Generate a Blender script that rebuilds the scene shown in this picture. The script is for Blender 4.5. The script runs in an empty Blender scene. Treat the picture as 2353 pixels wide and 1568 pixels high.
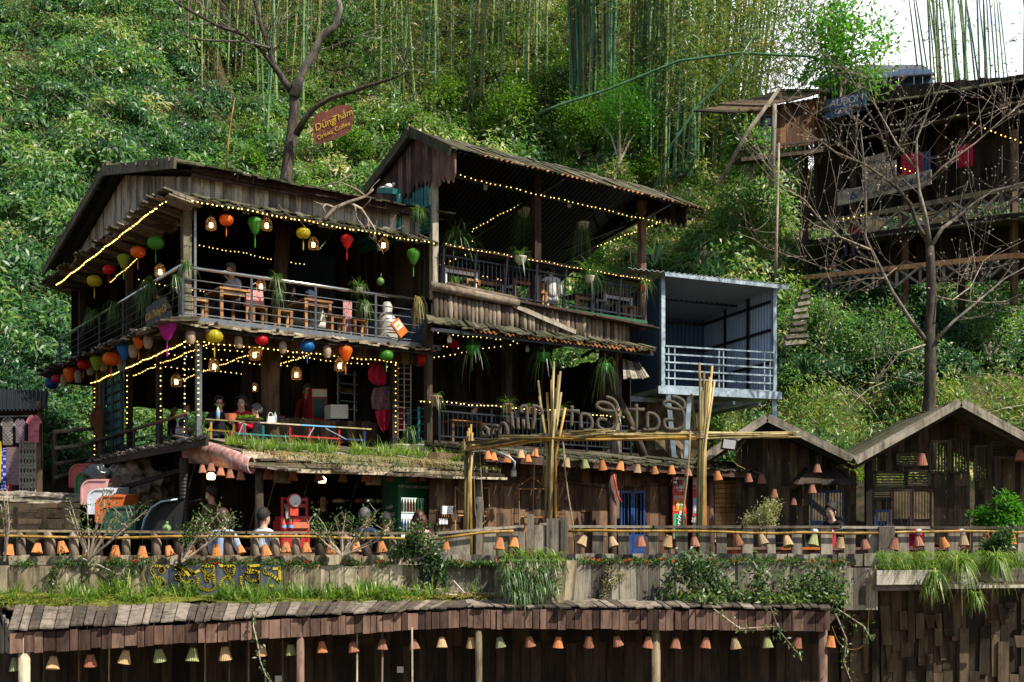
import bpy, math, random
import numpy as np
from mathutils import Vector as V, Matrix
R = random.Random(7)
NR = np.random.default_rng(11)
S = bpy.context.scene
COL = S.collection
F, CX, HY = 2700.0, 1176.5, 1280.0          # focal length, principal point and horizon of the photograph (in 2353 px wide units)

# ------------------------------------------------------------------ geometry of the place
def at(px, py, Y):
    return V(((px-CX)/F*Y, Y, (HY-py)/F*Y))
class Facade:
    """a vertical plane through (x, y) running at an angle; off moves outwards, towards the open side"""
    def __init__(s, x, y, deg, sign=1):
        a = math.radians(deg); s.o = V((x, y, 0)); s.d = V((math.sin(a), math.cos(a), 0))
        s.n = V((math.cos(a), -math.sin(a), 0))*sign
    def u(s, px, off=0):
        k = (px-CX)/F; o = s.o+s.n*off
        return (k*o.y-o.x)/(s.d.x-k*s.d.y)
    def at(s, px, py, off=0):
        p = s.o+s.n*off+s.d*s.u(px, off)
        return V((p.x, p.y, (HY-py)/F*p.y))
    def p(s, u, z, off=0):
        q = s.o+s.n*off+s.d*u
        return V((q.x, q.y, z))
CO = (-6.0, 22.0)
AF, AL = 55.4, -34.6
B1 = Facade(*CO, AF); BL = Facade(*CO, AL, -1)               # tea house: front and left side
def b(u, v, z): return B1.o+B1.d*u+BL.d*v+V((0, 0, z))
_a = at(997, 0, 24.5); A2 = Facade(_a.x, _a.y, AF); A2L = Facade(_a.x, _a.y, AL, -1)
def a2(u, v, z): return A2.o+A2.d*u+A2L.d*v+V((0, 0, z))
_b = at(580, 0, 18.6); B0 = Facade(_b.x, _b.y, AF)
def b0(u, v, z): return B0.o+B0.d*u-B0.n*v+V((0, 0, z))

# ------------------------------------------------------------------ objects, labels
def wl(o):
    p = V((0, 0, 0))
    while o: p += o.location; o = o.parent
    return p
def tag(o, label=None, cat=None, group=None, kind=None):
    if label: o['label'] = label
    if cat: o['category'] = cat
    if group: o['group'] = group
    if kind: o['kind'] = kind
    return o
def thing(name, label, cat, loc=(0, 0, 0), group=None, rz=0):
    o = bpy.data.objects.new(name, None); COL.objects.link(o); o.location = loc; o.rotation_euler.z = rz
    o.empty_display_size = .1
    return tag(o, label, cat, group)
def dup(root, loc, rz=0, label=None, group=None, sc=1, rx=0, ry=0):
    def cp(o, par):
        c = o.copy(); COL.objects.link(c); c.parent = par
        for ch in o.children: cp(ch, c)
        return c
    r = cp(root, None); r.location = loc; r.rotation_euler = (rx, ry, rz); r.scale = (sc, sc, sc)
    if label: r['label'] = label
    if group: r['group'] = group
    return r
ORD = 'first second third fourth fifth sixth seventh eighth ninth tenth eleventh twelfth thirteenth fourteenth fifteenth sixteenth seventeenth eighteenth nineteenth twentieth'.split()
def ordw(i):
    return ORD[i] if i < 20 else ('twenty-' if i < 29 else 'thirtieth' if i == 29 else 'thirty-')+('' if i == 29 else ORD[(i-20) % 10])

# ------------------------------------------------------------------ mesh builder
class MB:
    def __init__(s): s.v = []; s.f = []; s.t = []; s.r = []
    def add(s, vs, fs, tc=None, r=None):
        n = len(s.v); s.v += [tuple(p) for p in vs]; s.f += [tuple(i+n for i in q) for q in fs]
        if tc is None:
            o = R.random()*20; tc = [(p[0]+o, p[1], p[2]) for p in vs]
        s.t += tc; s.r += [R.random() if r is None else r]*len(vs)
    def hexa(s, q, tc, r=None):
        s.add(q, [(0, 3, 2, 1), (4, 5, 6, 7), (0, 1, 5, 4), (1, 2, 6, 5), (2, 3, 7, 6), (3, 0, 4, 7)], tc, r)
    def beam(s, p0, p1, w, h, up=(0, 0, 1), r=None, w1=None):
        p0, p1 = V(p0), V(p1); d = p1-p0; L = d.length; d = d/L
        up = V(up); side = d.cross(up)
        if side.length < 1e-4: up = V((0, 1, 0)); side = d.cross(up)
        side.normalize(); up = side.cross(d)
        w1 = w if w1 is None else w1; o = R.random()*20; q = []; tc = []
        for k, p, ww in ((0, p0, w), (L, p1, w1)):
            for a, c in ((-1, -1), (1, -1), (1, 1), (-1, 1)):
                q.append(p+side*(a*ww/2)+up*(c*h/2*ww/w)); tc.append((k+o, a*w/2+o, c*h/2))
        s.hexa(q, tc, r)
    def box(s, c, sx, sy, sz, r=None):       # axis box, base centre
        c = V(c); s.beam(c, c+V((0, 0, sz)), sx, sy, (0, 1, 0), r)
    def plank(s, q, n, t, r=None):           # q: four corners, long way q0->q3 ; n outward ; t thickness
        n = V(n); q = [V(p) for p in q]; o = R.random()*20
        L = (q[3]-q[0]).length; W = (q[1]-q[0]).length
        tc = [(o, o, 0), (o, o+W, 0), (o+L, o+W, 0), (o+L, o, 0)]
        s.hexa([p-n*t/2 for p in q]+[p+n*t/2 for p in q], tc+[(a, c, t) for a, c, _ in tc], r)
    def planks(s, a, b_, c, d, w, t=.025, gap=.006, jl=.03, jn=.012, skip=0, wj=.35, tl=0):
        """planks side by side from edge a-b to edge d-c"""
        a, b_, c, d = V(a), V(b_), V(c), V(d)
        n = (b_-a).cross(d-a); n.normalize(); W = max((b_-a).length, (c-d).length)
        k = 0.0
        while k < 1:
            e = min(1, k+w/W*(1+R.uniform(-wj, wj)))
            if 1-e < .35*w/W: e = 1
            if R.random() >= skip:
                g = gap/W; l0, l1 = R.uniform(-jl, jl), R.uniform(-jl, jl); o = n*R.uniform(-jn, jn)
                p0, p1 = a.lerp(b_, k+g), a.lerp(b_, e-g); p3, p2 = d.lerp(c, k+g), d.lerp(c, e-g)
                x = (p3-p0).normalized(); tw = n*R.uniform(-tl, tl)
                s.plank([p0-x*l0+o+tw, p1-x*l0+o-tw, p2+x*l1+o-tw, p3+x*l1+o+tw], n, t)
            k = e
    def tube(s, pts, rad, n=7, r=None, cap=True):
        pts = [V(p) for p in pts]; m = len(pts)
        rad = [rad]*m if isinstance(rad, (int, float)) else list(rad)
        vs, tc, fs = [], [], []; o = R.random()*20; L = 0; ref = None
        for i, p in enumerate(pts):
            d = (pts[min(i+1, m-1)]-pts[max(i-1, 0)]).normalized()
            if ref is None: ref = V((0, 0, 1)) if abs(d.z) < .9 else V((1, 0, 0))
            x = d.cross(ref).normalized(); y = x.cross(d); ref = y
            if i: L += (p-pts[i-1]).length
            for j in range(n):
                a = 2*math.pi*j/n; vs.append(p+(x*math.cos(a)+y*math.sin(a))*rad[i]); tc.append((L+o, rad[i]*math.cos(a)+o, rad[i]*math.sin(a)))
        for i in range(m-1):
            for j in range(n):
                k = (j+1) % n; fs.append((i*n+j, i*n+k, (i+1)*n+k, (i+1)*n+j))
        if cap: fs += [tuple(range(n-1, -1, -1)), tuple((m-1)*n+j for j in range(n))]
        s.add(vs, fs, tc, r)
    def lathe(s, prof, n=16, o=(0, 0, 0), r=None, amp=0, sx=1, sy=1, stripe=None):
        vs, fs = [], []; m = len(prof)
        for i, (rr, z) in enumerate(prof):
            for j in range(n):
                a = 2*math.pi*j/n; q = rr*(1+amp*(1 if j % 2 else -1))
                vs.append((o[0]+q*math.cos(a)*sx, o[1]+q*math.sin(a)*sy, o[2]+z))
        for i in range(m-1):
            for j in range(n):
                k = (j+1) % n; fs.append((i*n+j, i*n+k, (i+1)*n+k, (i+1)*n+j))
        s.add(vs, fs, None, r)
        if stripe:
            k = len(vs)
            for q in range(k): s.r[len(s.r)-k+q] = (stripe[0] if (q % n) % 2 else stripe[1])+R.uniform(-.12, .12)
    def ball(s, c, r, n=8, sq=(1, 1, 1)):
        m = max(4, n//2+1)
        s.lathe([(max(1e-4, r*math.sin(math.pi*i/m))*sq[0], -r*math.cos(math.pi*i/m)*sq[2]) for i in range(m+1)], n, c)
    def sheet(s, a, b_, c, d, nu=40, nv=1, wave=0, waves=10, nrm=None, jag=0, t=0):
        """corrugated or plain sheet; ridges run from a-b to d-c"""
        a, b_, c, d = V(a), V(b_), V(c), V(d); n = V(nrm) if nrm else (b_-a).cross(d-a).normalized()
        vs, tc, fs = [], [], []; W = (b_-a).length; L = (d-a).length
        for j in range(nv+1):
            for i in range(nu+1):
                x, y = i/nu, j/nv
                p = a.lerp(b_, x).lerp(d.lerp(c, x), y)+n*(wave*math.sin(2*math.pi*waves*x))
                if jag and j == 0: p = p-(d-a).normalized()*R.uniform(0, jag)
                vs.append(p); tc.append((y*L, x*W, 0))
        for j in range(nv):
            for i in range(nu):
                q = j*(nu+1)+i; fs.append((q, q+1, q+nu+2, q+nu+1))
        if t:
            m = len(vs); vs += [p-n*t for p in vs]; tc += tc; fs += [tuple(i+m for i in reversed(q)) for q in fs]
            for i in range(nu): fs += [(i+1, i, i+m, i+m+1)]
        s.add(vs, fs, tc)
    def build(s, name, mat, parent=None, smooth=False, label=None, cat=None, group=None, kind=None):
        if not s.v: s.add([(0, 0, 0)]*3, [(0, 1, 2)])
        me = bpy.data.meshes.new(name); A = np.array(s.v, dtype=np.float64)
        if parent is None:
            lo, hi = A.min(0), A.max(0); loc = V(((lo[0]+hi[0])/2, (lo[1]+hi[1])/2, lo[2]))
        else: loc = V((0, 0, 0))
        org = loc if parent is None else wl(parent)
        A = A-np.array(org)
        me.from_pydata(A.tolist(), [], s.f)
        at_ = me.attributes.new('tc', 'FLOAT_VECTOR', 'POINT'); at_.data.foreach_set('vector', np.array(s.t, dtype=np.float32).ravel())
        at_ = me.attributes.new('rnd', 'FLOAT', 'POINT'); at_.data.foreach_set('value', np.array(s.r, dtype=np.float32))
        if smooth: me.polygons.foreach_set('use_smooth', [True]*len(me.polygons))
        me.materials.append(mat); me.update()
        o = bpy.data.objects.new(name, me); COL.objects.link(o); o.location = loc
        if parent: o.parent = parent
        return tag(o, label, cat, group, kind)

def rawmesh(name, verts, faces, mat, rnd, parent=None, smooth=False, **kw):
    """numpy quads: verts (N,3), faces (M,4)"""
    me = bpy.data.meshes.new(name); n, m = len(verts), len(faces)
    if parent is None:
        lo, hi = verts.min(0), verts.max(0); loc = np.array(((lo[0]+hi[0])/2, (lo[1]+hi[1])/2, lo[2])); org = loc
    else: loc = np.zeros(3); org = np.array(wl(parent))
    me.vertices.add(n); me.vertices.foreach_set('co', (verts-org).astype(np.float32).ravel())
    me.loops.add(m*4); me.loops.foreach_set('vertex_index', faces.astype(np.int32).ravel())
    me.polygons.add(m); me.polygons.foreach_set('loop_start', np.arange(0, m*4, 4, dtype=np.int32))
    me.update(calc_edges=True)
    a = me.attributes.new('rnd', 'FLOAT', 'POINT'); a.data.foreach_set('value', rnd.astype(np.float32))
    if smooth: me.polygons.foreach_set('use_smooth', [True]*m)
    me.materials.append(mat)
    o = bpy.data.objects.new(name, me); COL.objects.link(o); o.location = loc
    if parent: o.parent = parent
    return tag(o, **kw)
def unit(a): return a/np.maximum(np.linalg.norm(a, axis=1, keepdims=True), 1e-9)
def leaves(name, P, D, N, L, W, mat, rnd, parent=None, fold=.25, **kw):
    n = len(P); D = unit(D); Sd = unit(np.cross(D, N)); N = unit(np.cross(Sd, D))
    L = np.broadcast_to(L, (n,))[:, None]; W = np.broadcast_to(W, (n,))[:, None]
    mid = P+D*L*.45
    vs = np.stack([P, mid+Sd*W/2+N*W*fold, P+D*L-N*W*fold, mid-Sd*W/2+N*W*fold], 1).reshape(-1, 3)
    fs = np.arange(n*4).reshape(n, 4)
    return rawmesh(name, vs, fs, mat, np.repeat(rnd, 4), parent, **kw)
def blades(name, P, az, L, W, rise, droop, out, mat, rnd, parent=None, K=4, **kw):
    n = len(P); f = lambda q: np.broadcast_to(np.asarray(q, float), (n,))
    L, W, rise, droop, out = map(f, (L, W, rise, droop, out))
    dx = np.stack([np.cos(az), np.sin(az), np.zeros(n)], 1); sd = np.stack([-np.sin(az), np.cos(az), np.zeros(n)], 1)
    rows = []
    for k in range(K+1):
        t = k/K; c = P+dx*(L*out*t)[:, None]; c = c+np.stack([np.zeros(n), np.zeros(n), L*(rise*t-droop*t*t)], 1)
        w = (W*(1-.92*t**1.5)/2)[:, None]; rows += [c-sd*w, c+sd*w]
    vs = np.stack(rows, 1).reshape(-1, 3); q = (K+1)*2
    fs = np.concatenate([np.arange(n)[:, None]*q+np.array([[2*k, 2*k+1, 2*k+3, 2*k+2]]) for k in range(K)])
    return rawmesh(name, vs, fs, mat, np.repeat(rnd, q), parent, **kw)
def rdir(n):
    return unit(NR.normal(size=(n, 3)))

# ------------------------------------------------------------------ materials
def mat(name):
    m = bpy.data.materials.new(name); m.use_nodes = True; t = m.node_tree
    return m, t, t.nodes['Principled BSDF']
def nd(t, kind, **kw):
    n = t.nodes.new(kind)
    for k, v in kw.items():
        if k.startswith('_'): setattr(n, k[1:], v)
        else: n.inputs[k.replace('__', ' ')].default_value = v
    return n
def c4(c): return (c[0], c[1], c[2], 1)
def mixc(t, fac, a, b_, mode='MIX'):
    n = t.nodes.new('ShaderNodeMix'); n.data_type = 'RGBA'; n.blend_type = mode
    for s, x in ((n.inputs[0], fac), (n.inputs[6], a), (n.inputs[7], b_)):
        if isinstance(x, (int, float)): s.default_value = x
        elif isinstance(x, tuple): s.default_value = c4(x)
        else: t.links.new(x, s)
    return n.outputs[2]
def ramp(t, fac, stops):
    n = t.nodes.new('ShaderNodeValToRGB'); e = n.color_ramp.elements
    while len(e) < len(stops): e.new(.5)
    for el, (p, c) in zip(e, stops): el.position = p; el.color = c4(c) if isinstance(c, tuple) else (c, c, c, 1)
    t.links.new(fac, n.inputs[0]); return n.outputs[0]
def attr(t, name, out): return nd(t, 'ShaderNodeAttribute', _attribute_name=name).outputs[out]
def math_(t, op, a, b_):
    n = t.nodes.new('ShaderNodeMath'); n.operation = op
    for s, x in ((n.inputs[0], a), (n.inputs[1], b_)):
        if isinstance(x, (int, float)): s.default_value = x
        else: t.links.new(x, s)
    return n.outputs[0]
def bump(t, p, h, k=.4, d=.02):
    n = nd(t, 'ShaderNodeBump', Strength=k, Distance=d); t.links.new(h, n.inputs['Height']); t.links.new(n.outputs[0], p.inputs['Normal'])
def wood(name, dark, mid, light, moss=0, rough=.85, mossc=(.07, .09, .02), grain=(1.2, 26, 26), stain=.85):
    m, t, p = mat(name); tc = attr(t, 'tc', 'Vector'); rn = attr(t, 'rnd', 'Fac')
    mp = nd(t, 'ShaderNodeMapping', Scale=grain); t.links.new(tc, mp.inputs[0])
    g = nd(t, 'ShaderNodeTexNoise', Scale=1.0, Detail=5, Roughness=.7, Distortion=.6); t.links.new(mp.outputs[0], g.inputs[0])
    bl = nd(t, 'ShaderNodeTexNoise', Scale=2.3, Detail=4); t.links.new(tc, bl.inputs[0])
    f = math_(t, 'ADD', math_(t, 'MULTIPLY', g.outputs[0], .75), math_(t, 'MULTIPLY', rn, .55))
    f = math_(t, 'ADD', f, math_(t, 'MULTIPLY', bl.outputs[0], .35))
    col = ramp(t, f, [(.42, dark), (.75, mid), (1.1, light)])
    if moss:
        geo = nd(t, 'ShaderNodeNewGeometry'); w = nd(t, 'ShaderNodeTexNoise', Scale=3.1, Detail=6, Roughness=.7); t.links.new(geo.outputs['Position'], w.inputs[0])
        col = mixc(t, ramp(t, w.outputs[0], [(.62-.3*moss, 0.0), (.8-.25*moss, .9)]), col, mossc)
    g2 = nd(t, 'ShaderNodeNewGeometry'); m2 = nd(t, 'ShaderNodeMapping', Scale=(7, 7, 1.6)); t.links.new(g2.outputs['Position'], m2.inputs[0]); st = nd(t, 'ShaderNodeTexNoise', Scale=1.0, Detail=6, Roughness=.75); t.links.new(m2.outputs[0], st.inputs[0])
    col = mixc(t, stain, col, ramp(t, st.outputs[0], [(.36, (.22, .2, .18)), (.52, (.8, .8, .8)), (.7, (1.15, 1.1, 1.05))]), 'MULTIPLY')   # water stains and rot
    t.links.new(col, p.inputs['Base Color']); p.inputs['Roughness'].default_value = rough
    p.inputs['Specular IOR Level'].default_value = .25
    bump(t, p, g.outputs[0], .5, .012); return m
def plain(name, c, rough=.6, metal=0, var=.18, scale=6, spec=.4, c2=None, bumpk=0, sub=0):
    m, t, p = mat(name); geo = nd(t, 'ShaderNodeTexCoord')
    w = nd(t, 'ShaderNodeTexNoise', Scale=scale, Detail=5, Roughness=.65); t.links.new(geo.outputs['Object'], w.inputs[0])
    lo = tuple(x*(1-var) for x in c) if c2 is None else c2
    t.links.new(mixc(t, ramp(t, w.outputs[0], [(.35, 0.0), (.65, 1.0)]), lo, c), p.inputs['Base Color'])
    p.inputs['Roughness'].default_value = rough; p.inputs['Metallic'].default_value = metal; p.inputs['Specular IOR Level'].default_value = spec
    if bumpk: bump(t, p, w.outputs[0], bumpk, .02)
    return m
def leafm(name, stops, rough=.38, spec=.5, trans=.35, bri=1):
    m, t, p = mat(name); rn = attr(t, 'rnd', 'Fac')
    col = ramp(t, rn, [(q, tuple(x*bri for x in c)) for q, c in stops])
    geo = nd(t, 'ShaderNodeNewGeometry'); w = nd(t, 'ShaderNodeTexNoise', Scale=9.0, Detail=2); t.links.new(geo.outputs['Position'], w.inputs[0])
    col = mixc(t, .5, col, ramp(t, w.outputs[0], [(.3, (.35, .4, .4)), (.7, (1, 1, 1))]), 'MULTIPLY')
    t.links.new(col, p.inputs['Base Color']); p.inputs['Roughness'].default_value = rough; p.inputs['Specular IOR Level'].default_value = spec
    tr = nd(t, 'ShaderNodeBsdfTranslucent'); t.links.new(mixc(t, 1.0, col, (1.6, 1.9, .7), 'MULTIPLY'), tr.inputs[0])
    ms = nd(t, 'ShaderNodeMixShader', Fac=trans); t.links.new(p.outputs[0], ms.inputs[1]); t.links.new(tr.outputs[0], ms.inputs[2])
    t.links.new(ms.outputs[0], t.nodes['Material Output'].inputs[0]); return m
def emit(name, c, k, sample=False):
    m, t, p = mat(name); p.inputs['Base Color'].default_value = c4(c); p.inputs['Emission Color'].default_value = c4(c); p.inputs['Emission Strength'].default_value = k
    if not sample: m.cycles.emission_sampling = 'NONE'
    return m
def wicker(name, c):
    m, t, p = mat(name); rn = attr(t, 'rnd', 'Fac'); g = nd(t, 'ShaderNodeTexCoord'); w = nd(t, 'ShaderNodeTexNoise', Scale=14.0, Detail=4); t.links.new(g.outputs['Object'], w.inputs[0])
    oi = nd(t, 'ShaderNodeObjectInfo'); f = math_(t, 'ADD', math_(t, 'MULTIPLY', rn, .8), math_(t, 'MULTIPLY', w.outputs[0], .45))
    col = ramp(t, f, [(.2, tuple(x*.22 for x in c)), (.6, c), (1.0, tuple(min(.9, x*1.35+.03) for x in c))])
    col = mixc(t, 1.0, col, ramp(t, oi.outputs['Random'], [(0, (.62, .66, .7)), (1, (1.1, 1.05, 1))]), 'MULTIPLY')
    t.links.new(col, p.inputs['Base Color']); p.inputs['Roughness'].default_value = .6; return m
def glass(name, c=(.05, .08, .08), rough=.08):
    return plain(name, c, rough, 0, .3, 2, .7)

M = {}
M['grey'] = wood('weathered_grey_wood', (.032, .028, .022), (.165, .145, .115), (.38, .34, .27))
M['clad'] = wood('grey_cladding', (.06, .055, .046), (.29, .265, .215), (.56, .52, .43))
M['pale'] = wood('pale_plank_wood', (.045, .034, .02), (.27, .215, .135), (.56, .48, .34), .2)
M['mossy'] = wood('mossy_shingle', (.022, .02, .014), (.075, .066, .047), (.17, .15, .11), .55)
M['shing'] = wood('grey_shingle', (.03, .024, .019), (.125, .098, .077), (.28, .235, .19), .25)
M['redw'] = wood('red_brown_wood', (.014, .008, .006), (.085, .048, .036), (.22, .135, .10))
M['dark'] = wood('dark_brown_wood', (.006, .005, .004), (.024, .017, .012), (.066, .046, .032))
M['brown'] = wood('brown_wood', (.02, .012, .008), (.075, .045, .027), (.17, .105, .06))
M['wall'] = wood('brown_wall_planks', (.018, .010, .006), (.085, .046, .026), (.20, .12, .07))
M['dkbrown'] = wood('dark_umber_wood', (.012, .009, .006), (.05, .035, .022), (.13, .09, .055), .2)
M['orange'] = wood('orange_pine', (.16, .06, .02), (.38, .17, .06), (.55, .29, .12), 0, .5)
M['log'] = wood('bark_log', (.026, .018, .013), (.135, .10, .072), (.34, .275, .21), .1, .95, grain=(4, 40, 40))
M['bark'] = wood('mottled_bark', (.018, .015, .012), (.085, .07, .056), (.30, .27, .23), .25, .95, (.12, .11, .04), (9, 30, 30))
M['twig'] = wood('pale_twig', (.08, .062, .045), (.28, .225, .17), (.52, .44, .35), 0, .9, grain=(6, 20, 20))
M['bamb'] = wood('yellow_bamboo', (.13, .085, .015), (.38, .22, .035), (.62, .40, .11), 0, .4, grain=(.7, 60, 60))
M['bambg'] = wood('green_tan_bamboo', (.07, .065, .02), (.24, .19, .07), (.48, .39, .19), 0, .45, grain=(.7, 60, 60))
M['culm'] = wood('bamboo_culm_green', (.022, .085, .045), (.09, .22, .11), (.24, .35, .13), 0, .35, grain=(.7, 30, 30))
M['culmy'] = wood('bamboo_culm_tan', (.07, .07, .022), (.21, .21, .075), (.38, .36, .15), 0, .5, grain=(.7, 30, 30))
M['metal'] = plain('grey_steel', (.20, .21, .22), .35, .8, .3, 12)
M['galv'] = plain('galvanised_steel', (.40, .50, .57), .45, .3, .5, 5)
M['dkmetal'] = plain('dark_steel', (.035, .04, .05), .45, .6, .3, 12)
M['chrome'] = plain('polished_pipe', (.75, .75, .76), .22, 1, .2, 4)
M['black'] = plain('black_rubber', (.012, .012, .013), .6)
M['white'] = plain('white_plastic', (.75, .75, .74), .4)
M['blue'] = plain('blue_paint', (.012, .045, .16), .5, 0, .4, 8)
M['teal'] = plain('teal_sheet', (.03, .22, .21), .45, .3, .4, 5)
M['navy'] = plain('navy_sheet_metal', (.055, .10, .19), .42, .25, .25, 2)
M['navy_skylit'] = plain('navy_sheet_metal_skylit', (.36, .46, .62), .4, .3, .2, 2)  # shed metal lightened, sky light on its inner wall put into the colour
M['rope'] = plain('hemp_rope', (.36, .27, .17), .95, 0, .5, 60, .1, bumpk=.6)
M['ropeg'] = plain('grey_wrapped_rope', (.13, .115, .09), .95, 0, .45, 70, .1, bumpk=.8)
M['soil'] = plain('dark_soil', (.06, .042, .027), .95, 0, .5, 8, .1, bumpk=.6)
M['moss'] = plain('bright_moss', (.16, .18, .022), .95, 0, .6, 9, .1, c2=(.055, .045, .018), bumpk=1)
M['dirt'] = plain('dirt', (.22, .15, .09), .95, 0, .5, 3, .1, c2=(.06, .05, .025), bumpk=.7)
M['stone'] = plain('rock', (.42, .36, .27), .9, 0, .6, 5, .2, c2=(.045, .04, .035), bumpk=1)
M['red'] = plain('red_paint', (.42, .015, .02), .4)
M['green'] = plain('fridge_green', (.01, .16, .06), .4)
M['pink'] = plain('pink_plastic', (.62, .24, .22), .45)
M['greenp'] = plain('green_plastic', (.03, .32, .04), .4)
M['skin'] = plain('skin', (.50, .30, .21), .5, 0, .12, 20, .4)
M['hair'] = plain('black_hair', (.012, .010, .009), .75, 0, .3, 60)
M['fungl'] = leafm('vine_leaf', [(0, (.012, .034, .014)), (.4, (.035, .085, .022)), (.75, (.10, .18, .035)), (1, (.24, .26, .06))], .42, .5)
M['hillL'] = leafm('hill_leaf', [(0, (.016, .06, .03)), (.3, (.045, .125, .05)), (.55, (.085, .19, .05)), (.75, (.16, .26, .055)), (.9, (.30, .31, .10)), (1, (.46, .38, .24))], .42, .55, .4, 1.28)
M['shrubm'] = leafm('feathery_leaf', [(0, (.03, .08, .014)), (.5, (.085, .18, .02)), (1, (.19, .27, .035))], .4, .5, .45, 1.3)
M['bleaf'] = leafm('bamboo_leaf', [(0, (.04, .085, .018)), (.4, (.11, .175, .035)), (.68, (.22, .255, .06)), (.82, (.40, .34, .09)), (.93, (.58, .24, .03)), (1, (.6, .2, .03))], .4, .5, .4)
M['grassm'] = leafm('grass_blade', [(0, (.045, .095, .015)), (.5, (.115, .19, .03)), (.8, (.22, .27, .06)), (1, (.42, .36, .16))], .42, .5, .4, 1.45)
M['dryg'] = leafm('dry_grass', [(0, (.16, .17, .05)), (.5, (.34, .30, .13)), (.8, (.42, .27, .11)), (1, (.5, .22, .07))], .6, .3, .3)
M['spider'] = leafm('spider_plant_leaf', [(0, (.03, .085, .02)), (.5, (.085, .17, .045)), (1, (.26, .34, .14))], .35, .6, .3)
M['cordy'] = leafm('sword_leaf', [(0, (.012, .05, .03)), (.5, (.03, .10, .05)), (1, (.10, .2, .07))], .25, .8, .25)
M['olive'] = leafm('olive_shrub_leaf', [(0, (.13, .14, .06)), (.5, (.27, .27, .13)), (1, (.45, .42, .24))], .45, .5, .3)
M['bright'] = leafm('bright_green_leaf', [(0, (.03, .12, .01)), (.5, (.07, .23, .015)), (1, (.16, .34, .03))], .35, .5, .45)
M['flower'] = leafm('red_petal', [(0, (.6, .015, .01)), (.6, (.75, .06, .03)), (1, (.8, .3, .25))], .6, .3, .3)
M['bulb'] = emit('string_bulb', (1, .66, .17), 3.2)
M['bulbw'] = plain('opal_bulb', (.8, .8, .78), .3)
M['glow'] = emit('lit_bulb', (1, .72, .30), 9)
# ------------------------------------------------------------------ sky, sun, camera
SUN = V((.74, -.50, 1.0)).normalized(); EL = math.asin(SUN.z); AZ = math.atan2(SUN.x, SUN.y)
W = bpy.data.worlds.new('World'); S.world = W; W.use_nodes = True; t = W.node_tree; bg = t.nodes['Background']
sky = nd(t, 'ShaderNodeTexSky', _sky_type='NISHITA', _sun_disc=False, _sun_elevation=EL, _sun_rotation=AZ)
tc = nd(t, 'ShaderNodeTexCoord'); mp = nd(t, 'ShaderNodeMapping', Scale=(2.2, 2.2, 5.5), Location=(.35, .1, .55)); t.links.new(tc.outputs['Generated'], mp.inputs[0])
nz = nd(t, 'ShaderNodeTexNoise', Scale=1.7, Detail=7, Roughness=.55); t.links.new(mp.outputs[0], nz.inputs[0])
dt = nd(t, 'ShaderNodeVectorMath', _operation='DOT_PRODUCT'); dt.inputs[1].default_value = V((.36, .85, .385)).normalized(); t.links.new(tc.outputs['Generated'], dt.inputs[0])   # one bright cloud bank over the ridge
cb = math_(t, 'MULTIPLY', ramp(t, nz.outputs[0], [(.33, .25), (.5, 1.0)]), ramp(t, dt.outputs['Value'], [(.90, .12), (.965, 1.0)]))
t.links.new(mixc(t, cb, sky.outputs[0], (17.0, 17.3, 18.0)), bg.inputs[0]); bg.inputs[1].default_value = .072
sl = bpy.data.lights.new('sun', 'SUN'); sl.energy = 5.0; sl.angle = math.radians(.5); sl.color = (1, .93, .80)
so = bpy.data.objects.new('sun', sl); COL.objects.link(so); so.rotation_euler = SUN.to_track_quat('Z', 'Y').to_euler(); so.location = (20, -10, 30)
cam = bpy.data.cameras.new('camera'); cam.sensor_width = 36; cam.lens = 36*F/2353; cam.shift_y = (HY-784)/2353; cam.clip_end = 900
co = bpy.data.objects.new('camera', cam); COL.objects.link(co); co.rotation_euler = (math.pi/2, 0, 0); S.camera = co
S.view_settings.view_transform = 'Standard'; S.view_settings.look = 'None'; S.view_settings.exposure = .68; S.view_settings.gamma = 1
S.cycles.max_bounces = 7; S.cycles.diffuse_bounces = 3; S.cycles.glossy_bounces = 2; S.cycles.transmission_bounces = 3; S.cycles.transparent_max_bounces = 4
S.cycles.use_adaptive_sampling = True; S.cycles.caustics_reflective = False; S.cycles.caustics_refractive = False

# ------------------------------------------------------------------ terrain
def sg(x): return 1/(1+np.exp(-np.clip(x, -40, 40)))
TZ = -.57
def hill(x, y):
    x = np.asarray(x, float); y = np.asarray(y, float)
    y0 = 27.2+4.6*sg((x+12.6)/.5)*sg((4.2-x)/.9)-1.2*sg((x-6)/1)
    sl_ = np.where(x > 4, .82, 1.12)
    d = y-y0
    n = .35*np.sin(.9*x+.5*y)+.3*np.sin(1.7*x-.8*y+1)+.25*np.sin(.45*y+2.2*x)
    z = TZ+np.where(d > 0, sl_*d+n*np.clip(d/3, 0, 1), 0)
    zc = 44-30.5*sg((x-8.6)/.75)+.5*np.sin(1.3*x)
    z = np.minimum(z, zc)
    bank = 1.8*sg((-8.9-x)/.25)*sg((y-22.6)/.15)
    return np.maximum(z, TZ+bank*sg((y0+3-y)/.5))
def gridmesh(name, xs, ys, fz, mt, **kw):
    X, Y = np.meshgrid(xs, ys); Z = fz(X, Y); vs = np.stack([X, Y, Z], -1).reshape(-1, 3); n = len(xs)
    i = (np.arange(len(ys)-1)[:, None]*n+np.arange(n-1)).ravel(); fs = np.stack([i, i+1, i+n+1, i+n], 1)
    return rawmesh(name, vs, fs, mt, NR.random(len(vs)), None, True, **kw)
mh = plain('leaf_litter_earth', (.085, .062, .034), .95, 0, .5, 1.3, .1, c2=(.014, .018, .010), bumpk=.9)  # leaf litter coloured dark to stand in for shade between the leaves
gridmesh('hillside', np.arange(-40, 42, .5), np.arange(18.2, 90, .5), hill, mh, kind='structure', label='steep earth hillside covered with leaf litter behind the tea house', cat='hillside')
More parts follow.
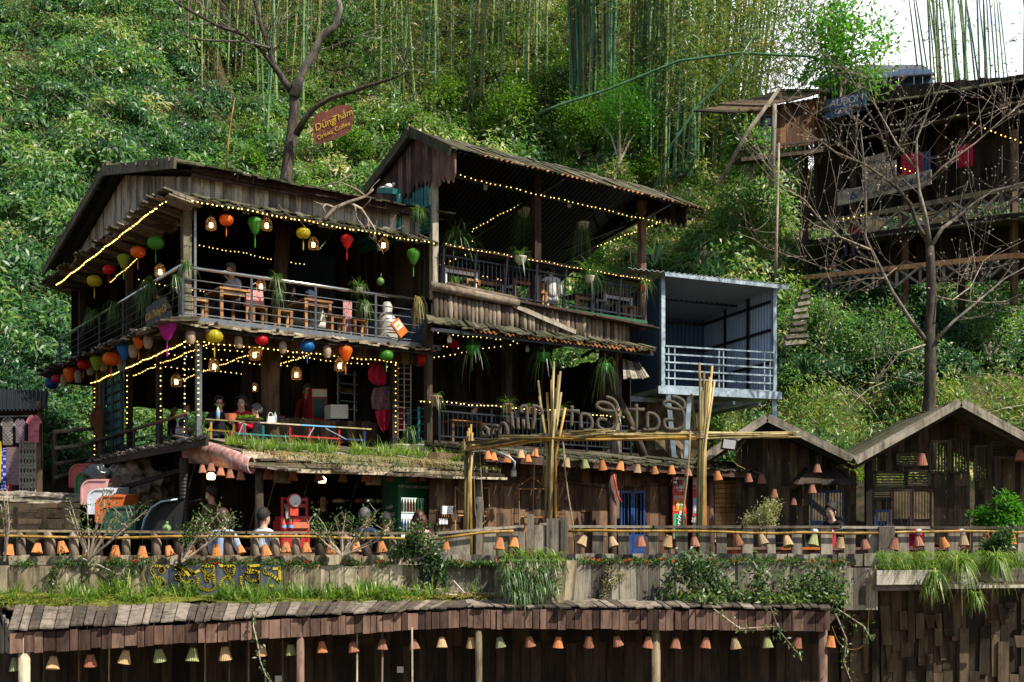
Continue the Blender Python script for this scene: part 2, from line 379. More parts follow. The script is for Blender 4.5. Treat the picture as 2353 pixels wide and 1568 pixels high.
gridmesh('ground', np.linspace(-300, 300, 7), np.linspace(-200, 500, 8), lambda x, y: x*0-3.4, M['dirt'], kind='structure', label='flat earth ground below the terrace', cat='ground')
m = MB(); m.beam((-42, 23.6, -1.985), (42, 23.6, -1.985), 14.2, 2.8, r=.5)
m.build('terrace_floor', M['dirt'], kind='structure', label='earth terrace floor behind the plank fence', cat='terrace')

def raycast(px, py, y0=21.0):
    dx = (px-CX)/F; dz = (HY-py)/F; hit = np.full(len(px), np.nan)
    for y in np.arange(y0, 75, .12):
        h = hill(dx*y, np.full(len(px), y)); ok = np.isnan(hit) & (h >= dz*y); hit[ok] = y
    g = ~np.isnan(hit); Y = hit[g]
    return np.stack([dx[g]*Y, Y, dz[g]*Y], 1), px[g], py[g]

# ------------------------------------------------------------------ undergrowth on the hill
def bushes(name, pts, rad, n, size, wid, mt, tint, hang=.25, squash=.8, **kw):
    """each point becomes a clump of leaves spread through a lumpy half ball"""
    k = len(pts); idx = np.repeat(np.arange(k), n); d = rdir(k*n); d[:, 2] = np.abs(d[:, 2])*.9-.12; d[:, 1] -= .35; d = unit(d)
    rr = rad[idx]*(.35+.65*NR.random(k*n)**.5)*(1+.25*np.sin(d[:, 0]*5+idx)*np.cos(d[:, 2]*6))
    P = pts[idx]+d*rr[:, None]*np.array([1, 1, squash])
    D = unit(d*.5+rdir(k*n)*.8+np.array([0, -.1, -hang])); N = unit(d*.6+rdir(k*n)*.65+np.array([.25, -.55, .6]))
    L = size*(.6+.8*NR.random(k*n)); rnd = np.clip(tint[idx]+NR.normal(0, .16, k*n), 0, 1)
    return leaves(name, P, D, N, L, L*wid, mt, rnd, **kw)
def scatter(n, x0, x1, y0, y1, f=None):
    px = NR.uniform(x0, x1, n); py = NR.uniform(y0, y1, n)
    P, px, py = raycast(px, py)
    return P, px, py
P, px, py = scatter(2150, -160, 2500, -80, 1100)
keep = ~((px > 960) & (px < 1500) & (py < 330)) | (NR.random(len(px)) < .55)
keep &= ~((px > 420) & (px < 720) & (py < 230)) | (NR.random(len(px)) < .45)
keep &= ~((px > 1840) & (py > 170) & (py < 640)) | (NR.random(len(px)) < .25)
keep &= ~((px > 1640) & (py > 880)) | (NR.random(len(px)) < .16)
P, px, py = P[keep], px[keep], py[keep]
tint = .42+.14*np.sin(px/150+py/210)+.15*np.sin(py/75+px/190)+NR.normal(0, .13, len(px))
tint += np.where((px > 650) & (px < 1750), .19, 0)+np.where(px < 500, -.08, 0)+np.where((px > 1820) & (py > 620) & (py < 900), -.22, 0)+np.where((px > 1820) & (py > 880), .12, 0)+np.where((px > 1420) & (px < 1850) & (py > 400) & (py < 650), .24, 0)  # leaves above the shed tinted lighter to offset the shade there
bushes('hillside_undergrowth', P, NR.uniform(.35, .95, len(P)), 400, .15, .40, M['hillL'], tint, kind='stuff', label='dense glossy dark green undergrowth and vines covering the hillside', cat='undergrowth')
# fine leaves that sparkle, finer texture, between the clumps
P, px, py = scatter(115000, -160, 2450, -80, 1080)
keep = (~((px > 1850) & (py > 180) & (py < 640)) | (NR.random(len(px)) < .15)); P = P[keep]; px_ = px[keep]; n = len(P)
P = P+NR.normal(0, .15, (n, 3))+np.array([0, -.35, .3])
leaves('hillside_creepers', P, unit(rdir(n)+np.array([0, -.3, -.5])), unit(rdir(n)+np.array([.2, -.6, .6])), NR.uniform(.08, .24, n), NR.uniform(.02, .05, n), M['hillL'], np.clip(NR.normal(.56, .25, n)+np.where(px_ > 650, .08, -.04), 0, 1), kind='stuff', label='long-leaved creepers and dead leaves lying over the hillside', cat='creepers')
P, px, py = scatter(420, -120, 1850, -60, 860); k_ = ~((px > 960) & (px < 1700) & (py < 260)); P, px, py = P[k_], px[k_], py[k_]
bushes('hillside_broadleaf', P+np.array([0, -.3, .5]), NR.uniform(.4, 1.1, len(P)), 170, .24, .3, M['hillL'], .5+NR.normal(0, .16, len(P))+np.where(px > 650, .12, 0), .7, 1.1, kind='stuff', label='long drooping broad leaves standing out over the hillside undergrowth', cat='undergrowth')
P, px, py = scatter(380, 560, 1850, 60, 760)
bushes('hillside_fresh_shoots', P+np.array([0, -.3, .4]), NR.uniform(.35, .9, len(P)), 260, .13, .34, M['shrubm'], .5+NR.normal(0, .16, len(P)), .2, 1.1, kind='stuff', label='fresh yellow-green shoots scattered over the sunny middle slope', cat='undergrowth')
# thin dead stems and lianas over the slope
P, px, py = scatter(620, -60, 2400, 0, 1000); m = MB()
for p in P:
    p = V(p)+V((0, -.5, .45)); d = V((R.uniform(-1, 1), R.uniform(-.4, .2), R.uniform(-.5, 1.1))).normalized(); L = R.uniform(.5, 2.4); s = V((R.uniform(-.3, .3), -.1, -R.uniform(0, .35)))
    m.tube([p+d*L*q+s*L*q*q for q in (0, .33, .66, 1)], [.010, .009, .007, .003], 4)
m.build('dry_stems', M['twig'], kind='stuff', label='bare pale stems and lianas tangled through the hillside undergrowth', cat='stems')

P, px, py = scatter(34000, 1600, 2480, 870, 1110); n = len(P)
blades('hill_grass', P, NR.uniform(0, 6.283, n), .12+.22*NR.random(n), .018, 1.0, .8, .7, M['grassm'], np.clip(NR.normal(.6, .22, n), 0, 1), K=3, kind='stuff', label='sunny dry grass on the lower slope behind the huts', cat='grass')
# ------------------------------------------------------------------ single shrubs and plants on the slope
def shrub(name, label, cat, p, r, n, size, wid, mt, tint=.5, sq=1.0, stems=5, group=None, up=0, fill=0):
    p = V(p); root = thing(name, label, cat, p, group)
    nc = max(6, int(r*14)); c = rdir(nc)*np.array([r*.75, r*.6, r*sq*.7])*(NR.random((nc, 1))**.4)+np.array(p)+np.array([0, 0, r*sq*.9])
    m = MB()
    for k in range(stems):
        e = V(c[R.randrange(nc)]); mid = p.lerp(e, .5)+V((R.uniform(-.1, .1)*r, 0, .1*r)); m.tube([p+V((R.uniform(-.05, .05), R.uniform(-.05, .05), -.15)), mid, e], [.03*r+.008, .018*r+.006, .006], 5)
    m.build('stem', M['twig'], root)
    idx = NR.integers(0, nc, n); P = c[idx]+NR.normal(0, r*.19, (n, 3)); d = unit(P-(np.array(p)+np.array([0, 0, r*sq*.7])))
    leaves('foliage', P, unit(d*.6+rdir(n)*.7+np.array([0, 0, up-.2])), unit(d*.5+rdir(n)*.6+np.array([0, 0, .6])), size*(.6+.8*NR.random(n)), size*wid*(.7+.6*NR.random(n)), mt, np.clip(tint+NR.normal(0, .2, n)+.15*np.sin(idx*2.4), 0, 1), root)
    return root
def hillp(px, py):
    q, a, c = raycast(np.array([float(px)]), np.array([float(py)])); return q[0]
SH = 'wild shrubs on the hillside'
for (x, y, r, n, lab) in [(1180, 300, 1.5, 4200, 'tall feathery yellow-green shrub above the ridge of the annex roof'), (1030, 235, 1.0, 2200, 'yellow-green feathery shrub beside the thin bamboo stems left of the annex ridge'),
                          (1330, 330, 1.3, 3600, 'feathery light green shrub over the middle of the annex roof'), (810, 350, .9, 1700, 'small bright shrub below the hanging wooden sign'), (1490, 420, .9, 1800, 'light green shrub behind the right part of the annex roof'),
                          (580, 395, .8, 1500, 'yellow-green mossy bush behind the tea house roof by the yellow pole')]:
    p = hillp(x, y+45); shrub('feathery_shrub', lab, 'shrub', p+np.array([0, -.5, .2]), r, n, .15, .34, M['shrubm'], .55, .95, 6, SH)
for (x, y, r, n, lab, tn) in [(1420, 300, 1.5, 4500, 'dense fresh green bushy tree in front of the dark bamboo clump', .35), (1270, 250, 1.2, 2600, 'dark leafy bush between the thin bamboo and the dense clump', .1)]:
    p = hillp(x, y+90); shrub('bushy_shrub', lab, 'shrub', p+np.array([0, -.4, .2]), r, n, .11, .36, M['bright'] if tn > .2 else M['fungl'], tn, 1.5, 6, SH)
for (x, y, r, n, lab) in [(1700, 520, 1.2, 3000, 'pale sunlit bush above the roof of the blue metal shed'), (1600, 560, 1.0, 2400, 'round pale green bush behind the left corner of the shed roof'), (1880, 760, 1.1, 2600, 'drooping dark bush beside the stone steps'),
                          (2010, 800, 1.2, 2800, 'glossy bush below the lower deck of the far house, left of the bare tree'), (2260, 780, 1.3, 3000, 'glossy bush right of the bare tree trunk'), (1800, 380, .9, 1900, 'dark shrub below the brown wooden cabin'), (1560, 620, .7, 1300, 'grassy bush between annex post and shed roof')]:
    p = hillp(x, y+50); shrub('round_shrub', lab, 'shrub', p+np.array([0, -.5, 0]), r, n, .12, .34, M['hillL'], .5, .9, 6, SH)

# ------------------------------------------------------------------ bamboo
def culm(base, h, r, lean, bend, mt, label, group, n=6):
    m = MB(); pts, rad = [], []; k = 7
    for i in range(k+1):
        q = i/k; pts.append(base+V((lean*h*q+bend*h*q*q*.5, -.03*h*q, h*q))); rad.append(r*(1-.6*q))
    m.tube(pts, rad, n)
    for i in range(1, int(h/.55)):                                   # nodes
        q = i*.55/h
        if q < .9:
            c = base+V((lean*h*q+bend*h*q*q*.5, -.03*h*q, h*q)); m.tube([c-V((0, 0, .014)), c+V((0, 0, .014))], r*(1-.6*q)*1.22, n)
    m.build('bamboo_culm', mt, None, True, label, 'bamboo', group); return pts
LP, LD = [], []
def sprays(pts, n, q0=.3):
    for _ in range(n):
        q = R.uniform(q0, 1)*(len(pts)-1); i = min(int(q), len(pts)-2); p = pts[i].lerp(pts[i+1], q-i)
        d = V((R.uniform(-1, 1), R.uniform(-1, .4), R.uniform(-.2, .5))); c = p+d*R.uniform(.15, .8)
        for _ in range(11):
            LP.append(c+V((R.gauss(0, .18), R.gauss(0, .18), R.gauss(0, .16)))); LD.append(d.normalized()*.6+V((R.gauss(0, .5), R.gauss(0, .5), -.55)))
def clump(n, x0, x1, yb0, yb1, h0, h1, r0, r1, lean, lab, group, mt, sp, q0=.3, dy=0):
    pxs = NR.uniform(x0, x1, n); pys = NR.uniform(yb0, yb1, n); P, a, c = raycast(pxs, pys)
    for p in P:
        pts = culm(V(p)+V((0, -.2+dy, -.3)), R.uniform(h0, h1), R.uniform(r0, r1), R.gauss(lean, .03), R.gauss(lean*.5, .05), M[mt] if R.random() < .8 else M['culmy' if mt == 'culm' else 'culm'], lab, group)
        sprays(pts, sp, q0)
clump(40, 430, 735, 120, 235, 6, 11, .03, .05, .03, 'thin tan-green bamboo stem in the stand behind the forked tree', 'thin bamboo stems left', 'culmy', 9)
clump(58, 860, 1260, 60, 330, 7, 11, .045, .075, .02, 'slim green bamboo stem standing apart above the annex roof', 'slim bamboo stems centre', 'culm', 16, .2)
clump(34, 1310, 1405, 300, 360, 11, 15, .06, .085, .0, 'thick dark green bamboo culm in the tight clump above the annex roof', 'thick bamboo clump', 'culm', 14, .4)
clump(84, 1435, 1650, 300, 470, 10, 15, .06, .09, .035, 'tall green bamboo culm in the wide grove left of the sky gap', 'tall bamboo grove', 'culm', 17, .12)
clump(26, 1640, 1740, 350, 470, 9, 12, .05, .07, .08, 'leaning bamboo culm at the right edge of the grove', 'leaning bamboo culms', 'culm', 26, .12)
clump(8, 590, 720, 260, 420, 6, 10, .05, .075, .02, 'single dark bamboo culm behind the forked tree trunk', 'single bamboo culms', 'culm', 3)
# bamboo on the crest, dark against the sky
for i in range(44):
    x = R.choice([R.uniform(2130, 2240), R.uniform(2190, 2420)]); Y = R.uniform(40.5, 44); p = at(x, 0, Y); p.z = float(hill(p.x, Y))-.3
    pts = culm(p, R.uniform(8, 10.5), R.uniform(.035, .055), R.gauss(-.06, .03), R.gauss(-.05, .04), M['culm'], 'bare dark bamboo culm against the white sky above the far house', 'bamboo against the sky'); sprays(pts, 1, .35)
for (q, lab) in [([(1235, 262), (1290, 240), (1400, 205), (1560, 140), (1700, 122), (1860, 130), (1960, 160)], 'long bamboo pole arching across the grove towards the sky gap'), ([(1490, 470), (1545, 330), (1600, 250), (1690, 150), (1740, 70)], 'slanting bamboo pole crossing the right grove')]:
    m = MB(); m.tube([at(x, y, 37) for x, y in q], [.045]*2+[.04]*(len(q)-3)+[.02], 6); m.build('bamboo_pole', M['culm'], None, True, lab, 'bamboo', 'fallen bamboo poles')
m = MB(); m.tube([at(1650, 425, 34.5), at(1720, 300, 34.3), at(1790, 205, 34)], [.07, .065, .05], 7); m.build('bamboo_pole', M['twig'], None, True, 'thick pale dead pole leaning in front of the brown cabin', 'pole', 'fallen bamboo poles')
# leaf curtains at the top of the picture
P, px, py = scatter(1700, 700, 1800, -60, 330)
for p in P: LP.extend([V(p)+V((R.gauss(0, .35), -1+R.gauss(0, .6), 1.2+R.gauss(0, .6))) for _ in range(6)]); LD.extend([V((R.gauss(0, .6), R.gauss(0, .6), -.5)) for _ in range(6)])
for _ in range(2100):
    x = R.uniform(1560, 1930); y = R.uniform(-40, 250-.25*(x-1560)); p = at(x, y, R.uniform(37, 41))
    for _ in range(4): LP.append(p+V((R.gauss(0, .3), R.gauss(0, .3), R.gauss(0, .3)))); LD.append(V((R.gauss(0, .6), R.gauss(0, .6), -.5)))
n = len(LP); LPa, LDa = np.array([tuple(p) for p in LP]), np.array([tuple(p) for p in LD])
leaves('bamboo_foliage', LPa, LDa, unit(rdir(n)+np.array([.2, -.5, .5])), NR.uniform(.16, .34, n), NR.uniform(.028, .05, n), M['bleaf'], np.clip(NR.beta(2, 2.6, n), 0, 1), kind='stuff', label='narrow green and orange bamboo leaves hanging through the groves', cat='bamboo leaves')

# ------------------------------------------------------------------ trees
def limb(m, pts, rad, n=8, twigs=0, tl=1.2, tr=.015, depth=1, buds=None, up=.5):
    m.tube(pts, rad, n)
    for _ in range(twigs):
        q = R.uniform(.25, 1)*(len(pts)-1); i = min(int(q), len(pts)-2); p = pts[i].lerp(pts[i+1], q-i)
        ax = (pts[i+1]-pts[i]).normalized(); d = (ax*R.uniform(.2, .9)+V((R.gauss(0, .6), R.gauss(0, .45), R.gauss(up*.5, .5)))).normalized()
        L = tl*R.uniform(.5, 1.2); c = V((R.gauss(0, .22), R.gauss(0, .1), R.uniform(-.1, .45)))*L
        q2 = [p+d*L*s+c*s*s for s in (0, .3, .65, 1)]
        if depth: limb(m, q2, [tr, tr*.8, tr*.55, tr*.3], 4, R.choice([2, 3, 4]), tl*.55, tr*.6, depth-1, buds, up)
        else:
            m.tube(q2, [tr, tr*.8, tr*.6, tr*.35], 4)
            if buds is not None: buds += [q2[-1], q2[2]]
def pol(q, Y, dY=0):
    n = len(q); return [at(x, y, Y+dY*i/max(1, n-1)) for i, (x, y) in enumerate(q)]
tr = thing('forked_tree', 'old forked tree with mottled lichen bark rising behind the tea house roof', 'tree', at(650, 900, 33.6))
m = MB(); m.tube([at(640, 1000, 33.6)]+pol([(655, 430), (662, 370), (672, 300), (678, 240), (672, 205)], 33.6), [.2, .185, .165, .155, .145, .13], 10); m.build('trunk', M['bark'], tr, True)
tw = []
m = MB(); limb(m, pol([(676, 220), (690, 180), (703, 150), (725, 118), (740, 80), (770, 62), (782, 20), (770, -30)], 33.5, -.8), [.15, .12, .11, .105, .1, .095, .08, .07], 8, 6, 1.6, .02); m.build('limb', M['bark'], tr, True)
m = MB(); limb(m, pol([(672, 212), (655, 190), (630, 150), (618, 110), (600, 60), (585, 0), (570, -40)], 33.6, -.6), [.13, .11, .085, .075, .065, .055, .05], 8, 8, 1.5, .02); m.build('limb', M['bark'], tr, True)
m = MB(); limb(m, pol([(640, 170), (600, 115), (560, 80), (500, 60), (445, 30), (400, 2), (380, -20)], 33.4, -.6), [.07, .055, .05, .045, .04, .03, .02], 7, 8, 1.4, .018); m.build('limb', M['bark'], tr, True)
m = MB(); limb(m, pol([(680, 310), (700, 275), (722, 248), (760, 225), (805, 212), (850, 196), (905, 180), (945, 160)], 33.3, -1.2), [.1, .085, .07, .065, .06, .05, .035, .015], 8, 9, 1.2, .018); m.build('limb', M['bark'], tr, True)
m = MB(); limb(m, pol([(620, 110), (560, 95), (500, 95), (440, 90), (400, 60)], 33.2), [.045, .035, .03, .025, .015], 6, 6, 1.2, .015); m.build('limb', M['bark'], tr, True)
bt = thing('bare_tree', 'leafless tree with a pale trunk and many budding twigs behind the right hut', 'tree', at(2135, 1000, 27))
m = MB(); m.tube(pol([(2132, 1080), (2134, 950), (2138, 860), (2136, 760), (2141, 680), (2138, 600), (2136, 560)], 27), [.16, .145, .13, .12, .11, .10, .09], 10); m.build('trunk', M['bark'], bt, True)
buds = []
for q, r, tw_ in [([(2137, 565), (2110, 520), (2092, 470), (2060, 430), (2050, 380), (2020, 300), (1985, 240), (1950, 170), (1930, 150)], .07, 16),
                  ([(2137, 565), (2128, 500), (2112, 440), (2106, 380), (2106, 320), (2130, 260), (2160, 200), (2170, 160)], .06, 16),
                  ([(2138, 570), (2165, 525), (2200, 500), (2235, 470), (2280, 440), (2353, 420), (2420, 400)], .06, 16),
                  ([(2134, 790), (2095, 740), (2050, 670), (2010, 590), (1988, 545), (1990, 470), (1986, 380), (1978, 300)], .065, 14),
                  ([(2002, 575), (1930, 545), (1880, 500), (1850, 460), (1800, 430), (1760, 405)], .03, 12),
                  ([(2015, 605), (1970, 590), (1905, 620), (1850, 600), (1790, 580), (1740, 565)], .028, 12),
                  ([(2142, 790), (2190, 740), (2250, 690), (2310, 640), (2400, 590)], .05, 14),
                  ([(2142, 680), (2190, 690), (2230, 660), (2260, 600), (2300, 570)], .03, 8),
                  ([(2134, 790), (2070, 810), (2020, 870), (1985, 905)], .025, 5),
                  ([(2060, 430), (1990, 380), (1920, 350), (1850, 300), (1800, 250)], .035, 14),
                  ([(2106, 390), (2060, 330), (2010, 240), (1990, 160)], .03, 10),
                  ([(2110, 440), (2170, 380), (2240, 330), (2320, 260), (2380, 220)], .035, 16),
                  ([(2137, 620), (2080, 600), (2030, 640), (1990, 640), (1930, 660), (1870, 720)], .025, 8)]:
    m = MB(); n = len(q); pts = [at(x, y, 27+(hash((x, y)) % 7-3)*.12*(i > 0)) for i, (x, y) in enumerate(q)]
    limb(m, pts, [r*.85*(1-.8*i/(n-1)) for i in range(n)], 7, tw_, 1.3, .008, 1, buds); m.build('limb', M['twig'] if r < .045 else M['bark'], bt, True)
m = MB()
for p in buds: m.ball(p, R.uniform(.012, .026), 5)
m.build('buds', M['twig'], bt, kind='stuff')
# bright green tree between the cabin and the far house
p = hillp(1960, 420); shrub('green_tree', 'bright green leafy tree between the brown cabin and the far house', 'tree', p+np.array([0, -1.2, -.4]), 1.5, 3600, .17, .42, M['bright'], .5, 1.3, 6)
p = at(1985, 60, 36); tr2 = shrub('green_tree', 'light green tree crown hanging into the sky gap at the top', 'tree', V((p.x-.7, 36, 13.4)), 1.7, 2600, .19, .42, M['bright'], .6, 1.7, 6)
m = MB(); m.tube([V((p.x-.7, 36, 8)), V((p.x-.7, 36, 13.6))], [.12, .08], 7); m.build('trunk', M['bark'], tr2)
m = MB(); m.tube(pol([(1772, 430), (1778, 300), (1780, 240)], 33.5), [.09, .075, .06], 7); m.build('slim_trunk', M['bark'], None, True, 'slim pale tree trunk standing in front of the brown cabin', 'tree trunk')
m = MB(); m.tube(pol([(1782, 640), (1785, 520), (1790, 330)], 33.0), [.045, .04, .03], 6); m.build('slim_trunk', M['twig'], None, True, 'thin bare pole trunk above the shed roof', 'tree trunk')
# ================================================================== TEA HOUSE (left building, three storeys)
Z1, Z2, ZE = 2.10, 4.42, 7.28          # first floor, second floor, eave
UL, VL = 5.15, 8.6
th = thing('tea_house', 'three storey weathered wooden tea house with shaggy shingle eaves and strings of lanterns', 'building', b(2, 3, TZ))
def roofz(v): return ZE+ (1.12*(v/4.1) if v < 4.1 else 1.12*(1-(v-4.1)/5.1*1.0))
# main roof
m = MB(); r0, r1 = -.45, UL+.35
for k in range(5):                                               # courses of shingles, lower ones under the upper ones
    v0, v1 = -.45+k*.93, -.45+(k+1)*.93+.12
    m.planks(b(r0, v0, roofz(max(v0, 0))-.06+.03*(k % 2)), b(r1, v0, roofz(max(v0, 0))-.06+.03*(k % 2)), b(r1, min(v1, 4.15), roofz(min(v1, 4.1))+.02), b(r0, min(v1, 4.15), roofz(min(v1, 4.1))+.02), .2, .03, .004, .10, .02)
m.planks(b(r1, 4.1, roofz(4.1)+.03), b(r0, 4.1, roofz(4.1)+.03), b(r0, 9.5, roofz(9.2)-.05), b(r1, 9.5, roofz(9.2)-.05), .25, .03, .004, .08, .02)
rf = m.build('roof', M['mossy'], th)
m = MB()                                                          # ceiling under the roof
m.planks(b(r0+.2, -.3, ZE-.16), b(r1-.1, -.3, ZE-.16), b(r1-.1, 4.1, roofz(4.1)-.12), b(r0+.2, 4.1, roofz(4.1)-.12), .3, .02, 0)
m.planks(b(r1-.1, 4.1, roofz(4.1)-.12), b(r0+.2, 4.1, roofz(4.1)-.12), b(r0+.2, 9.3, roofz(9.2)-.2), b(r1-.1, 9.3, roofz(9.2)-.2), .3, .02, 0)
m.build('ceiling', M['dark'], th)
m = MB()
for v0, v1 in ((-.5, 4.15), (4.1, 9.55)):
    m.beam(b(r0-.03, v0, roofz(max(0, v0))-.13), b(r0-.03, v1, roofz(min(v1, 9.2))-.13), .05, .2)
    for q in range(7):
        v = v0+(v1-v0)*(q+.3)/7; m.beam(b(r0-.1, v, roofz(max(v, 0))-.02), b(r0+.5, v, roofz(max(v, 0))-.02), .05, .07)
m.build('barge_board', M['mossy'], th)
m = MB(); m.beam(B1.at(440, 395, .22), B1.at(990, 497, .22), .04, .17); m.build('fascia_board', M['redw'], th)
m = MB(); m.planks(B1.p(0, 6.62, .02), B1.p(UL, 6.62, .02), B1.p(UL, ZE+.04, .02), B1.p(0, ZE+.04, .02), .15, .025, .004, .03, .006); m.build('cladding', M['clad'], th)
m = MB(); v = 0.0
while v < VL:
    w = R.uniform(.11, .19); zt = roofz(v)-.16; q = [BL.p(v+w, 6.45, .01), BL.p(v+.005, 6.45, .01), BL.p(v+.005, zt, .01), BL.p(v+w, zt+.02, .01)]
    m.plank([p+BL.n*R.uniform(-.01, .01) for p in q], BL.n, .025); v += w
m.build('cladding', M['clad'], th)
# shingle skirts: boards run outwards, ragged edge
def skirt(m, A, Bq, C, D, w=.13, lay=2, t=.022, jl=.12):
    """A-B outer edge, D-C inner edge"""
    for k in range(lay):
        o = V((0, 0, .035*k)); i = k*.10
        m.planks(A.lerp(D, i)+o, Bq.lerp(C, i)+o, C+o, D+o, w, t, .008, jl, .018, tl=.02)
m = MB(); skirt(m, B1.at(392, 448, .62), B1.at(1008, 560, .62), B1.p(UL+.25, 6.72, 0), B1.p(-.1, 6.72, 0), .16, 3); m.build('awning', M['mossy'], th)
m = MB(); skirt(m, BL.at(95, 655, .95), BL.at(372, 440, .95), BL.p(-.5, 6.45, 0), BL.p(VL, 6.45, 0), .2, 3, .03, .22); m.build('awning', M['shing'], th)
m = MB(); skirt(m, B1.at(396, 742, .62), B1.at(1002, 806, .62), B1.p(UL+.2, Z2-.03, 0), B1.p(-.1, Z2-.03, 0), .2, 2, .03); m.build('awning', M['pale'], th)
m = MB(); skirt(m, BL.at(80, 860, .95), BL.at(380, 738, .95), BL.p(-.5, Z2-.07, 0), BL.p(9.1, Z2-.07, 0), .2, 3, .03, .2); m.build('awning', M['shing'], th)
m = MB(); m.beam(B1.at(396, 752, .5), B1.at(1000, 815, .5), .05, .05); m.beam(BL.at(120, 858, .7), BL.at(392, 752, .7), .05, .05)
for v in (1, 2.6, 4.2, 5.8, 7.4): m.beam(BL.p(v, 4.22, 0), BL.p(v, 4.32, .85), .05, .05); m.beam(BL.p(v, 6.36, 0), BL.p(v, 6.46, .85), .05, .06)
for u in (.3, 1.5, 2.7, 3.9, 5): m.beam(B1.p(u, 4.2, 0), B1.p(u, 4.33, .55), .04, .05)
m.build('bracket', M['dark'], th)
# floors, storeys
for z, tz in ((Z1, .16), (Z2, .16)):
    m = MB(); m.hexa([b(-.25, -.25, z-tz), b(UL+.1, -.25, z-tz), b(UL+.1, VL, z-tz), b(-.25, VL, z-tz), b(-.25, -.25, z), b(UL+.1, -.25, z), b(UL+.1, VL, z), b(-.25, VL, z)], [(0, 0, 0)]*8); m.build('floor', M['dark'], th)
m = MB(); m.beam(B1.p(-.28, Z2-.03, .3), B1.p(UL+.1, Z2-.03, .3), .06, .11); m.beam(BL.p(-.28, Z2-.03, .3), BL.p(VL, Z2-.03, .3), .06, .11); m.build('edge_beam', M['metal'], th)
m = MB(); m.beam(B1.p(-.2, Z1-.03, .28), B1.p(UL+.1, Z1-.03, .28), .05, .10); m.beam(BL.p(-.2, Z1-.05, .28), BL.p(6.8, Z1-.05, .28), .05, .12); m.build('edge_beam', M['teal'], th)
# frieze above the first floor
m = MB(); m.planks(B1.p(-.05, 4.02, .04), B1.p(UL, 4.02, .04), B1.p(UL, 4.36, .04), B1.p(-.05, 4.36, .04), .16, .025, .004, .01); m.planks(BL.p(6.7, 4.03, .04), BL.p(-.05, 4.03, .04), BL.p(-.05, 4.3, .04), BL.p(6.7, 4.3, .04), .16, .025, .004, .01); m.build('frieze', M['brown'], th)
# back and inner walls
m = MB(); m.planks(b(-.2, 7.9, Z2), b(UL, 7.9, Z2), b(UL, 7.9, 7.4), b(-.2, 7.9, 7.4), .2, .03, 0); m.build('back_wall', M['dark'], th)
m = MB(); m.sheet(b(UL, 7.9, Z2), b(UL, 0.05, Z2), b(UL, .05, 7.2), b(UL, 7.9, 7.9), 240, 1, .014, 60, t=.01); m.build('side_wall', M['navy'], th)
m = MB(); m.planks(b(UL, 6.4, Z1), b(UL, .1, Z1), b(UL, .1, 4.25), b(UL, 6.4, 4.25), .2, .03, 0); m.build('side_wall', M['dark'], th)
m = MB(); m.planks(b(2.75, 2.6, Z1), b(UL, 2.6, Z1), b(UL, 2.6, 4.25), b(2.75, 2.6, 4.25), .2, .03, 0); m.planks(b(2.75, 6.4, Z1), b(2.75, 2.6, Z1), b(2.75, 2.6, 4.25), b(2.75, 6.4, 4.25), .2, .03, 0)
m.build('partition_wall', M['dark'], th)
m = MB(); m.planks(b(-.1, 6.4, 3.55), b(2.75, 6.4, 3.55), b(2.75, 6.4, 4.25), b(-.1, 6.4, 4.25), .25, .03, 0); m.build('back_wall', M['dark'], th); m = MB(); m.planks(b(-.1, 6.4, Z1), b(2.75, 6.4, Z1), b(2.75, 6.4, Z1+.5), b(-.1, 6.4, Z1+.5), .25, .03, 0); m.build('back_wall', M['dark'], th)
m = MB()
for x, y in ((1, 1.4), (2.6, 1.4), (1, 3), (2.6, 3), (1, 4.6), (2.6, 4.6), (4, 1.2)): m.beam(b(-.1, y, 4.2), b(UL, y, 4.2), .08, .1)
m.build('ceiling_beam', M['dark'], th)
# posts
def post(p, z0, z1, w, mt, par, name='post', tilt=(0, 0)):
    m = MB(); m.beam((p.x, p.y, z0), (p.x+tilt[0], p.y+tilt[1], z1), w, w, (.568, -.823, 0)); return m.build(name, mt, par)
post(B1.at(428, 600), Z2, 6.75, .16, M['mossy'], th)
for px in (448, 976): post(B1.at(px, 600, .12), Z2, 6.65, .045, M['metal'], th, 'pipe_post')
for px in (297, 188): post(BL.at(px, 650), Z2, 6.5, .13, M['dark'], th)
post(B1.at(456, 870, .02), Z1, 4.35, .10, M['metal'], th)
for px in (366, 298): post(BL.at(px, 900), Z1, 4.2, .11, M['dark'], th)
post(BL.at(222, 900), Z1-1.2, 4.2, .1, M['brown'], th)
p = B1.at(567, 900, -2.2); post(p, Z1, 4.2, .17, M['dark'], th)
post(B1.at(905, 880, -.05), Z1, 4.2, .12, M['dark'], th)
for pxs, off, z0, z1, r in (([(628, 965), (622, 900), (620, 850), (624, 800)], -.9, Z1, 4.3, .19), ([(642, 665), (640, 610), (645, 560), (652, 512)], -1.1, Z2, 6.8, .15)):
    m = MB(); q = [B1.at(x, y, off) for x, y in pxs]; q = [V((p.x, p.y, z0+(z1-z0)*i/3)) for i, p in enumerate(q)]; m.tube(q, [r*1.1, r*.95, r, r*1.1], 9); m.build('tree_trunk_post', M['brown'], th, True)
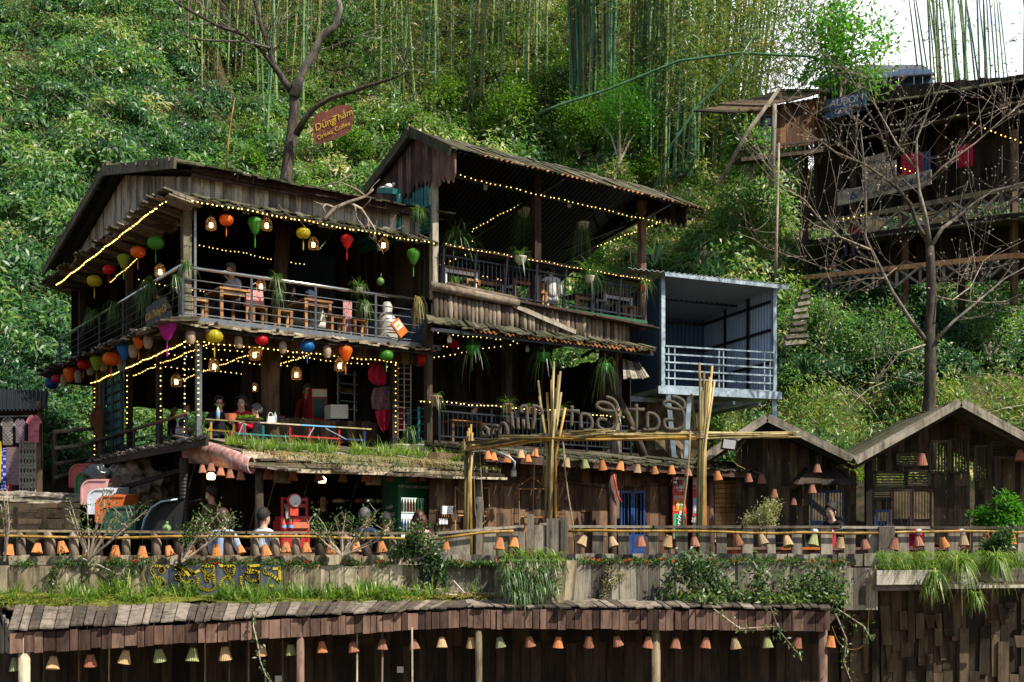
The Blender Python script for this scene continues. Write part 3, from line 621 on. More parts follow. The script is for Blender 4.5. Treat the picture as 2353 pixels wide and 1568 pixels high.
# first floor left wall: panel, louvred screen
m = MB(); m.planks(BL.p(6.6, Z1, 0), BL.p(5.75, Z1, 0), BL.p(5.75, 4.1, 0), BL.p(6.6, 4.1, 0), .17, .03, .002); m.build('side_wall', M['brown'], th)
m = MB(); m.sheet(BL.p(5.7, Z1+.3, -.03), BL.p(4.35, Z1+.3, -.03), BL.p(4.35, 4.05, -.03), BL.p(5.7, 4.05, -.03), 10, 1); sc = m.build('screen', M['teal'], th)
m = MB()
for k in range(9): z = Z1+.35+k*.2; m.beam(BL.p(4.35, z, .02), BL.p(5.72, z, .02), .025, .03)
for v in (4.35, 5.05, 5.72): m.beam(BL.p(v, Z1, .03), BL.p(v, 4.05, .03), .05, .05)
m.build('screen_bars', M['dkmetal'], sc)
m = MB(); m.lathe([(.001, 0), (.3, .0), (.34, .03), (.34, .05), (.3, .04), (.001, .03)], 20); tray = m.build('woven_tray', M['orange'], None, False, 'round woven bamboo tray hung on the left side wall of the tea house', 'tray'); tray.location = BL.at(228, 968, .12); tray.rotation_euler = (math.pi/2, 0, math.radians(-34.6-90+180)); tray.scale = (.8, 1.05, 1)
# railings
def rail(par, pl, u0, u1, z0, h, off, mtop, mbar, nb=5, posts=4, rt=.035, vert=False, nv=40, lean=0):
    m = MB(); m.tube([pl.p(u0, z0+h, off), pl.p(u1, z0+h, off)], rt, 8); tr_ = m.build('handrail', mtop, par, True)
    m = MB()
    if vert:
        m.beam(pl.p(u0, z0+.06, off), pl.p(u1, z0+.06, off), .025, .03); m.beam(pl.p(u0, z0+h-.14, off), pl.p(u1, z0+h-.14, off), .025, .03)
        for k in range(nv+1): u = u0+(u1-u0)*k/nv; m.beam(pl.p(u, z0+.06, off), pl.p(u, z0+h-.14, off), .016, .016, (1, 0, 0))
    else:
        for k in range(nb): z = z0+.05+(h-.12)*k/nb; m.tube([pl.p(u0, z, off), pl.p(u1, z, off)], .011, 5)
    for k in range(posts): u = u0+(u1-u0)*(k+.02)/(posts-.96); m.beam(pl.p(u, z0-.08, off+.01), pl.p(u, z0+h, off+.01+lean), .04, .04, (1, 0, 0))
    m.build('railing_bars', mbar, par)
rail(th, B1, -.28, UL-.05, Z2+.03, .90, .26, M['chrome'], M['metal'], 5, 5)
rail(th, BL, -.28, VL, Z2+.03, .90, .30, M['chrome'], M['dkmetal'], 5, 6)
rail(th, BL, -.05, 6.4, Z1+.02, .55, .1, M['brown'], M['dkmetal'], 3, 5)
# second floor side board with gold lettering
def text(s, name, mt, par, p, size, xd, up=(0, 0, 1), ext=.004, align='CENTER', shear=0, label=None):
    c = bpy.data.curves.new(name, 'FONT'); c.body = s; c.size = size; c.align_x = align; c.align_y = 'CENTER'; c.extrude = ext; c.shear = shear
    tmp = bpy.data.objects.new(name+'_src', c); me = bpy.data.meshes.new_from_object(tmp); bpy.data.objects.remove(tmp); bpy.data.curves.remove(c)
    me.materials.clear(); me.materials.append(mt); o = bpy.data.objects.new(name, me); COL.objects.link(o)
    x = V(xd).normalized(); u_ = V(up); z = x.cross(u_).normalized(); y = z.cross(x)
    mx = Matrix((x, y, z)).transposed().to_4x4(); mx.translation = V(p)
    if par: o.parent = par; mx.translation = V(p)-wl(par)
    o.matrix_local = mx
    return o
M['gold'] = plain('gold_paint', (.55, .36, .04), .5); M['sgn'] = plain('dark_sign_paint', (.03, .035, .04), .6); M['wtxt'] = plain('white_paint', (.8, .8, .78), .5); M['yelp'] = plain('yellow_paint', (.62, .46, .02), .6)
m = MB(); m.beam(BL.p(.15, Z2+.22, .42), BL.p(1.35, Z2+.22, .42), .03, .42); sb = m.build('name_board', M['sgn'], None, False, 'dark board with gold handwritten words leaning inside the left balcony rail', 'sign')
text('Cửu Thăng Cố', 'lettering', M['gold'], sb, BL.p(.75, Z2+.22, .44), .2, -BL.d, shear=.2)

# lights along the eaves
def bulbs(name, label, segs, step=.075, r=.014, mt='bulb', cord=True, group='warm string lights'):
    root = thing(name, label, 'string lights', segs[0][0], group); m = MB(); c = MB()
    for a, e in segs:
        L = (e-a).length; n = max(2, int(L/step))
        for k in range(n):
            p = a.lerp(e, (k+.5+R.uniform(-.18, .18))/n)+V((0, 0, R.uniform(-.008, .008)-.05*(L > 1.5)*math.sin(math.pi*((k/n*L/1.3) % 1))*.5)); m.lathe([(.001, -r), (r, -.3*r), (r, .5*r), (.001, r)], 5, p)
        if cord: c.tube([a+V((0, 0, .012)), e+V((0, 0, .012))], .006, 4)
    m.build('bulb_row', M[mt], root, kind='stuff'); c.build('cord', M['black'], root); return root
bulbs('string_lights', 'long string of warm bulbs along the upper eave of the tea house, round both sides', [(BL.at(128, 656, .93), BL.at(362, 474, .93)), (BL.at(362, 474, .93), B1.at(400, 453, .66)), (B1.at(400, 453, .66), B1.at(1000, 559, .66))], .095, .0135)
bulbs('string_lights', 'string of warm bulbs along the frieze under the first floor eave', [(BL.p(6.65, 4.05, .08), BL.p(-.05, 4.04, .08)), (B1.p(-.05, 4.04, .08), B1.at(915, 832, .08))], .10, .0125)
bulbs('string_lights', 'warm bulbs running up the metal corner post of the first floor', [(B1.at(456, 960, .1), B1.at(456, 785, .1)), (BL.p(.15, Z1+.1, .08), BL.p(.15, 4.0, .08))], .10, .0125)
for px, y0, y1, lab in ((369, 965, 828, 'warm bulbs on the dark post left of the seated boys'), (292, 980, 858, 'warm bulbs on the second post of the left side'), (217, 1050, 885, 'warm bulbs down the rear end post beside the round tray')):
    bulbs('string_lights', lab, [(BL.at(px, y0, .09), BL.at(px, y1, .09))], .11, .012)
bulbs('string_lights', 'warm bulbs on the post beside the hanging red cloths', [(B1.at(909, 1000, .05), B1.at(909, 832, .05))], .11, .012)
bulbs('string_lights', 'warm bulbs zigzagging across the first floor ceiling', [(b(.2, .9, 4.12), b(UL-.2, .9, 4.12)), (b(.2, 2.1, 4.12), b(2.9, 2.1, 4.12)), (b(.4, 3.6, 4.12), b(2.7, 3.6, 4.12)), (b(.5, .3, 4.12), b(.5, 5.8, 4.12)), (b(1.6, .3, 4.12), b(1.6, 5.8, 4.12)), (b(2.6, .3, 4.12), b(2.6, 2.4, 4.12))], .12, .010)
bulbs('string_lights', 'faint warm bulbs across the dark second floor ceiling', [(b(.3, 1.5, 6.3), b(3, 1.5, 6.2)), (b(.2, 4, 6.0), b(2.2, 4, 5.9)), (b(-.1, 3, 6.2), b(-.1, 5, 6.1))], .09, .009)

# ================================================================== ANNEX (middle building)
N1, N2 = 2.42, 5.56
ax = thing('annex', 'two storey open wooden annex with log skirt and sloping gable roof', 'building', a2(2.5, 2, TZ))
UA = 5.75; ZR = 8.98
m = MB(); f0, f1 = a2(-.25, -1.05, 8.2), a2(UA+1.0, -1.05, 8.15); g0, g1 = a2(-.25, .6, ZR), a2(UA+1.0, .6, ZR-.02)
for k in range(3): m.planks(f0.lerp(g0, k/3)+V((0, 0, .03*(k % 2))), f1.lerp(g1, k/3)+V((0, 0, .03*(k % 2))), f1.lerp(g1, (k+1.15)/3)+V((0, 0, .03)), f0.lerp(g0, (k+1.15)/3)+V((0, 0, .03)), .16, .025, .004, .06, .02)
h0, h1 = a2(-.25, 5, 7.4), a2(UA+1, 5, 7.4)
m.planks(g1+V((0, 0, .03)), g0+V((0, 0, .03)), h0, h1, .3, .03, .003, .05)
m.build('roof', M['mossy'], ax)
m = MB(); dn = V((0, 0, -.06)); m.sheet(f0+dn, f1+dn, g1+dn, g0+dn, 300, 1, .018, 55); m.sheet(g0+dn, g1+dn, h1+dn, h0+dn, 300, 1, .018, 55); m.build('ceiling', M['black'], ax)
m = MB(); e = V((0, 0, -.035)); m.sheet(a2(.35, -1.07, 8.175), a2(UA+.9, -1.07, 8.125), a2(UA+.9, -.95, 8.19), a2(.35, -.95, 8.24), 300, 1, .022, 48, (0, 0, 1)); m.build('corrugated_edge', M['orange'], ax)
m = MB(); m.beam(f0+V((0, 0, -.07)), g0+V((0, 0, .02)), .06, .2); m.beam(g0+V((0, 0, .02)), a2(-.25, 2.6, 8.26), .06, .2); m.build('barge_board', M['mossy'], ax)
def fringe(m, A, Bq, top, n, ln, t=.02):     # boards ending in points
    d = (Bq-A)/n
    nn = d.cross(V((0, 0, 1))).normalized()
    for k in range(n):
        p, q = A+d*k, A+d*(k+1); z = top(k/n); l = ln(k/n)*R.uniform(.9, 1.12); mid = (p+q)/2
        a_, b_, c_, e_, f_ = V((p.x, p.y, z)), V((q.x, q.y, z)), V((q.x, q.y, z-l)), V((mid.x, mid.y, z-l-.16)), V((p.x, p.y, z-l))
        vs = [x-nn*t for x in (a_, b_, c_, e_, f_)]+[x+nn*t for x in (a_, b_, c_, e_, f_)]; o = R.random()*9
        m.add(vs, [(4, 3, 2, 1, 0), (5, 6, 7, 8, 9)]+[(i, (i+1) % 5, 5+(i+1) % 5, 5+i) for i in range(5)], [(x.z+o, o+(i % 5)*.03, 0) for i, x in enumerate(vs)])
m = MB(); A_, B_ = a2(-.06, -.95, 0), a2(-.06, 3.0, 0)
fringe(m, A_, B_, lambda q: 8.2+(.72*q*3.95/1.55 if q*3.95 < 1.55 else .72-.37*(q*3.95-1.55))-.02, 22, lambda q: .42+.5*min(1, q*3)-.25*max(0, q-.5)); m.build('gable_boards', M['redw'], ax)
m = MB(); fringe(m, a2(UA+.5, -.95, 0), a2(UA+.5, 3.0, 0), lambda q: 8.15+(.75*q*2.5 if q < .4 else .75-.9*(q-.4)), 22, lambda q: .38); m.build('gable_boards', M['dark'], ax)
for u, w in ((0, .14), (2.62, .17), (UA-.05, .15)): post(a2(u, 0, 0), N2-.2, 8.4, w, M['redw' if u else 'grey'], ax)
for u in (.9, 2.9, 4.6): post(a2(u, 4.2, 0), N2-.2, 7.7, .12, M['brown'], ax)
m = MB()
for u in (2.62, UA-.05):                                          # roof truss
    m.beam(a2(u, -1, 8.1), a2(u, 4.8, 7.35), .06, .07); m.beam(a2(u, 0, 8.0), a2(u, 3, 7.9), .05, .06)
    for v in (0, .5, 1.0, 1.5): m.beam(a2(u, v, 7.95), a2(u, v+.35, 8.5), .035, .035)
m.beam(a2(-.1, 0, 8.05), a2(UA, 0, 8.0), .06, .08); m.build('truss', M['dkmetal'], ax)
m = MB(); m.sheet(a2(-.02, 0.0, 7.35), a2(-.02, 3.2, 7.2), a2(-.02, 3.2, 7.9), a2(-.02, 0, 8.0), 80, 1, .014, 26); m.sheet(A2L.p(3.2, 6.95, .1), A2L.p(3.2, 7.4, .1), A2L.p(0, 7.35, .1), A2L.p(0, 6.75, .1), 40, 1, .02, 6); m.build('gable_sheet', M['teal'], ax)
m = MB(); m.planks(a2(0, 4.6, N2), a2(3.0, 4.6, N2), a2(3.0, 4.6, 7.6), a2(0, 4.6, 7.6), .2, .03, 0); m.planks(a2(0, 4.6, N2), a2(0, .1, N2), a2(0, .1, 8.0), a2(0, 4.6, 7.6), .2, .03, 0); m.build('back_wall', M['dark'], ax)
m = MB()
for z, x1 in ((N1, UA-.2), (N2, UA)): m.hexa([a2(-.05, -.1, z-.14), a2(x1, -.1, z-.14), a2(x1, 4.7, z-.14), a2(-.05, 4.7, z-.14), a2(-.05, -.1, z), a2(x1, -.1, z), a2(x1, 4.7, z), a2(-.05, 4.7, z)], [(0, 0, 0)]*8)
m.build('floor', M['dark'], ax)
m = MB(); u = 0.0                                                 # log skirt
while u < UA-.55:
    r = R.uniform(.045, .065); x = R.uniform(-.015, .015); m.tube([A2.p(u, 4.86+R.uniform(-.03, .03), .05), A2.p(u+x, 5.2, .05+R.uniform(0, .02)), A2.p(u, 5.52, .05)], [r, r*1.05, r*.95], 7); u += r*2
m.build('log_skirt', M['log'], ax, True)
m = MB(); m.tube([A2.p(-.15, 5.60, .16), A2.p(2.0, 5.50, .2)], [.1, .085], 8); m.tube([A2.p(.25, 5.68, .12), A2.p(2.0, 5.60, .14)], [.07, .06], 8); m.build('skirt_log', M['log'], ax, True)
m = MB(); m.beam(A2.p(1.9, 5.45, .17), A2.p(3.6, 5.05, .17), .03, .1); m.build('loose_plank', M['grey'], ax)
m = MB(); m.beam(A2.p(2.0, 5.54, .15), A2.p(UA+.1, 5.42, .15), .2, .05, (0, 0, 1)); m.beam(A2.p(4.0, 5.44, .3), A2.p(UA+.15, 5.36, .3), .2, .03); m.build('edge_plank', M['redw'], ax)
m = MB(); m.beam(A2.p(.1, N2-.02, .13), A2.p(UA, N2-.04, .13), .02, .07); m.build('turf_edge', plain('green_turf', (.02, .10, .05), .9), ax)
rail(ax, A2, .1, UA-.05, N2+.02, .86, .1, M['dkmetal'], M['dkmetal'], 5, 8, .02, True, 52, .12)
m = MB(); m.beam(A2.p(.1, N2+.9, .2), A2.p(UA, N2+.9, .2), .16, .03); m.build('counter_board', M['brown'], ax)
bulbs('string_lights', 'white-gold bulbs along the front edge of the annex balcony counter', [(A2.p(.05, N2+.92, .29), A2.p(UA, N2+.92, .29))], .11, .009)
bulbs('string_lights', 'warm bulbs along the beam under the annex roof edge', [(A2.p(.45, 8.0, .2), A2.p(UA+.3, 7.92, .2)), (A2.p(UA+.4, 7.95, .2), A2.p(UA+.4, 7.9, -2.4))], .13, .011)
bulbs('string_lights', 'warm bulbs down the truss and over the back of the annex', [(a2(2.62, .05, 8.0), a2(2.62, 2.6, 7.85)), (a2(2.62, 2.6, 7.85), a2(2.62, 2.6, 7.3)), (a2(2.62, 2.6, 7.3), a2(1.7, 4.3, 6.9)), (a2(.3, 4.3, 7.0), a2(2, 4.3, 6.9)), (a2(2.3, 3.5, 7.05), a2(5, 3.5, 7.0)), (a2(1.7, 4.4, 6.7), a2(5.3, 4.4, 6.6))], .14, .010)
# lower storey of the annex
m = MB(); skirt(m, A2.at(983, 742, .95), A2.at(1512, 806, .95), A2.p(UA-.1, 4.98, 0), A2.p(-.2, 4.98, 0), .17, 2, .025); m.build('awning', M['mossy'], ax)
m = MB(); m.sheet(A2.at(1085, 761, .97), A2.at(1500, 812, .97), A2.at(1498, 800, .7), A2.at(1088, 752, .7), 260, 1, .022, 40, (0, 0, 1)); m.build('corrugated_edge', M['orange'], ax)
m = MB()
for u in (.1, 2, 3.9, 5.3): m.beam(A2.p(u, 4.55, 0), A2.p(u, 4.75, .9), .05, .05)
m.beam(A2.at(990, 757, .85), A2.at(1500, 815, .85), .05, .07); m.build('bracket', M['dkmetal'], ax)
post(A2.at(984, 880, .02), TZ, 4.9, .13, M['dark'], ax); post(A2.at(1165, 850, -.3), N1-.1, 4.9, .17, M['dark'], ax); post(A2.at(1388, 850, -.1), N1-.1, 4.9, .17, M['brown'], ax)
m = MB()
for k in range(9):
    p = A2.at(1390+R.uniform(0, 34), 900, R.uniform(-.12, .12)); r = R.uniform(.05, .09); m.tube([V((p.x+R.uniform(-.04, .04), p.y, TZ)), V((p.x, p.y, 2)), V((p.x+R.uniform(-.05, .05), p.y, R.uniform(4.0, 4.9)))], [r, r, r*.7], 7)
m.build('bark_bundle_post', M['log'], ax, True)
m = MB(); m.tube([A2.at(1395, 862, .3), A2.at(1432, 935, .45), A2.at(1462, 1000, .6), A2.at(1480, 1050, .7)], [.07, .08, .09, .10], 8); m.build('prop_log', M['log'], ax, True)
m = MB()
for (u0, u1, z0, z1) in ((-.0, .35, N1, 5.5), (1.0, UA-.3, N1, 5.5), (.35, 1.0, N1, 2.75), (.35, 1.0, 4.05, 5.5)): m.planks(a2(u0, 3.2, z0), a2(u1, 3.2, z0), a2(u1, 3.2, z1), a2(u0, 3.2, z1), .22, .03, .006, .0, .0, .04)
m.planks(a2(UA-.3, 3.2, N1), a2(UA-.3, .1, N1), a2(UA-.3, .1, 4.8), a2(UA-.3, 3.2, 4.8), .22, .03, .004); m.build('back_wall', M['dark'], ax)
rail(ax, A2, .05, UA-.45, N1+.04, .72, .1, M['dkmetal'], M['dkmetal'], 5, 5, .018, True, 44)
m = MB(); m.beam(A2.p(1.05, N1+.80, .12), A2.p(2.9, N1+.80, .12), .2, .03); m.beam(A2.p(3.6, N1+.8, .12), A2.p(5.2, N1+.8, .12), .2, .03); m.build('counter_board', M['dkmetal'], ax)
bulbs('string_lights', 'bulbs along the counter of the lower annex rail', [(A2.p(-.5, N1+.76, .2), A2.p(.15, N1+.80, .2)), (A2.p(.15, N1+.8, .22), A2.p(3.0, N1+.82, .24)), (A2.p(3.6, N1+.82, .24), A2.p(5.2, N1+.82, .24))], .1, .012)
bulbs('string_lights', 'bulbs across the low ceiling of the lower annex', [(a2(.1, .3, 4.75), a2(2.3, .3, 4.8)), (a2(.1, .9, 4.6), a2(1.2, .9, 4.6)), (a2(.6, 1.6, 4.4), a2(2.4, -.1, 4.75)), (a2(2.8, -.3, 4.72), a2(5.4, -.3, 4.75)), (a2(.2, 2.4, 4.2), a2(1.2, 2.4, 4.15))], .12, .010)
m = MB()
for k in range(5): m.beam(A2L.p(0, N1+.05+k*.16, .1), A2L.p(.9, N1+.05+k*.16, .1), .03, .03)
for v in (0, .45, .9): m.beam(A2L.p(v, N1-.3, .1), A2L.p(v, N1+.75, .1), .05, .05)
m.build('side_rail', M['teal'], ax)
# foot of the annex: little awning sheet on its right end
m = MB(); m.planks(A2.at(1432, 872, 1.0), A2.at(1492, 868, 1.1), A2.at(1470, 836, .3), A2.at(1430, 826, .2), .09, .02, .004, .05, .012); m.build('rain_awning', M['grey'], ax)

# ================================================================== BLUE SHED
sd = V((.95, .312, 0)).normalized(); sv = V((-.38, .925, 0)).normalized(); so_ = at(1521, 890, 28.0); SZ = so_.z; SW, SDp, SHh = 3.02, 3.2, 2.66
def sh(u, v, z): q = V((so_.x, so_.y, 0))+sd*u+sv*v; return V((q.x, q.y, SZ+z))
sdn = V((sd.y, -sd.x, 0))
ms = thing('metal_shed', 'blue corrugated metal shed on steel legs with an open front and white railing', 'shed', sh(1.5, 1.5, -3))
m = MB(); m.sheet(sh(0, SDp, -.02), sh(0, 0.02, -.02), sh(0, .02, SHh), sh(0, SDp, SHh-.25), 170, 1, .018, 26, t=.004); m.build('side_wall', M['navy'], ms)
m = MB(); m.sheet(sh(SW, .02, 0), sh(SW, SDp, 0), sh(SW, SDp, SHh-.2), sh(SW, .02, SHh-.04), 170, 1, .018, 26, t=.004); m.build('side_wall', M['navy_skylit'], ms)
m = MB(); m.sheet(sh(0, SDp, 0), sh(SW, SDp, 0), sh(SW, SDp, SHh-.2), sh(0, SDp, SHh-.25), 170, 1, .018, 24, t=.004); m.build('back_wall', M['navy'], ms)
m = MB(); m.sheet(sh(-1.05, -.35, SHh+.02), sh(SW+.2, -.35, SHh-.06), sh(SW+.2, SDp+.3, SHh-.3), sh(-1.05, SDp+.3, SHh-.3), 170, 1, .02, 30, t=.006); m.build('roof', plain('zinc_roof', (.42, .47, .47), .4, .5), ms)
m = MB(); m.beam(sh(-.1, -.33, SHh-.05), sh(SW+.2, -.33, SHh-.13), .03, .09); m.build('roof_trim', M['galv'], ms)
for u in (0, SW): m = MB(); m.beam(sh(u, -.02, -.02), sh(u, -.02, SHh), .1, .1, sv); m.build('post', M['galv'], ms)
m = MB()
for z in (.75, 1.55, 2.25): m.beam(sh(SW-.05, .05, z), sh(SW-.05, SDp, z), .05, .06); m.beam(sh(.05, SDp-.05, z), sh(SW, SDp-.05, z), .05, .06); m.beam(sh(.05, .05, z), sh(.05, SDp, z), .05, .06)
for v in (1.05, 2.1): m.beam(sh(SW-.05, v, 0), sh(SW-.05, v, SHh-.1), .06, .05, sv); m.beam(sh(.05, v, 0), sh(.05, v, SHh-.1), .06, .05, sv)
m.beam(sh(0, 1.6, SHh-.14), sh(SW, 1.6, SHh-.2), .06, .08); m.build('frame', M['dkmetal'], ms)
m = MB(); m.hexa([sh(-.1, -.1, -.12), sh(SW+.1, -.1, -.12), sh(SW+.1, SDp, -.12), sh(-.1, SDp, -.12), sh(-.1, -.1, -.02), sh(SW+.1, -.1, -.02), sh(SW+.1, SDp, -.02), sh(-.1, SDp, -.02)], [(0, 0, 0)]*8); m.build('floor', M['galv'], ms)  # pale metal chosen so the floor bounces light into the shed
m = MB(); m.beam(sh(-.18, -.14, -.09), sh(SW+.12, -.14, -.09), .06, .18)
for v in (.8, 1.7, 2.6): m.beam(sh(-.6, v, -.2), sh(SW, v, -.2), .07, .12)
for u in (.5, 1.2, 1.9, 2.6): m.beam(sh(u, -.05, -.3), sh(u, SDp, -.3), .06, .08)
m.build('floor_beam', M['galv'], ms)
for (u, v, u2, v2, zz) in ((.1, -.1, .65, .3, -3.2), (.72, .0, .66, .2, -3.2), (SW, 0, SW+.12, .0, -2.2), (1.6, 2.2, 1.6, 2.2, -1.9)): m = MB(); m.beam(sh(u, v, -.15), sh(u2, v2, zz), .11, .11, (1, 0, 0)); m.build('leg', M['galv'], ms)
m = MB()
for k in range(6): m.beam(sh(.05, -.08, .02+k*.19), sh(SW-.05, -.08, .02+k*.19), .03, .035)
for u in (.14, .3, 1.48, 1.6, SW-.3, SW-.14): m.beam(sh(u, -.06, 0), sh(u, -.06, .97), .03, .03, sv)
m.build('railing', M['galv'], ms)
# ================================================================== BAR under the tea house
FR = Facade(0, 0, 90)
def fr(Y):
    f = Facade(0, Y, 90); return f
bar = thing('snack_bar', 'open snack bar under a mossy plank roof overgrown with grass', 'building', b0(2, 1, TZ))
UB = 4.15
def bz(v): return 1.50+.16*v
m = MB()
for k, (v0, v1, dz) in enumerate([(-.45, .25, -.05), (-.25, 1.0, .06), (-.05, 2.2, .12), (.2, 3.5, .14)]):
    m.planks(b0(-.15, v0, bz(v0)+dz), b0(UB+.35, v0, bz(v0)+dz), b0(UB+.35, v1, bz(v1)+dz), b0(-.15, v1, bz(v1)+dz), .22, .03, .004, .1, .02, tl=.015)
m.build('roof', M['shing'], bar)
m = MB()
for v, dz, h in ((-.42, -.06, .05), (-.34, .0, .07), (-.22, .09, .06), (-.08, .15, .06)):
    u = -.2
    while u < UB+.4: e = min(UB+.45, u+R.uniform(.7, 1.8)); m.beam(b0(u, v+R.uniform(-.05, .05), bz(v)+dz+R.uniform(-.03, .03)), b0(e, v+R.uniform(-.05, .05), bz(v)+dz+R.uniform(-.03, .03)), .05, h*R.uniform(.7, 1.2)); u = e
m.build('roof_edge_board', M['pale'], bar)
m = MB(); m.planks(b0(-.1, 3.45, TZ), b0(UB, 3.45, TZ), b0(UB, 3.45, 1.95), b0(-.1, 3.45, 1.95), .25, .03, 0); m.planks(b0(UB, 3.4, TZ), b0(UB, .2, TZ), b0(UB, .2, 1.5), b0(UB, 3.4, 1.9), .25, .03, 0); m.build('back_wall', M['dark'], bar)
m = MB(); m.tube([b0(.05, -.15, TZ), b0(.05, -.15, 1.55)], [.075, .065], 9); m.build('post', M['log'], bar, True)
post(b0(UB+.02, -.1, 0), TZ, 1.9, .14, M['grey'], bar)
m = MB(); m.planks(b0(1.2, 1.75, TZ), b0(3.4, 1.75, TZ), b0(3.4, 1.75, .42), b0(1.2, 1.75, .42), .2, .03, .002); ct = m.build('counter', M['dark'], bar); m = MB(); m.beam(b0(1.1, 1.85, .45), b0(3.45, 1.85, .45), .5, .05); m.build('counter_top', M['brown'], ct)
# plank wall to the right of the bar with its own eave
kw = thing('plank_wall_house', 'long low house with a patchwork wall of dark brown planks under a shingle eave', 'building', b0(8, .5, TZ))
U1 = 12.4
def wallp(f, x0, x1, yt, yb, w, t, n, m, holes=(), gapp=.0, rows=None):
    """vertical planks between px x0..x1 on a plane f(px,py); holes are (xa, xb, ya, yb)"""
    x = x0
    while x < x1:
        e = min(x1, x+w*R.uniform(.65, 1.35)); c = (x+e)/2; a = yt(c) if callable(yt) else yt; z = yb(c) if callable(yb) else yb
        cuts = sorted([(h[2], h[3]) for h in holes if h[0] < c < h[1]]); seg = []; y = a
        for (p, q) in cuts:
            if p > y: seg.append((y, p))
            y = max(y, q)
        if y < z: seg.append((y, z))
        if rows:
            s2 = []
            for (p, q) in seg:
                br = [p]+sorted(r+R.uniform(-8, 8) for r in rows if p+12 < r < q-12)+[q]; s2 += list(zip(br, br[1:]))
            seg = s2
        if R.random() > gapp:
            for (p, q) in seg:
                o = n*R.uniform(-.014, .014); g = .3+R.random()*.4*(gapp > 0)
                m.plank([f(x+g, q)+o, f(e-g, q)+o, f(e-g, p)+o, f(x+g, p)+o], n, t)
        x = e
m = MB(); fw = lambda x, y: B0.at(x, y, -.05)
wallp(fw, 985, 1540, lambda x: 1040+.052*(x-1000), lambda x: 1290, 18, .025, B0.n, m, [(1424, 1482, 1128, 1300)], 0, [1110, 1175, 1235]); m.build('wall', M['wall'], kw)
m = MB(); wallp(fw, 1540, 1640, 1078, 1285, 9, .02, B0.n, m, [], 0); m.build('wall', M['redw'], kw)
m = MB(); wallp(fw, 1702, 1810, lambda x: 1085+.05*(x-1700), 1285, 15, .03, B0.n, m); m.build('wall', M['brown'], kw)
m = MB()
y = 1104
while y < 1240: h = R.uniform(7, 14); o = R.uniform(0, .03); m.plank([B0.at(1641, y+h-.5, o), B0.at(1641, y+.5, o), B0.at(1702, y+.5, o), B0.at(1702, y+h-.5, o)], B0.n, .04); y += h
m.build('slab_panel', M['orange'], kw)
for px in (1622, 1633, 1815): m = MB(); p = B0.at(px, 1200, .06); m.tube([(p.x, p.y, TZ), (p.x, p.y, 1.75)], .065, 8); m.build('round_post', M['redw'], kw, True)
m = MB(); p = B0.at(1407, 1200, .45); m.tube([(p.x, p.y, TZ), (p.x, p.y, 1.72)], .085, 9); m.build('round_post', M['redw'], kw, True)
m = MB(); A_, B_ = B0.at(1105, 1043, .65), B0.at(1822, 1090, .65); skirt(m, A_, B_, b0(U1, 2.2, 2.15), b0(UB+.1, 2.2, 2.15), .18, 3, .025, .08); m.build('eave', M['mossy'], kw)
m = MB(); m.beam(B0.at(1110, 1052, .58), B0.at(1815, 1098, .58), .03, .13); m.beam(B0.at(1110, 1056, .5), B0.at(1815, 1102, .5), .05, .05); m.build('eave_board', M['redw'], kw)
m = MB(); m.planks(b0(UB+.1, -.02, 1.62), b0(UB+.1, -.6, 1.62), b0(UB+.1, -.6, 1.68), b0(UB+.1, -.02, 1.68), .2, .02, 0); m.build('eave_end', M['dark'], kw)
def door(lab, f, n, x0, x1, y0, y1, mt, leaves_=2, slat=4, par=None):
    m = MB(); w = (x1-x0)/leaves_; root = None
    for k in range(leaves_):
        a, c = x0+k*w+.6, x0+(k+1)*w-.6; yy = [y0, y0+(y1-y0)*.07, y0+(y1-y0)*.62, y0+(y1-y0)*.68, y1]
        for (xa, xb, ya, yb) in ((a, a+4, y0, y1), (c-4, c, y0, y1), (a+4, c-4, y0, y0+6), (a+4, c-4, yy[2], yy[3]), (a+4, c-4, yy[3], y1)): m.plank([f(xa, yb), f(xb, yb), f(xb, ya), f(xa, ya)], n, .04)
        for i in range(slat): x = a+5+(c-a-10)*(i+.5)/slat; m.plank([f(x-.8, yy[2]), f(x+.8, yy[2]), f(x+.8, y0+6), f(x-.8, y0+6)], n, .02)
    return m.build('door', mt, par, label=lab)
door('dark blue double door', lambda x, y: B0.at(x, y, .02), B0.n, 1424, 1482, 1128, 1290, M['blue'], 2, 2, kw)
# frames of bamboo cane on the wall
f = lambda x, y: B0.at(x, y, .06)
for lab, L_ in (('thin cane frame with a diagonal brace on the plank wall, left one by the meters', [((1046, 1118), (1046, 1240)), ((1123, 1122), (1126, 1240)), ((1046, 1120), (1125, 1122)), ((1050, 1185), (1125, 1187)), ((1048, 1122), (1124, 1183)), ((1072, 1240), (1124, 1190))]), ('house shaped cane frame with a peaked top on the plank wall', [((1192, 1124), (1194, 1240)), ((1192, 1124), (1254, 1124)), ((1192, 1188), (1254, 1190)), ((1190, 1119), (1223, 1095)), ((1223, 1095), (1252, 1120))])):
    m = MB()
    for a, c in L_: m.tube([f(*a), f(*c)], .012, 5)
    m.build('cane_frame', M['orange'], None, False, lab, 'cane frame', 'cane frames on the plank wall')
m = MB()
for i, (x0, x1) in enumerate(((1502, 1514), (1515, 1527))): m.beam(B0.at(985+i*0+ (x0-1502)+35, 1163, .06), B0.at(985+(x0-1502)+35, 1182, .06), .1, .07, B0.n)
em = m.build('electric_meter', M['white'], None, False, 'pair of white electric meter boxes with orange wires on the plank wall', 'meter')
m = MB()
for i in range(3): m.beam(B0.at(1011+i*7, 1192, .05), B0.at(1011+i*7, 1205, .05), .045, .03, B0.n)
m.build('socket', M['white'], em)
m = MB()
for i in range(4): m.tube([B0.at(1017+i*4, 1181, .07), B0.at(1016+i*5, 1188, .12), B0.at(1013+i*5, 1193, .07)], .006, 4)
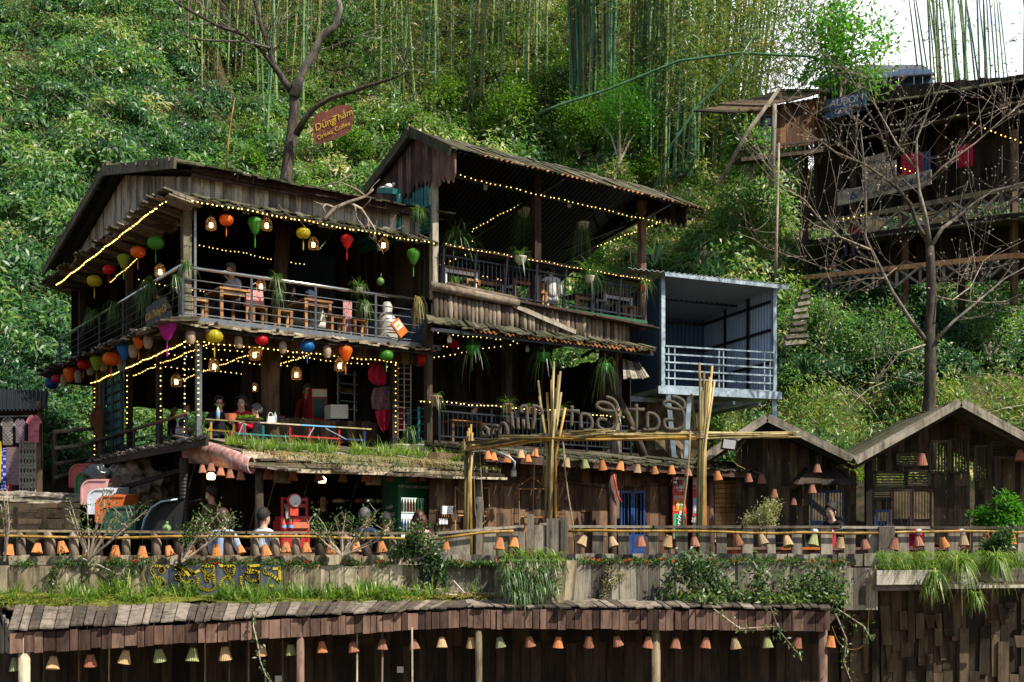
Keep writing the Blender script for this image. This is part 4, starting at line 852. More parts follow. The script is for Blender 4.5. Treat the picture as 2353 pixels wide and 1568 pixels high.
m.build('wire', M['orange'], em)
# advertising banners
def banner(lab, x0, x1, y0, y1, rows, words):
    f = lambda x, y, o=.12: B0.at(x, y, o); m = MB(); m.plank([f(x0, y1), f(x1, y1), f(x1, y0), f(x0, y0)], B0.n, .015); r = m.build('banner', M['red'], None, False, lab, 'banner')
    for (ya, yb, mt, bits) in rows:
        m = MB(); m.plank([f(x0+2, yb, .133), f(x1-2, yb, .133), f(x1-2, ya, .133), f(x0+2, ya, .133)], B0.n, .008); pn = m.build('picture', mt, r)
        for (bm, pts) in bits:
            m = MB()
            for (a, c, d, e_) in pts: m.plank([f(x0+a, d+ya, .142), f(x0+c, d+ya, .142), f(x0+c, e_+ya, .142), f(x0+a, e_+ya, .142)], B0.n, .006)
            m.build('picture_shape', bm, pn)
    for (s_, px, py, sz, mt, rot, shr) in words:
        xd = B0.d if not rot else (B0.d*math.cos(rot)+V((0, 0, math.sin(rot)))); up = V((0, 0, 1)) if not rot else (V((0, 0, 1))*math.cos(rot)-B0.d*math.sin(rot))
        text(s_, 'lettering', mt, r, f(px, py, .15), sz, xd, up, .002, 'CENTER', shr)
M['cream'] = plain('cream_print', (.62, .58, .5), .5); M['orp'] = plain('orange_print', (.62, .16, .02), .5); M['grp'] = plain('green_print', (.03, .30, .12), .5); M['skp'] = plain('sky_print', (.16, .42, .75), .5); M['dkg'] = plain('dark_green_print', (.01, .06, .05), .5); M['magp'] = plain('crimson_print', (.45, .02, .08), .5); M['blkp'] = plain('black_print', (.02, .02, .025), .5)
banner('tall red drinks poster beside the split log panel, left of the bamboo column', 1545, 1577, 1095, 1240, [(1097, 1123, M['cream'], [(M['blkp'], [(12, 16, 22, 6), (4, 12, 9, 6), (3, 10, 20, 14)]), (M['magp'], [(17, 24, 18, 6), (2, 9, 25, 19)])]), (1138, 1175, M['orp'], [(M['grp'], [(17, 20, 33, 13)]), (M['magp'], [(6, 9, 33, 13), (24, 27, 33, 15)]), (M['yelp'], [(11, 14, 33, 13)]), (M['cream'], [(6, 24, 24, 21)]), (M['skp'], [(4, 9, 9, 3)])]), (1181, 1238, M['grp'], [(M['dkg'], [(10, 14, 50, 4)]), (M['yelp'], [(19, 27, 24, 14)])])],
       [('Sprite', 1560, 1202, .2, M['wtxt'], 1.35, .2), ('THỬ NGAY', 1566, 1143, .045, M['wtxt'], 0, 0), ('NGON HƠN', 1565, 1128, .04, M['wtxt'], 0, 0)])
banner('red drinks poster half hidden behind the right bamboo column', 1591, 1624, 1095, 1240, [(1097, 1123, M['cream'], [(M['blkp'], [(10, 15, 22, 6)]), (M['magp'], [(3, 8, 25, 18), (17, 22, 18, 6)])]), (1145, 1180, M['skp'], [(M['cream'], [(5, 15, 33, 20), (5, 13, 34, 30)])]), (1186, 1238, M['dkg'], [])], [('THỂ TRỞ', 1600, 1193, .06, M['wtxt'], 0, 0), ('THÌ NGON', 1601, 1199, .06, M['wtxt'], 0, 0)])

# ================================================================== HUTS on the right
def hut(lab, ap, le, ri, Y0, Y1, wallY, holes, ybot, extra=None, gp=.05):
    root = thing('gable_hut', lab, 'hut', at(ap[0], 1350, Y0)); a, l, r = at(*ap, Y0), at(*le, Y0), at(*ri, Y0); s = V((0, Y1-Y0, 0)); m = MB()
    m.planks(l+s, l, a, a+s, .2, .03, .003, .06, .015); m.planks(r, r+s, a+s, a, .2, .03, .003, .06, .015); m.build('roof', M['mossy'], root)
    m = MB(); d = V((0, -.04, -.03)); m.beam(l+d, a+d, .04, .16, (0, 1, 0) if False else (0, 0, 1)); m.beam(a+d+V((.02, 0, 0)), r+d, .04, .16); m.build('barge_board', M['grey'], root)
    m = MB(); d = V((0, .12, -.16)); m.beam(l+d, a+d, .06, .07); m.beam(a+d, r+d, .06, .07); m.build('rafter', M['dark'], root)
    def yt(x): return (le[1]+(ap[1]-le[1])*(x-le[0])/(ap[0]-le[0]) if x < ap[0] else ap[1]+(ri[1]-ap[1])*(x-ap[0])/(ri[0]-ap[0]))*1+0+ (0)
    f = fr(wallY); k = Y0/wallY
    m = MB(); wallp(lambda x, y: f.at(x, y), holes[0], holes[1], lambda x: HY-(HY-yt((x-CX)/k+CX))*k+10, ybot, 15, .025, V((0, -1, 0)), m, holes[2], gp, [1120, 1165]); m.build('wall', M['dkbrown'], root)
    return root, f
W2 = [(2136, 2178, 1015, 1086), (2183, 2224, 1011, 1086), (2240, 2272, 1026, 1103), (2277, 2350, 1016, 1052), (2008, 2080, 1086, 1118), (2083, 2134, 1083, 1115), (2062, 2132, 1042, 1069), (2006, 2049, 1125, 1149), (2050, 2141, 1124, 1230), (2008, 2047, 1171, 1230)]
h1, f1_ = hut('plank hut with a low gable and a little canopy over a blue door', (1760, 957), (1618, 1050), (1966, 1056), 23.4, 27, 24.2, (1690, 1968, [(1862, 1940, 1127, 1240)]), 1290)
h2, f2_ = hut('open gabled hut with slatted windows showing the green hillside', (2205, 922), (1964, 1056), (2452, 1056), 23.0, 26.6, 24.0, (2000, 2420, W2), 1290, True, .03)
m = MB()
for (a, c, y0, y1) in W2[:8]:
    if c-a > 60 or (y1-y0) < 40:
        for k in range(1, 5): y = y0+(y1-y0)*k/5; m.beam(f2_.at(a, y, 0), f2_.at(c, y, 0), .03, .03)
    else:
        for k in range(1, 6): x = a+(c-a)*k/6; m.beam(f2_.at(x, y0), f2_.at(x, y1), .03, .03, (1, 0, 0))
    for p, q in (((a, y0), (c, y0)), ((a, y1), (c, y1)), ((a, y0), (a, y1)), ((c, y0), (c, y1))): m.beam(f2_.at(*p, .02), f2_.at(*q, .02), .05, .05, (1, 0, 0) if p[0] == q[0] else (0, 0, 1))
m.build('window_slats', M['mossy'], h2)
door('red brown carved double door', lambda x, y: f2_.at(x, y, .03), V((0, -1, 0)), 2050, 2141, 1124, 1235, M['redw'], 2, 5, h2)
door('small blue slatted gate', lambda x, y: f2_.at(x, y, .03), V((0, -1, 0)), 2008, 2047, 1171, 1235, M['blue'], 1, 4, h2)
door('blue double door with slatted windows', lambda x, y: f1_.at(x, y, .04), V((0, -1, 0)), 1862, 1940, 1127, 1240, M['blue'], 2, 4, h1)
for px in (1995, 2290): m = MB(); p = at(px, 1200, 23.6); m.beam((p.x, p.y, TZ), (p.x, p.y, 2.0), .12, .12, (0, 1, 0)); m.build('post', M['dark'], h2)
m = MB(); m.planks(fr(23.3).at(1830, 1114), fr(23.3).at(1973, 1114), f1_.at(1922, 1074), f1_.at(1858, 1074), .16, .025, .003, .05); m.planks(fr(23.9).at(1815, 1112), fr(23.3).at(1830, 1114), f1_.at(1858, 1074), f1_.at(1850, 1074), .1, .02, .003); m.build('canopy', M['dark'], h1)
m = MB(); p = at(1673, 1022, 23.2); m.beam(p+V((0, 0, -.11)), p+V((.03, -.05, .11)), .3, .06, (0, -1, 0)); fl = m.build('flood_lamp', M['black'], None, False, 'square flood lamp under the gable of the left hut', 'flood lamp'); m = MB(); m.beam(p+V((0, -.05, -.08)), p+V((.02, -.09, .08)), .24, .02, (0, -1, 0)); m.build('lens', M['white'], fl)

# ================================================================== TERRACE FENCE
YF = 16.5; FF = fr(YF)
def fence(lab, x0, x1, posts, rl, yb, round_=True, mt='log', gap=None):
    root = thing('terrace_fence', lab, 'fence', at((x0+x1)/2, 1375, YF))
    for x in posts:
        m = MB(); x += R.uniform(-2, 2); p = FF.at(x, 1250); z0 = FF.at(x, yb).z; z1 = FF.at(x, rl(x)).z
        if round_: r = R.uniform(.055, .085); m.tube([(p.x, p.y, z0-.1), (p.x+R.uniform(-.02, .02), p.y, (z0+z1)/2), (p.x+R.uniform(-.015, .015), p.y, z1)], [r*1.05, r*R.uniform(.88, 1.05), r*.95], 8)
        else: m.beam((p.x, p.y, z0-.1), (p.x+R.uniform(-.015, .015), p.y, z1+R.uniform(-.02, .03)), R.uniform(.11, .17), .07, (0, 1, 0))
        m.build('post', M[mt], root, round_)
    m = MB(); x = x0
    while x < x1: e = min(x1, x+R.uniform(180, 330)); m.beam(FF.at(x, rl(x)-1.5), FF.at(e+4, rl(e)-1.5+R.uniform(-1, 1)), .12, .035); x = e
    m.build('top_rail', M['pale'] if round_ else M['grey'], root)
    m = MB(); x = x0; pts = []
    while x < x1+30: pts.append(FF.at(x, rl(x)+10+R.uniform(-1.5, 1.5)+2*math.sin(x/130), .09)); x += 60
    m.tube(pts, .02, 7); m.build('bamboo_rail', M['bamb'], root, True)
    return root
f_l = fence('rustic fence of round bark posts with a yellow bamboo rail, left of the gate boards', -30, 1000, [-12, 50, 114, 171, 229, 291, 356, 409, 467, 527, 586, 632, 681, 735, 797, 844, 903, 960], lambda x: 1222+.006*x, 1278)
f_m = fence('short weathered fence section beside the left bamboo column', 1000, 1200, [1018, 1040, 1064, 1125, 1160, 1190], lambda x: 1228-.13*(x-1000) if x < 1130 else 1211, 1272, False, 'grey')
f_r = fence('long weathered square post fence right of the gate boards', 1306, 2390, [1372, 1435, 1500, 1564, 1617, 1657, 1718, 1773, 1832, 1897, 1950, 2008, 2076, 2132, 2192, 2243, 2290, 2345], lambda x: 1212+.0025*(x-1300), 1272, False, 'grey')
m = MB(); p = FF.at(2032, 1250, .05); m.beam((p.x, p.y, -.5), (p.x+.02, p.y, .42), .22, .12, (0, 1, 0)); m.build('post', M['grey'], f_r)
def pw(name, mt, par, x0, x1, y0, y1, Y, w=22, j=4, lean=0):
    f = fr(Y); m = MB(); wallp(lambda x, y: f.at(x, y, lean*(y1-y)/60), x0, x1, lambda x: y0+R.uniform(-j, j), lambda x: y1+R.uniform(0, j), w, .03, V((0, -1, 0)), m); return m.build(name, mt, par)
pw('plank_wall', M['pale'], f_l, -30, 1000, 1277, 1312, 16.38, 24, 2); pw('plank_wall', M['pale'], f_l, -30, 965, 1300, 1378, 16.0, 27, 3)
pw('plank_wall', M['grey'], f_m, 960, 1200, 1275, 1312, 16.42, 22, 3); pw('plank_wall', M['grey'], f_m, 962, 1160, 1300, 1395, 16.15, 18, 2)
pw('plank_wall', M['grey'], f_r, 1290, 2060, 1273, 1300, 16.40, 22, 2); pw('plank_wall', M['grey'], f_r, 1290, 1945, 1292, 1388, 16.1, 23, 3)
m = MB(); m.beam(at(-30, 1301, 16.2), at(985, 1301, 16.2), .36, .03); m.build('planter_soil', M['soil'], f_l)
m = MB(); m.beam(at(960, 1300, 16.25), at(1960, 1296, 16.25), .3, .03); m.build('planter_soil', M['soil'], f_r)
gt = thing('gate_boards', 'cluster of uneven grey boards in the middle of the fence above the spider plants', 'boards', at(1250, 1300, 16.3)); m = MB(); f = fr(16.32)
for (a, c, y0, y1, o) in [(1211, 1227, 1182, 1262, .02), (1228, 1252, 1207, 1275, 0), (1256, 1285, 1192, 1278, .03), (1288, 1303, 1190, 1280, .05), (1195, 1208, 1223, 1270, 0), (1240, 1258, 1202, 1265, -.05), (1284, 1292, 1200, 1270, 0)]: m.plank([f.at(a, y1, o), f.at(c, y1, o), f.at(c, y0, o), f.at(a, y0+R.uniform(-1, 2), o)], V((0, -1, 0)), .035)
m.build('boards', M['grey'], gt)
pb = thing('planter_tub', 'tall plank planter below the gate boards overgrown with spider plants', 'planter', at(1225, 1420, 15.6)); m = MB(); f = fr(15.45)
wallp(lambda x, y: f.at(x, y), 1165, 1292, lambda x: 1296, lambda x: 1398+.12*(x-1165)+R.uniform(-6, 4), 24, .03, V((0, -1, 0)), m)
for k in range(5): x = 1290+k*6; m.plank([fr(15.5+k*.12).at(x-4+R.uniform(-6, -2), 1408-k*7), fr(15.5+k*.12).at(x+4, 1404-k*7), fr(15.5+k*.12).at(x+12, 1288), fr(15.5+k*.12).at(x+3, 1288)], V((.3, -.9, 0)), .03)
for k in range(4): m.plank([fr(15.5+k*.15).at(1166-k*4, 1396-k*4), fr(15.65+k*.15).at(1162-k*4, 1394-k*4), fr(15.65+k*.15).at(1162-k*4, 1298), fr(15.5+k*.15).at(1166-k*4, 1298)], V((-.9, -.3, 0)), .03)
m.build('boards', M['pale'], pb); m = MB(); m.beam(at(1228, 1301, 15.45), at(1228, 1301, 16.1), .8, .04); m.build('planter_soil', M['soil'], pb)
bx = thing('planter_box', 'long pale board planter full of grass hanging over the right wall', 'planter', at(2200, 1350, 15.8)); m = MB(); f = fr(15.75)
for (a, c, y0, y1, o) in [(2014, 2240, 1311, 1344, 0), (2242, 2400, 1306, 1338, .02), (2010, 2130, 1346, 1358, -.08), (2132, 2300, 1343, 1354, .06), (2250, 2400, 1345, 1352, .1)]: m.plank([f.at(a, y1, o), f.at(a, y0, o), f.at(c, y0-2, o), f.at(c, y1-2, o)], V((0, -1, 0)), .035)
m.build('boards', M['clad'], bx); m = MB(); m.beam(at(2010, 1314, 15.98), at(2410, 1309, 15.98), .4, .04); m.build('planter_soil', M['soil'], bx)
# painted lettering boards in the fence
sg_ = thing('painted_sign', 'dark painted boards with big yellow sideways letters set in the left plank wall', 'sign', at(492, 1372, 15.95)); f = fr(15.97); m = MB(); X = [341, 387, 451, 498, 552, 599, 646]
for a, c in zip(X, X[1:]):
    n = 2 if c-a < 55 else 3
    for k in range(n): m.plank([f.at(a+(c-a)*k/n+.6, 1366), f.at(a+(c-a)*(k+1)/n-.3, 1366), f.at(a+(c-a)*(k+1)/n-.3, 1299+R.uniform(-1, 1)), f.at(a+(c-a)*k/n+.6, 1299)], V((0, -1, 0)), .03)
m.build('boards', wood('slate_painted_wood', (.010, .012, .016), (.035, .045, .06), (.10, .12, .14)), sg_)
ST = [[(180, 100), (120, 105), (105, 150), (130, 180)], [(195, 112), (216, 135), (195, 160), (175, 140), (195, 112)], [(240, 100), (255, 108)], [(110, 230), (130, 205), (190, 210), (220, 250), (205, 275), (180, 260), (175, 215)], [(110, 230), (135, 290)], [(318, 98), (325, 125), (350, 120), (400, 130), (440, 135), (480, 160), (490, 185)], [(360, 130), (365, 160), (400, 180)], [(405, 140), (440, 185)], [(325, 183), (350, 190), (350, 215), (325, 210), (325, 183)], [(345, 200), (400, 250), (460, 230), (480, 240)], [(370, 300), (375, 335), (420, 350), (465, 335), (465, 290), (430, 285)], [(520, 210), (525, 270), (560, 305), (620, 315), (660, 290), (665, 250), (660, 180)], [(655, 190), (620, 210), (590, 185), (595, 225), (625, 235)], [(565, 105), (570, 140), (610, 175), (650, 150), (650, 102), (565, 105)], [(500, 155), (530, 140)], [(765, 105), (770, 140), (800, 170), (835, 165), (840, 102), (765, 105)], [(710, 290), (740, 225), (790, 195), (830, 240), (840, 290), (855, 330)], [(710, 290), (770, 285), (840, 300)], [(720, 95), (740, 100)], [(905, 195), (910, 250), (945, 290), (1000, 300), (1050, 290), (1065, 250), (1058, 228)], [(940, 178), (960, 160), (1030, 155), (1060, 180), (1055, 220), (1000, 230), (960, 210), (940, 178)], [(975, 98), (980, 130), (1070, 155)], [(975, 100), (1065, 95)], [(1115, 120), (1120, 160), (1180, 180), (1255, 240)], [(1250, 110), (1255, 240)], [(1195, 125), (1250, 120)], [(1165, 275), (1190, 280)]]
def smooth(q, k=4):
    if len(q) < 3: return q
    out = []; n = len(q)
    for i in range(n-1):
        p0, p1, p2, p3 = q[max(i-1, 0)], q[i], q[i+1], q[min(i+2, n-1)]
        for j in range(k):
            t_ = j/k; out.append(tuple(.5*((2*p1[c])+(-p0[c]+p2[c])*t_+(2*p0[c]-5*p1[c]+4*p2[c]-p3[c])*t_*t_+(-p0[c]+3*p1[c]-3*p2[c]+p3[c])*t_**3) for c in (0, 1)))
    return out+[q[-1]]
m = MB()
for q in ST:
    q = smooth(q); P_ = [f.at(321.7+x*.2563, 1275.4+y*.2563, .022) for x, y in q]
    for a, c in zip(P_, P_[1:]): d = (c-a).normalized()*.007; m.beam(a-d, c+d, .006, .034, V((0, -1, 0)).cross(c-a))
m.build('letters', M['yelp'], sg_, kind='stuff')

# ================================================================== LOWER STALL (bottom of the picture)
ls = thing('lower_stall', 'long low stall with a mossy shingle roof and a red brown plank fascia', 'building', at(900, 1700, 15.5))
E0, E1, E2 = at(18, 1450, 13.7), at(1087, 1397, 15.2), at(1910, 1399, 15.25); K0, K1, K2 = at(-40, 1372, 15.95), at(1087, 1380, 16.0), at(1950, 1384, 16.05)
m = MB()
for k, (A_, B_, C_, D_) in enumerate([(E0, E1, K1, K0), (E1, E2, K2, K1)]):
    mid0, mid1 = A_.lerp(D_, .55), B_.lerp(C_, .55); sh_ = (B_-A_).normalized()*(.16 if k == 0 else -.12)
    m.planks(mid0+sh_, mid1+sh_, C_, D_, .15, .022, .006, .07, .018, tl=.012); m.planks(A_+V((0, 0, .015)), B_+V((0, 0, .015)), mid1+sh_*1.6+V((0, 0, .045)), mid0+sh_*1.6+V((0, 0, .045)), .14, .018, .008, .07, .006, tl=.008)
m.build('roof', M['shing'], ls)
def fasc(A_, B_, h0, h1):
    m = MB(); dn = V((0, .05, -.03)); m.planks(A_+V((0, .05, -h0)), B_+V((0, .05, -h1)), B_+dn, A_+dn, .115, .025, .005, .012, .012); return m
m = fasc(E0, E1, .27, .25); m.build('fascia', M['redw'], ls); m = fasc(E1, E2, .27, .29); m.build('fascia', M['redw'], ls)
m = MB(); m.planks(at(-2, 1500, 15.9), E0+V((.03, .05, -.26)), E0+V((.03, .05, 0)), at(-2, 1395, 15.9), .12, .025, .004, .02); m.build('fascia', M['grey'], ls)
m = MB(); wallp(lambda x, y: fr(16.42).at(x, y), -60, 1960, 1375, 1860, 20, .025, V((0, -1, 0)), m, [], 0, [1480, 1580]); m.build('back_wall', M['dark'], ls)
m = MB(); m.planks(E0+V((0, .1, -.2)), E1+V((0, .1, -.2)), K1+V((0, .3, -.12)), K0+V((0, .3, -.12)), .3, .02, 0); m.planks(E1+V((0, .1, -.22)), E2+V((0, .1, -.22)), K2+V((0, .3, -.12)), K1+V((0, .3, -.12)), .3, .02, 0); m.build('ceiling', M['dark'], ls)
for px, Y, r, mt in ((56, 13.85, .07, 'pale'), (690, 14.7, .05, 'redw'), (1100, 15.3, .045, 'pale'), (1507, 15.4, .06, 'pale'), (1890, 15.4, .065, 'redw')):
    p = at(px, 1500, Y); m = MB(); m.tube([(p.x, Y, -3.4), (p.x, Y, -.95)], r, 8); m.build('post', M[mt], ls, True)
m = MB()
for px in (97, 178, 247, 470, 525, 569, 653, 819, 876, 950): p = at(px, 1500, 14.9+R.random()*.8); m.tube([(p.x, p.y, -3.4), (p.x+R.uniform(-.03, .03), p.y, -.9)], .012, 5)
m.build('thin_pole', M['pale'], ls)
rw = thing('plank_retaining_wall', 'tall retaining wall of rough overlapping dark planks at the lower right', 'wall', at(2150, 1700, 16.2)); m = MB()
for lay, (y0, y1, w) in enumerate([(1352, 1860, 20), (1352, 1560, 17), (1440, 1800, 19), (1352, 1480, 18)]):
    f = fr(16.3-.035*lay); x = 1935
    while x < 2420:
        e = x+w*R.uniform(.7, 1.4)
        if lay == 0 or R.random() < .55: a = y0+R.uniform(0, 110)*(lay > 0); z = y1+R.uniform(-90, 20)*(lay > 0); s_ = R.uniform(-4, 8); m.plank([f.at(x+s_, z), f.at(e-1+s_, z), f.at(e-1, a), f.at(x, a)], V((0, -1, 0)), .03)
        x = e
m.build('planks', M['dkbrown'], rw)
m = MB(); wallp(lambda x, y: fr(15.9).at(x, y), 1938, 2016, 1305, 1402, 24, .035, V((0, -1, 0)), m); m.build('corner_boards', M['grey'], rw)
for px, py in ((640, 1560), (920, 1539)): m = MB(); m.beam(at(px, py+7, 16.35), at(px, py-7, 16.35), .09, .03, (0, -1, 0)); m.build('light_switch', M['white'], None, False, 'small white switch plate on the dark back wall of the lower stall, the '+('lower' if px < 700 else 'upper')+' one', 'switch')

# ================================================================== BAMBOO FRAME with rope letters
bf = thing('bamboo_pergola', 'tall frame of bundled yellow bamboo poles with cross beams above the terrace', 'pergola', at(1340, 1360, 17.2))
def bundle(pts0, pts1, n, spread, r, mt, par, name, splay=0, ext=.25):
    m = MB()
    for k in range(n):
        o = V((R.uniform(-1, 1), R.uniform(-1, 1), R.uniform(-1, 1)))*spread; e = R.uniform(0, ext); d = (pts1-pts0).normalized(); q = pts0+o-d*e*(.2 if splay else 1); z = pts1+o*(1+splay*2)+d*(R.uniform(-.45, .12) if splay else R.uniform(0, ext))
        mid = q.lerp(z, R.uniform(.3, .7))+V((R.uniform(-1, 1), R.uniform(-1, 1), R.uniform(-1, 1)))*(.015 if splay else .045); knee = q.lerp(z, .75)+o*.0
        if splay: q1 = pts0+o+d*((pts1-pts0).length*.62); pt = [q, q1, z]
        else: pt = [q, mid, z]
        m.tube(pt, [r*R.uniform(.8, 1.1), r, r*.85], 7)
    return m.build(name, M[mt], par, True)
for (x, y0, y1, Y, sp) in ((1075, 1290, 985, 18.9, .6), (1265, 1330, 868, 17.0, 1.6), (1608, 1330, 850, 17.0, 1.1)):
    p0, p1 = at(x, y0, Y), at(x+(5 if x > 1200 else 0), y1, Y); p1 = V((p1.x, Y, p1.z))
    bundle(p0+V((.03, 0, 0)), p1, 6, .05 if x > 1200 else .04, .02, 'bamb', bf, 'column', sp); bundle(p0+V((-.045, -.02, 0)), p1, 8, .055, .02, 'bambg', bf, 'column', sp)  # sunlit right and shaded left of each column put into the cane colours
bundle(at(1262, 1004, 16.95), at(1742, 1000, 17.0), 14, .04, .017, 'bambg', bf, 'cross_beam', 0, .75); bundle(at(1245, 1009, 16.9), at(1610, 1006, 16.95), 4, .02, .018, 'bamb', bf, 'cross_beam', 0, .1)
bundle(at(1066, 1034, 18.9), at(1262, 1000, 17.0), 9, .04, .018, 'bamb', bf, 'cross_beam', 0, .12); bundle(at(1110, 1020, 18.6), at(1330, 1000, 16.9), 11, .055, .017, 'bambg', bf, 'cross_beam', 0, .8)
for x, y, w in ((1263, 1003, .24), (1608, 1000, .2), (1075, 1032, .2)): p = at(x, y, 17.0 if x > 1100 else 18.9); m = MB(); m.lathe([(w*.5, -.06), (w*.54, -.05), (w*.5, -.04), (w*.54, -.03), (w*.5, -.02), (w*.54, -.01), (w*.5, 0), (w*.54, .01), (w*.5, .02), (w*.54, .03), (w*.5, .04)], 12, p); m.build('lashing', M['rope'], bf)
for q, r, lab, Y in [([(1294, 1000), (1297, 1060), (1304, 1130), (1316, 1205), (1320, 1245)], .013, 'thick hairy rope hanging from the cross beam beside the middle bamboo column', 16.9), ([(1586, 990), (1584, 1040), (1578, 1110), (1571, 1160), (1567, 1208)], .014, 'frayed rope hanging over the red poster', 16.9), ([(1229, 1005), (1228, 1060), (1226, 1130), (1224, 1185)], .007, 'thin rope with a knotted end left of the middle column', 17.2), ([(1250, 1010), (1250, 1070), (1252, 1130)], .010, 'short rope close to the middle bamboo column', 17.1), ([(1087, 1035), (1089, 1100), (1092, 1180), (1100, 1212)], .006, 'thin cord beside the left bamboo column', 18.7), ([(1102, 1035), (1106, 1100), (1110, 1160), (1114, 1215)], .008, 'brown cord right of the left bamboo column', 18.6)]:
    m = MB(); m.tube([at(x+R.uniform(-.5, .5), y, Y) for x, y in q], r, 6); m.build('hanging_rope', M['rope'], None, True, lab, 'rope', 'ropes hanging from the bamboo frame')
# rope wrapped letters, read from behind
lt = thing('rope_letter_sign', 'row of big letters bent from rope wrapped pipe on the bamboo beams, seen from behind', 'letter sign', at(1340, 1000, 16.95))
LZ = [[(120, 745), (135, 718), (165, 718), (186, 750), (186, 800), (160, 810), (130, 790), (118, 755)], [(232, 790), (232, 720), (262, 700), (295, 715), (305, 760)], [(305, 790), (310, 700), (335, 675), (365, 690), (382, 740), (382, 790)], [(425, 560), (430, 640), (440, 735)], [(487, 545), (488, 640), (495, 735)], [(545, 635), (548, 735)], [(550, 545), (525, 560), (518, 530), (535, 505), (560, 500), (580, 530), (585, 640), (600, 740)], [(640, 740), (655, 640), (662, 560), (650, 505), (640, 497)], [(640, 500), (690, 505), (730, 535), (732, 570), (705, 580)], [(1042, 495), (1042, 600), (1035, 705)], [(960, 545), (1120, 552)], [(1135, 730), (1135, 600), (1180, 582), (1225, 605), (1248, 660), (1240, 720), (1200, 750), (1165, 745)],
      [(1390, 405), (1460, 430), (1505, 490), (1490, 545), (1440, 550), (1360, 540), (1300, 505), (1310, 470), (1370, 462), (1440, 490), (1480, 550), (1498, 620), (1490, 690), (1440, 740), (1370, 740), (1315, 710), (1305, 660), (1335, 630), (1400, 645)], [(1700, 480), (1703, 600), (1700, 735)], [(1620, 535), (1785, 535)], [(1640, 720), (1670, 740), (1700, 730)], [(1815, 735), (1815, 590), (1850, 572), (1900, 595), (1930, 650), (1920, 710), (1880, 740), (1770, 742)], [(2065, 402), (2130, 415), (2185, 455), (2190, 510), (2160, 535), (2100, 530), (2010, 510), (1982, 475), (2010, 450), (2080, 460), (2150, 510), (2185, 580), (2190, 660), (2160, 725), (2080, 740), (2010, 725), (1985, 680), (2000, 640), (2080, 640)]]
for q in LZ:
    m = MB(); Q = [at(1080.1+x*.2246, 821.5+y*.2246, 16.95+max(0, (500-x))/500*1.4) for x, y in smooth(q)]; m.tube(Q, .026, 8); m.build('letter', M['ropeg'], lt, True)
m = MB(); m.beam(at(1105, 1022, 18.4), at(1256, 1000, 16.98), .03, .03); m.beam(at(1256, 992, 16.98), at(1600, 990, 17.0), .03, .03); m.build('base_pipe', M['ropeg'], lt)
# ================================================================== LANTERNS AND LAMPS
def silk(name, c): 
    m = plain(name, c, .45, 0, .12, 9, .5); t = m.node_tree; p = t.nodes['Principled BSDF']
    tr = nd(t, 'ShaderNodeBsdfTranslucent', Color=c4(tuple(min(1, x*1.2) for x in c))); ms = nd(t, 'ShaderNodeMixShader', Fac=.45); t.links.new(p.outputs[0], ms.inputs[1]); t.links.new(tr.outputs[0], ms.inputs[2]); t.links.new(ms.outputs[0], t.nodes['Material Output'].inputs[0]); return m
SC = {'yellow': (.62, .52, .02), 'red': (.72, .012, .02), 'green': (.08, .33, .03), 'orange': (.90, .20, .01), 'lime': (.33, .42, .02), 'blue': (.01, .20, .55), 'navy': (.01, .09, .38), 'crimson': (.62, .01, .09), 'magenta': (.6, .02, .42)}
SM = {k: silk(k+'_silk', v) for k, v in SC.items()}
WIRE = plain('lantern_cap', (.05, .035, .02), .5)
def lantern_proto(col, shape):
    """round: wide ball ; drop: balloon, narrow below"""
    r = thing('silk_lantern', 'silk lantern', 'lantern'); m = MB(); n = 20
    if shape == 'round': pr = [(.05, -.135), (.11, -.118), (.16, -.07), (.178, 0), (.16, .07), (.11, .118), (.05, .135)]
    else: pr = [(.035, -.2), (.06, -.17), (.105, -.08), (.15, .03), (.16, .09), (.135, .14), (.08, .17), (.045, .175)]
    m.lathe(pr, n, (0, 0, 0), .5, .022); m.build('shade', SM[col], r, True)
    m = MB()
    for j in range(10):
        a = 2*math.pi*j/10; m.tube([(q*1.03*math.cos(a), q*1.03*math.sin(a), z) for q, z in pr], .0035, 4, None, False)
    m.build('ribs', SM[col], r, kind='stuff')
    m = MB(); zt = pr[-1][1]; zb = pr[0][1]; m.lathe([(.001, zt+.03), (.035, zt+.03), (.05, zt), (.04, zt-.01)], 10); m.lathe([(.03, zb+.01), (.036, zb), (.02, zb-.03), (.001, zb-.03)], 10); m.build('cap', WIRE, r)
    m = MB(); m.tube([(0, 0, zt+.03), (0, 0, zt+.14)], .004, 4); m.build('cord', M['black'], r)
    m = MB(); m.tube([(0, 0, zb-.03), (.004, 0, zb-.1)], .006, 5); m.tube([(0, 0, zb-.1), (.004, .0, zb-.2), (.0, 0, zb-.3)], [.012, .016, .010], 6); m.build('tassel', SM[col], r); return r
protos = {}
def lantern(col, shape, p, w, lab):
    k = (col, shape); base = .178 if shape == 'round' else .16
    sc = w/(2*base)
    if k not in protos: r = protos[k] = lantern_proto(col, shape)
    else: r = dup(protos[k], (0, 0, 0))
    r.location = p; r.scale = (sc, sc, sc); r.rotation_euler.z = R.uniform(0, 3); r['label'] = lab; r['group'] = 'silk lanterns on the tea house'
def wpx(p, n): return n*p.y/F
UPP = [('yellow', 'round', 217, 646, 33, 'rearmost olive yellow round lantern under the upper left eave'), ('red', 'round', 250, 620, 27, 'red round lantern under the upper left eave'), ('lime', 'drop', 284, 600, 28, 'lime balloon lantern between the red and orange ones of the upper left eave'), ('orange', 'round', 317, 580, 33, 'orange round lantern on the left side of the upper balcony'), ('green', 'round', 358, 559, 37, 'large green round lantern nearest the upper corner post, left side')]
for c, s_, x, y, w, lab in UPP: p = BL.at(x, y, .55); lantern(c, s_, p, wpx(p, w), lab)
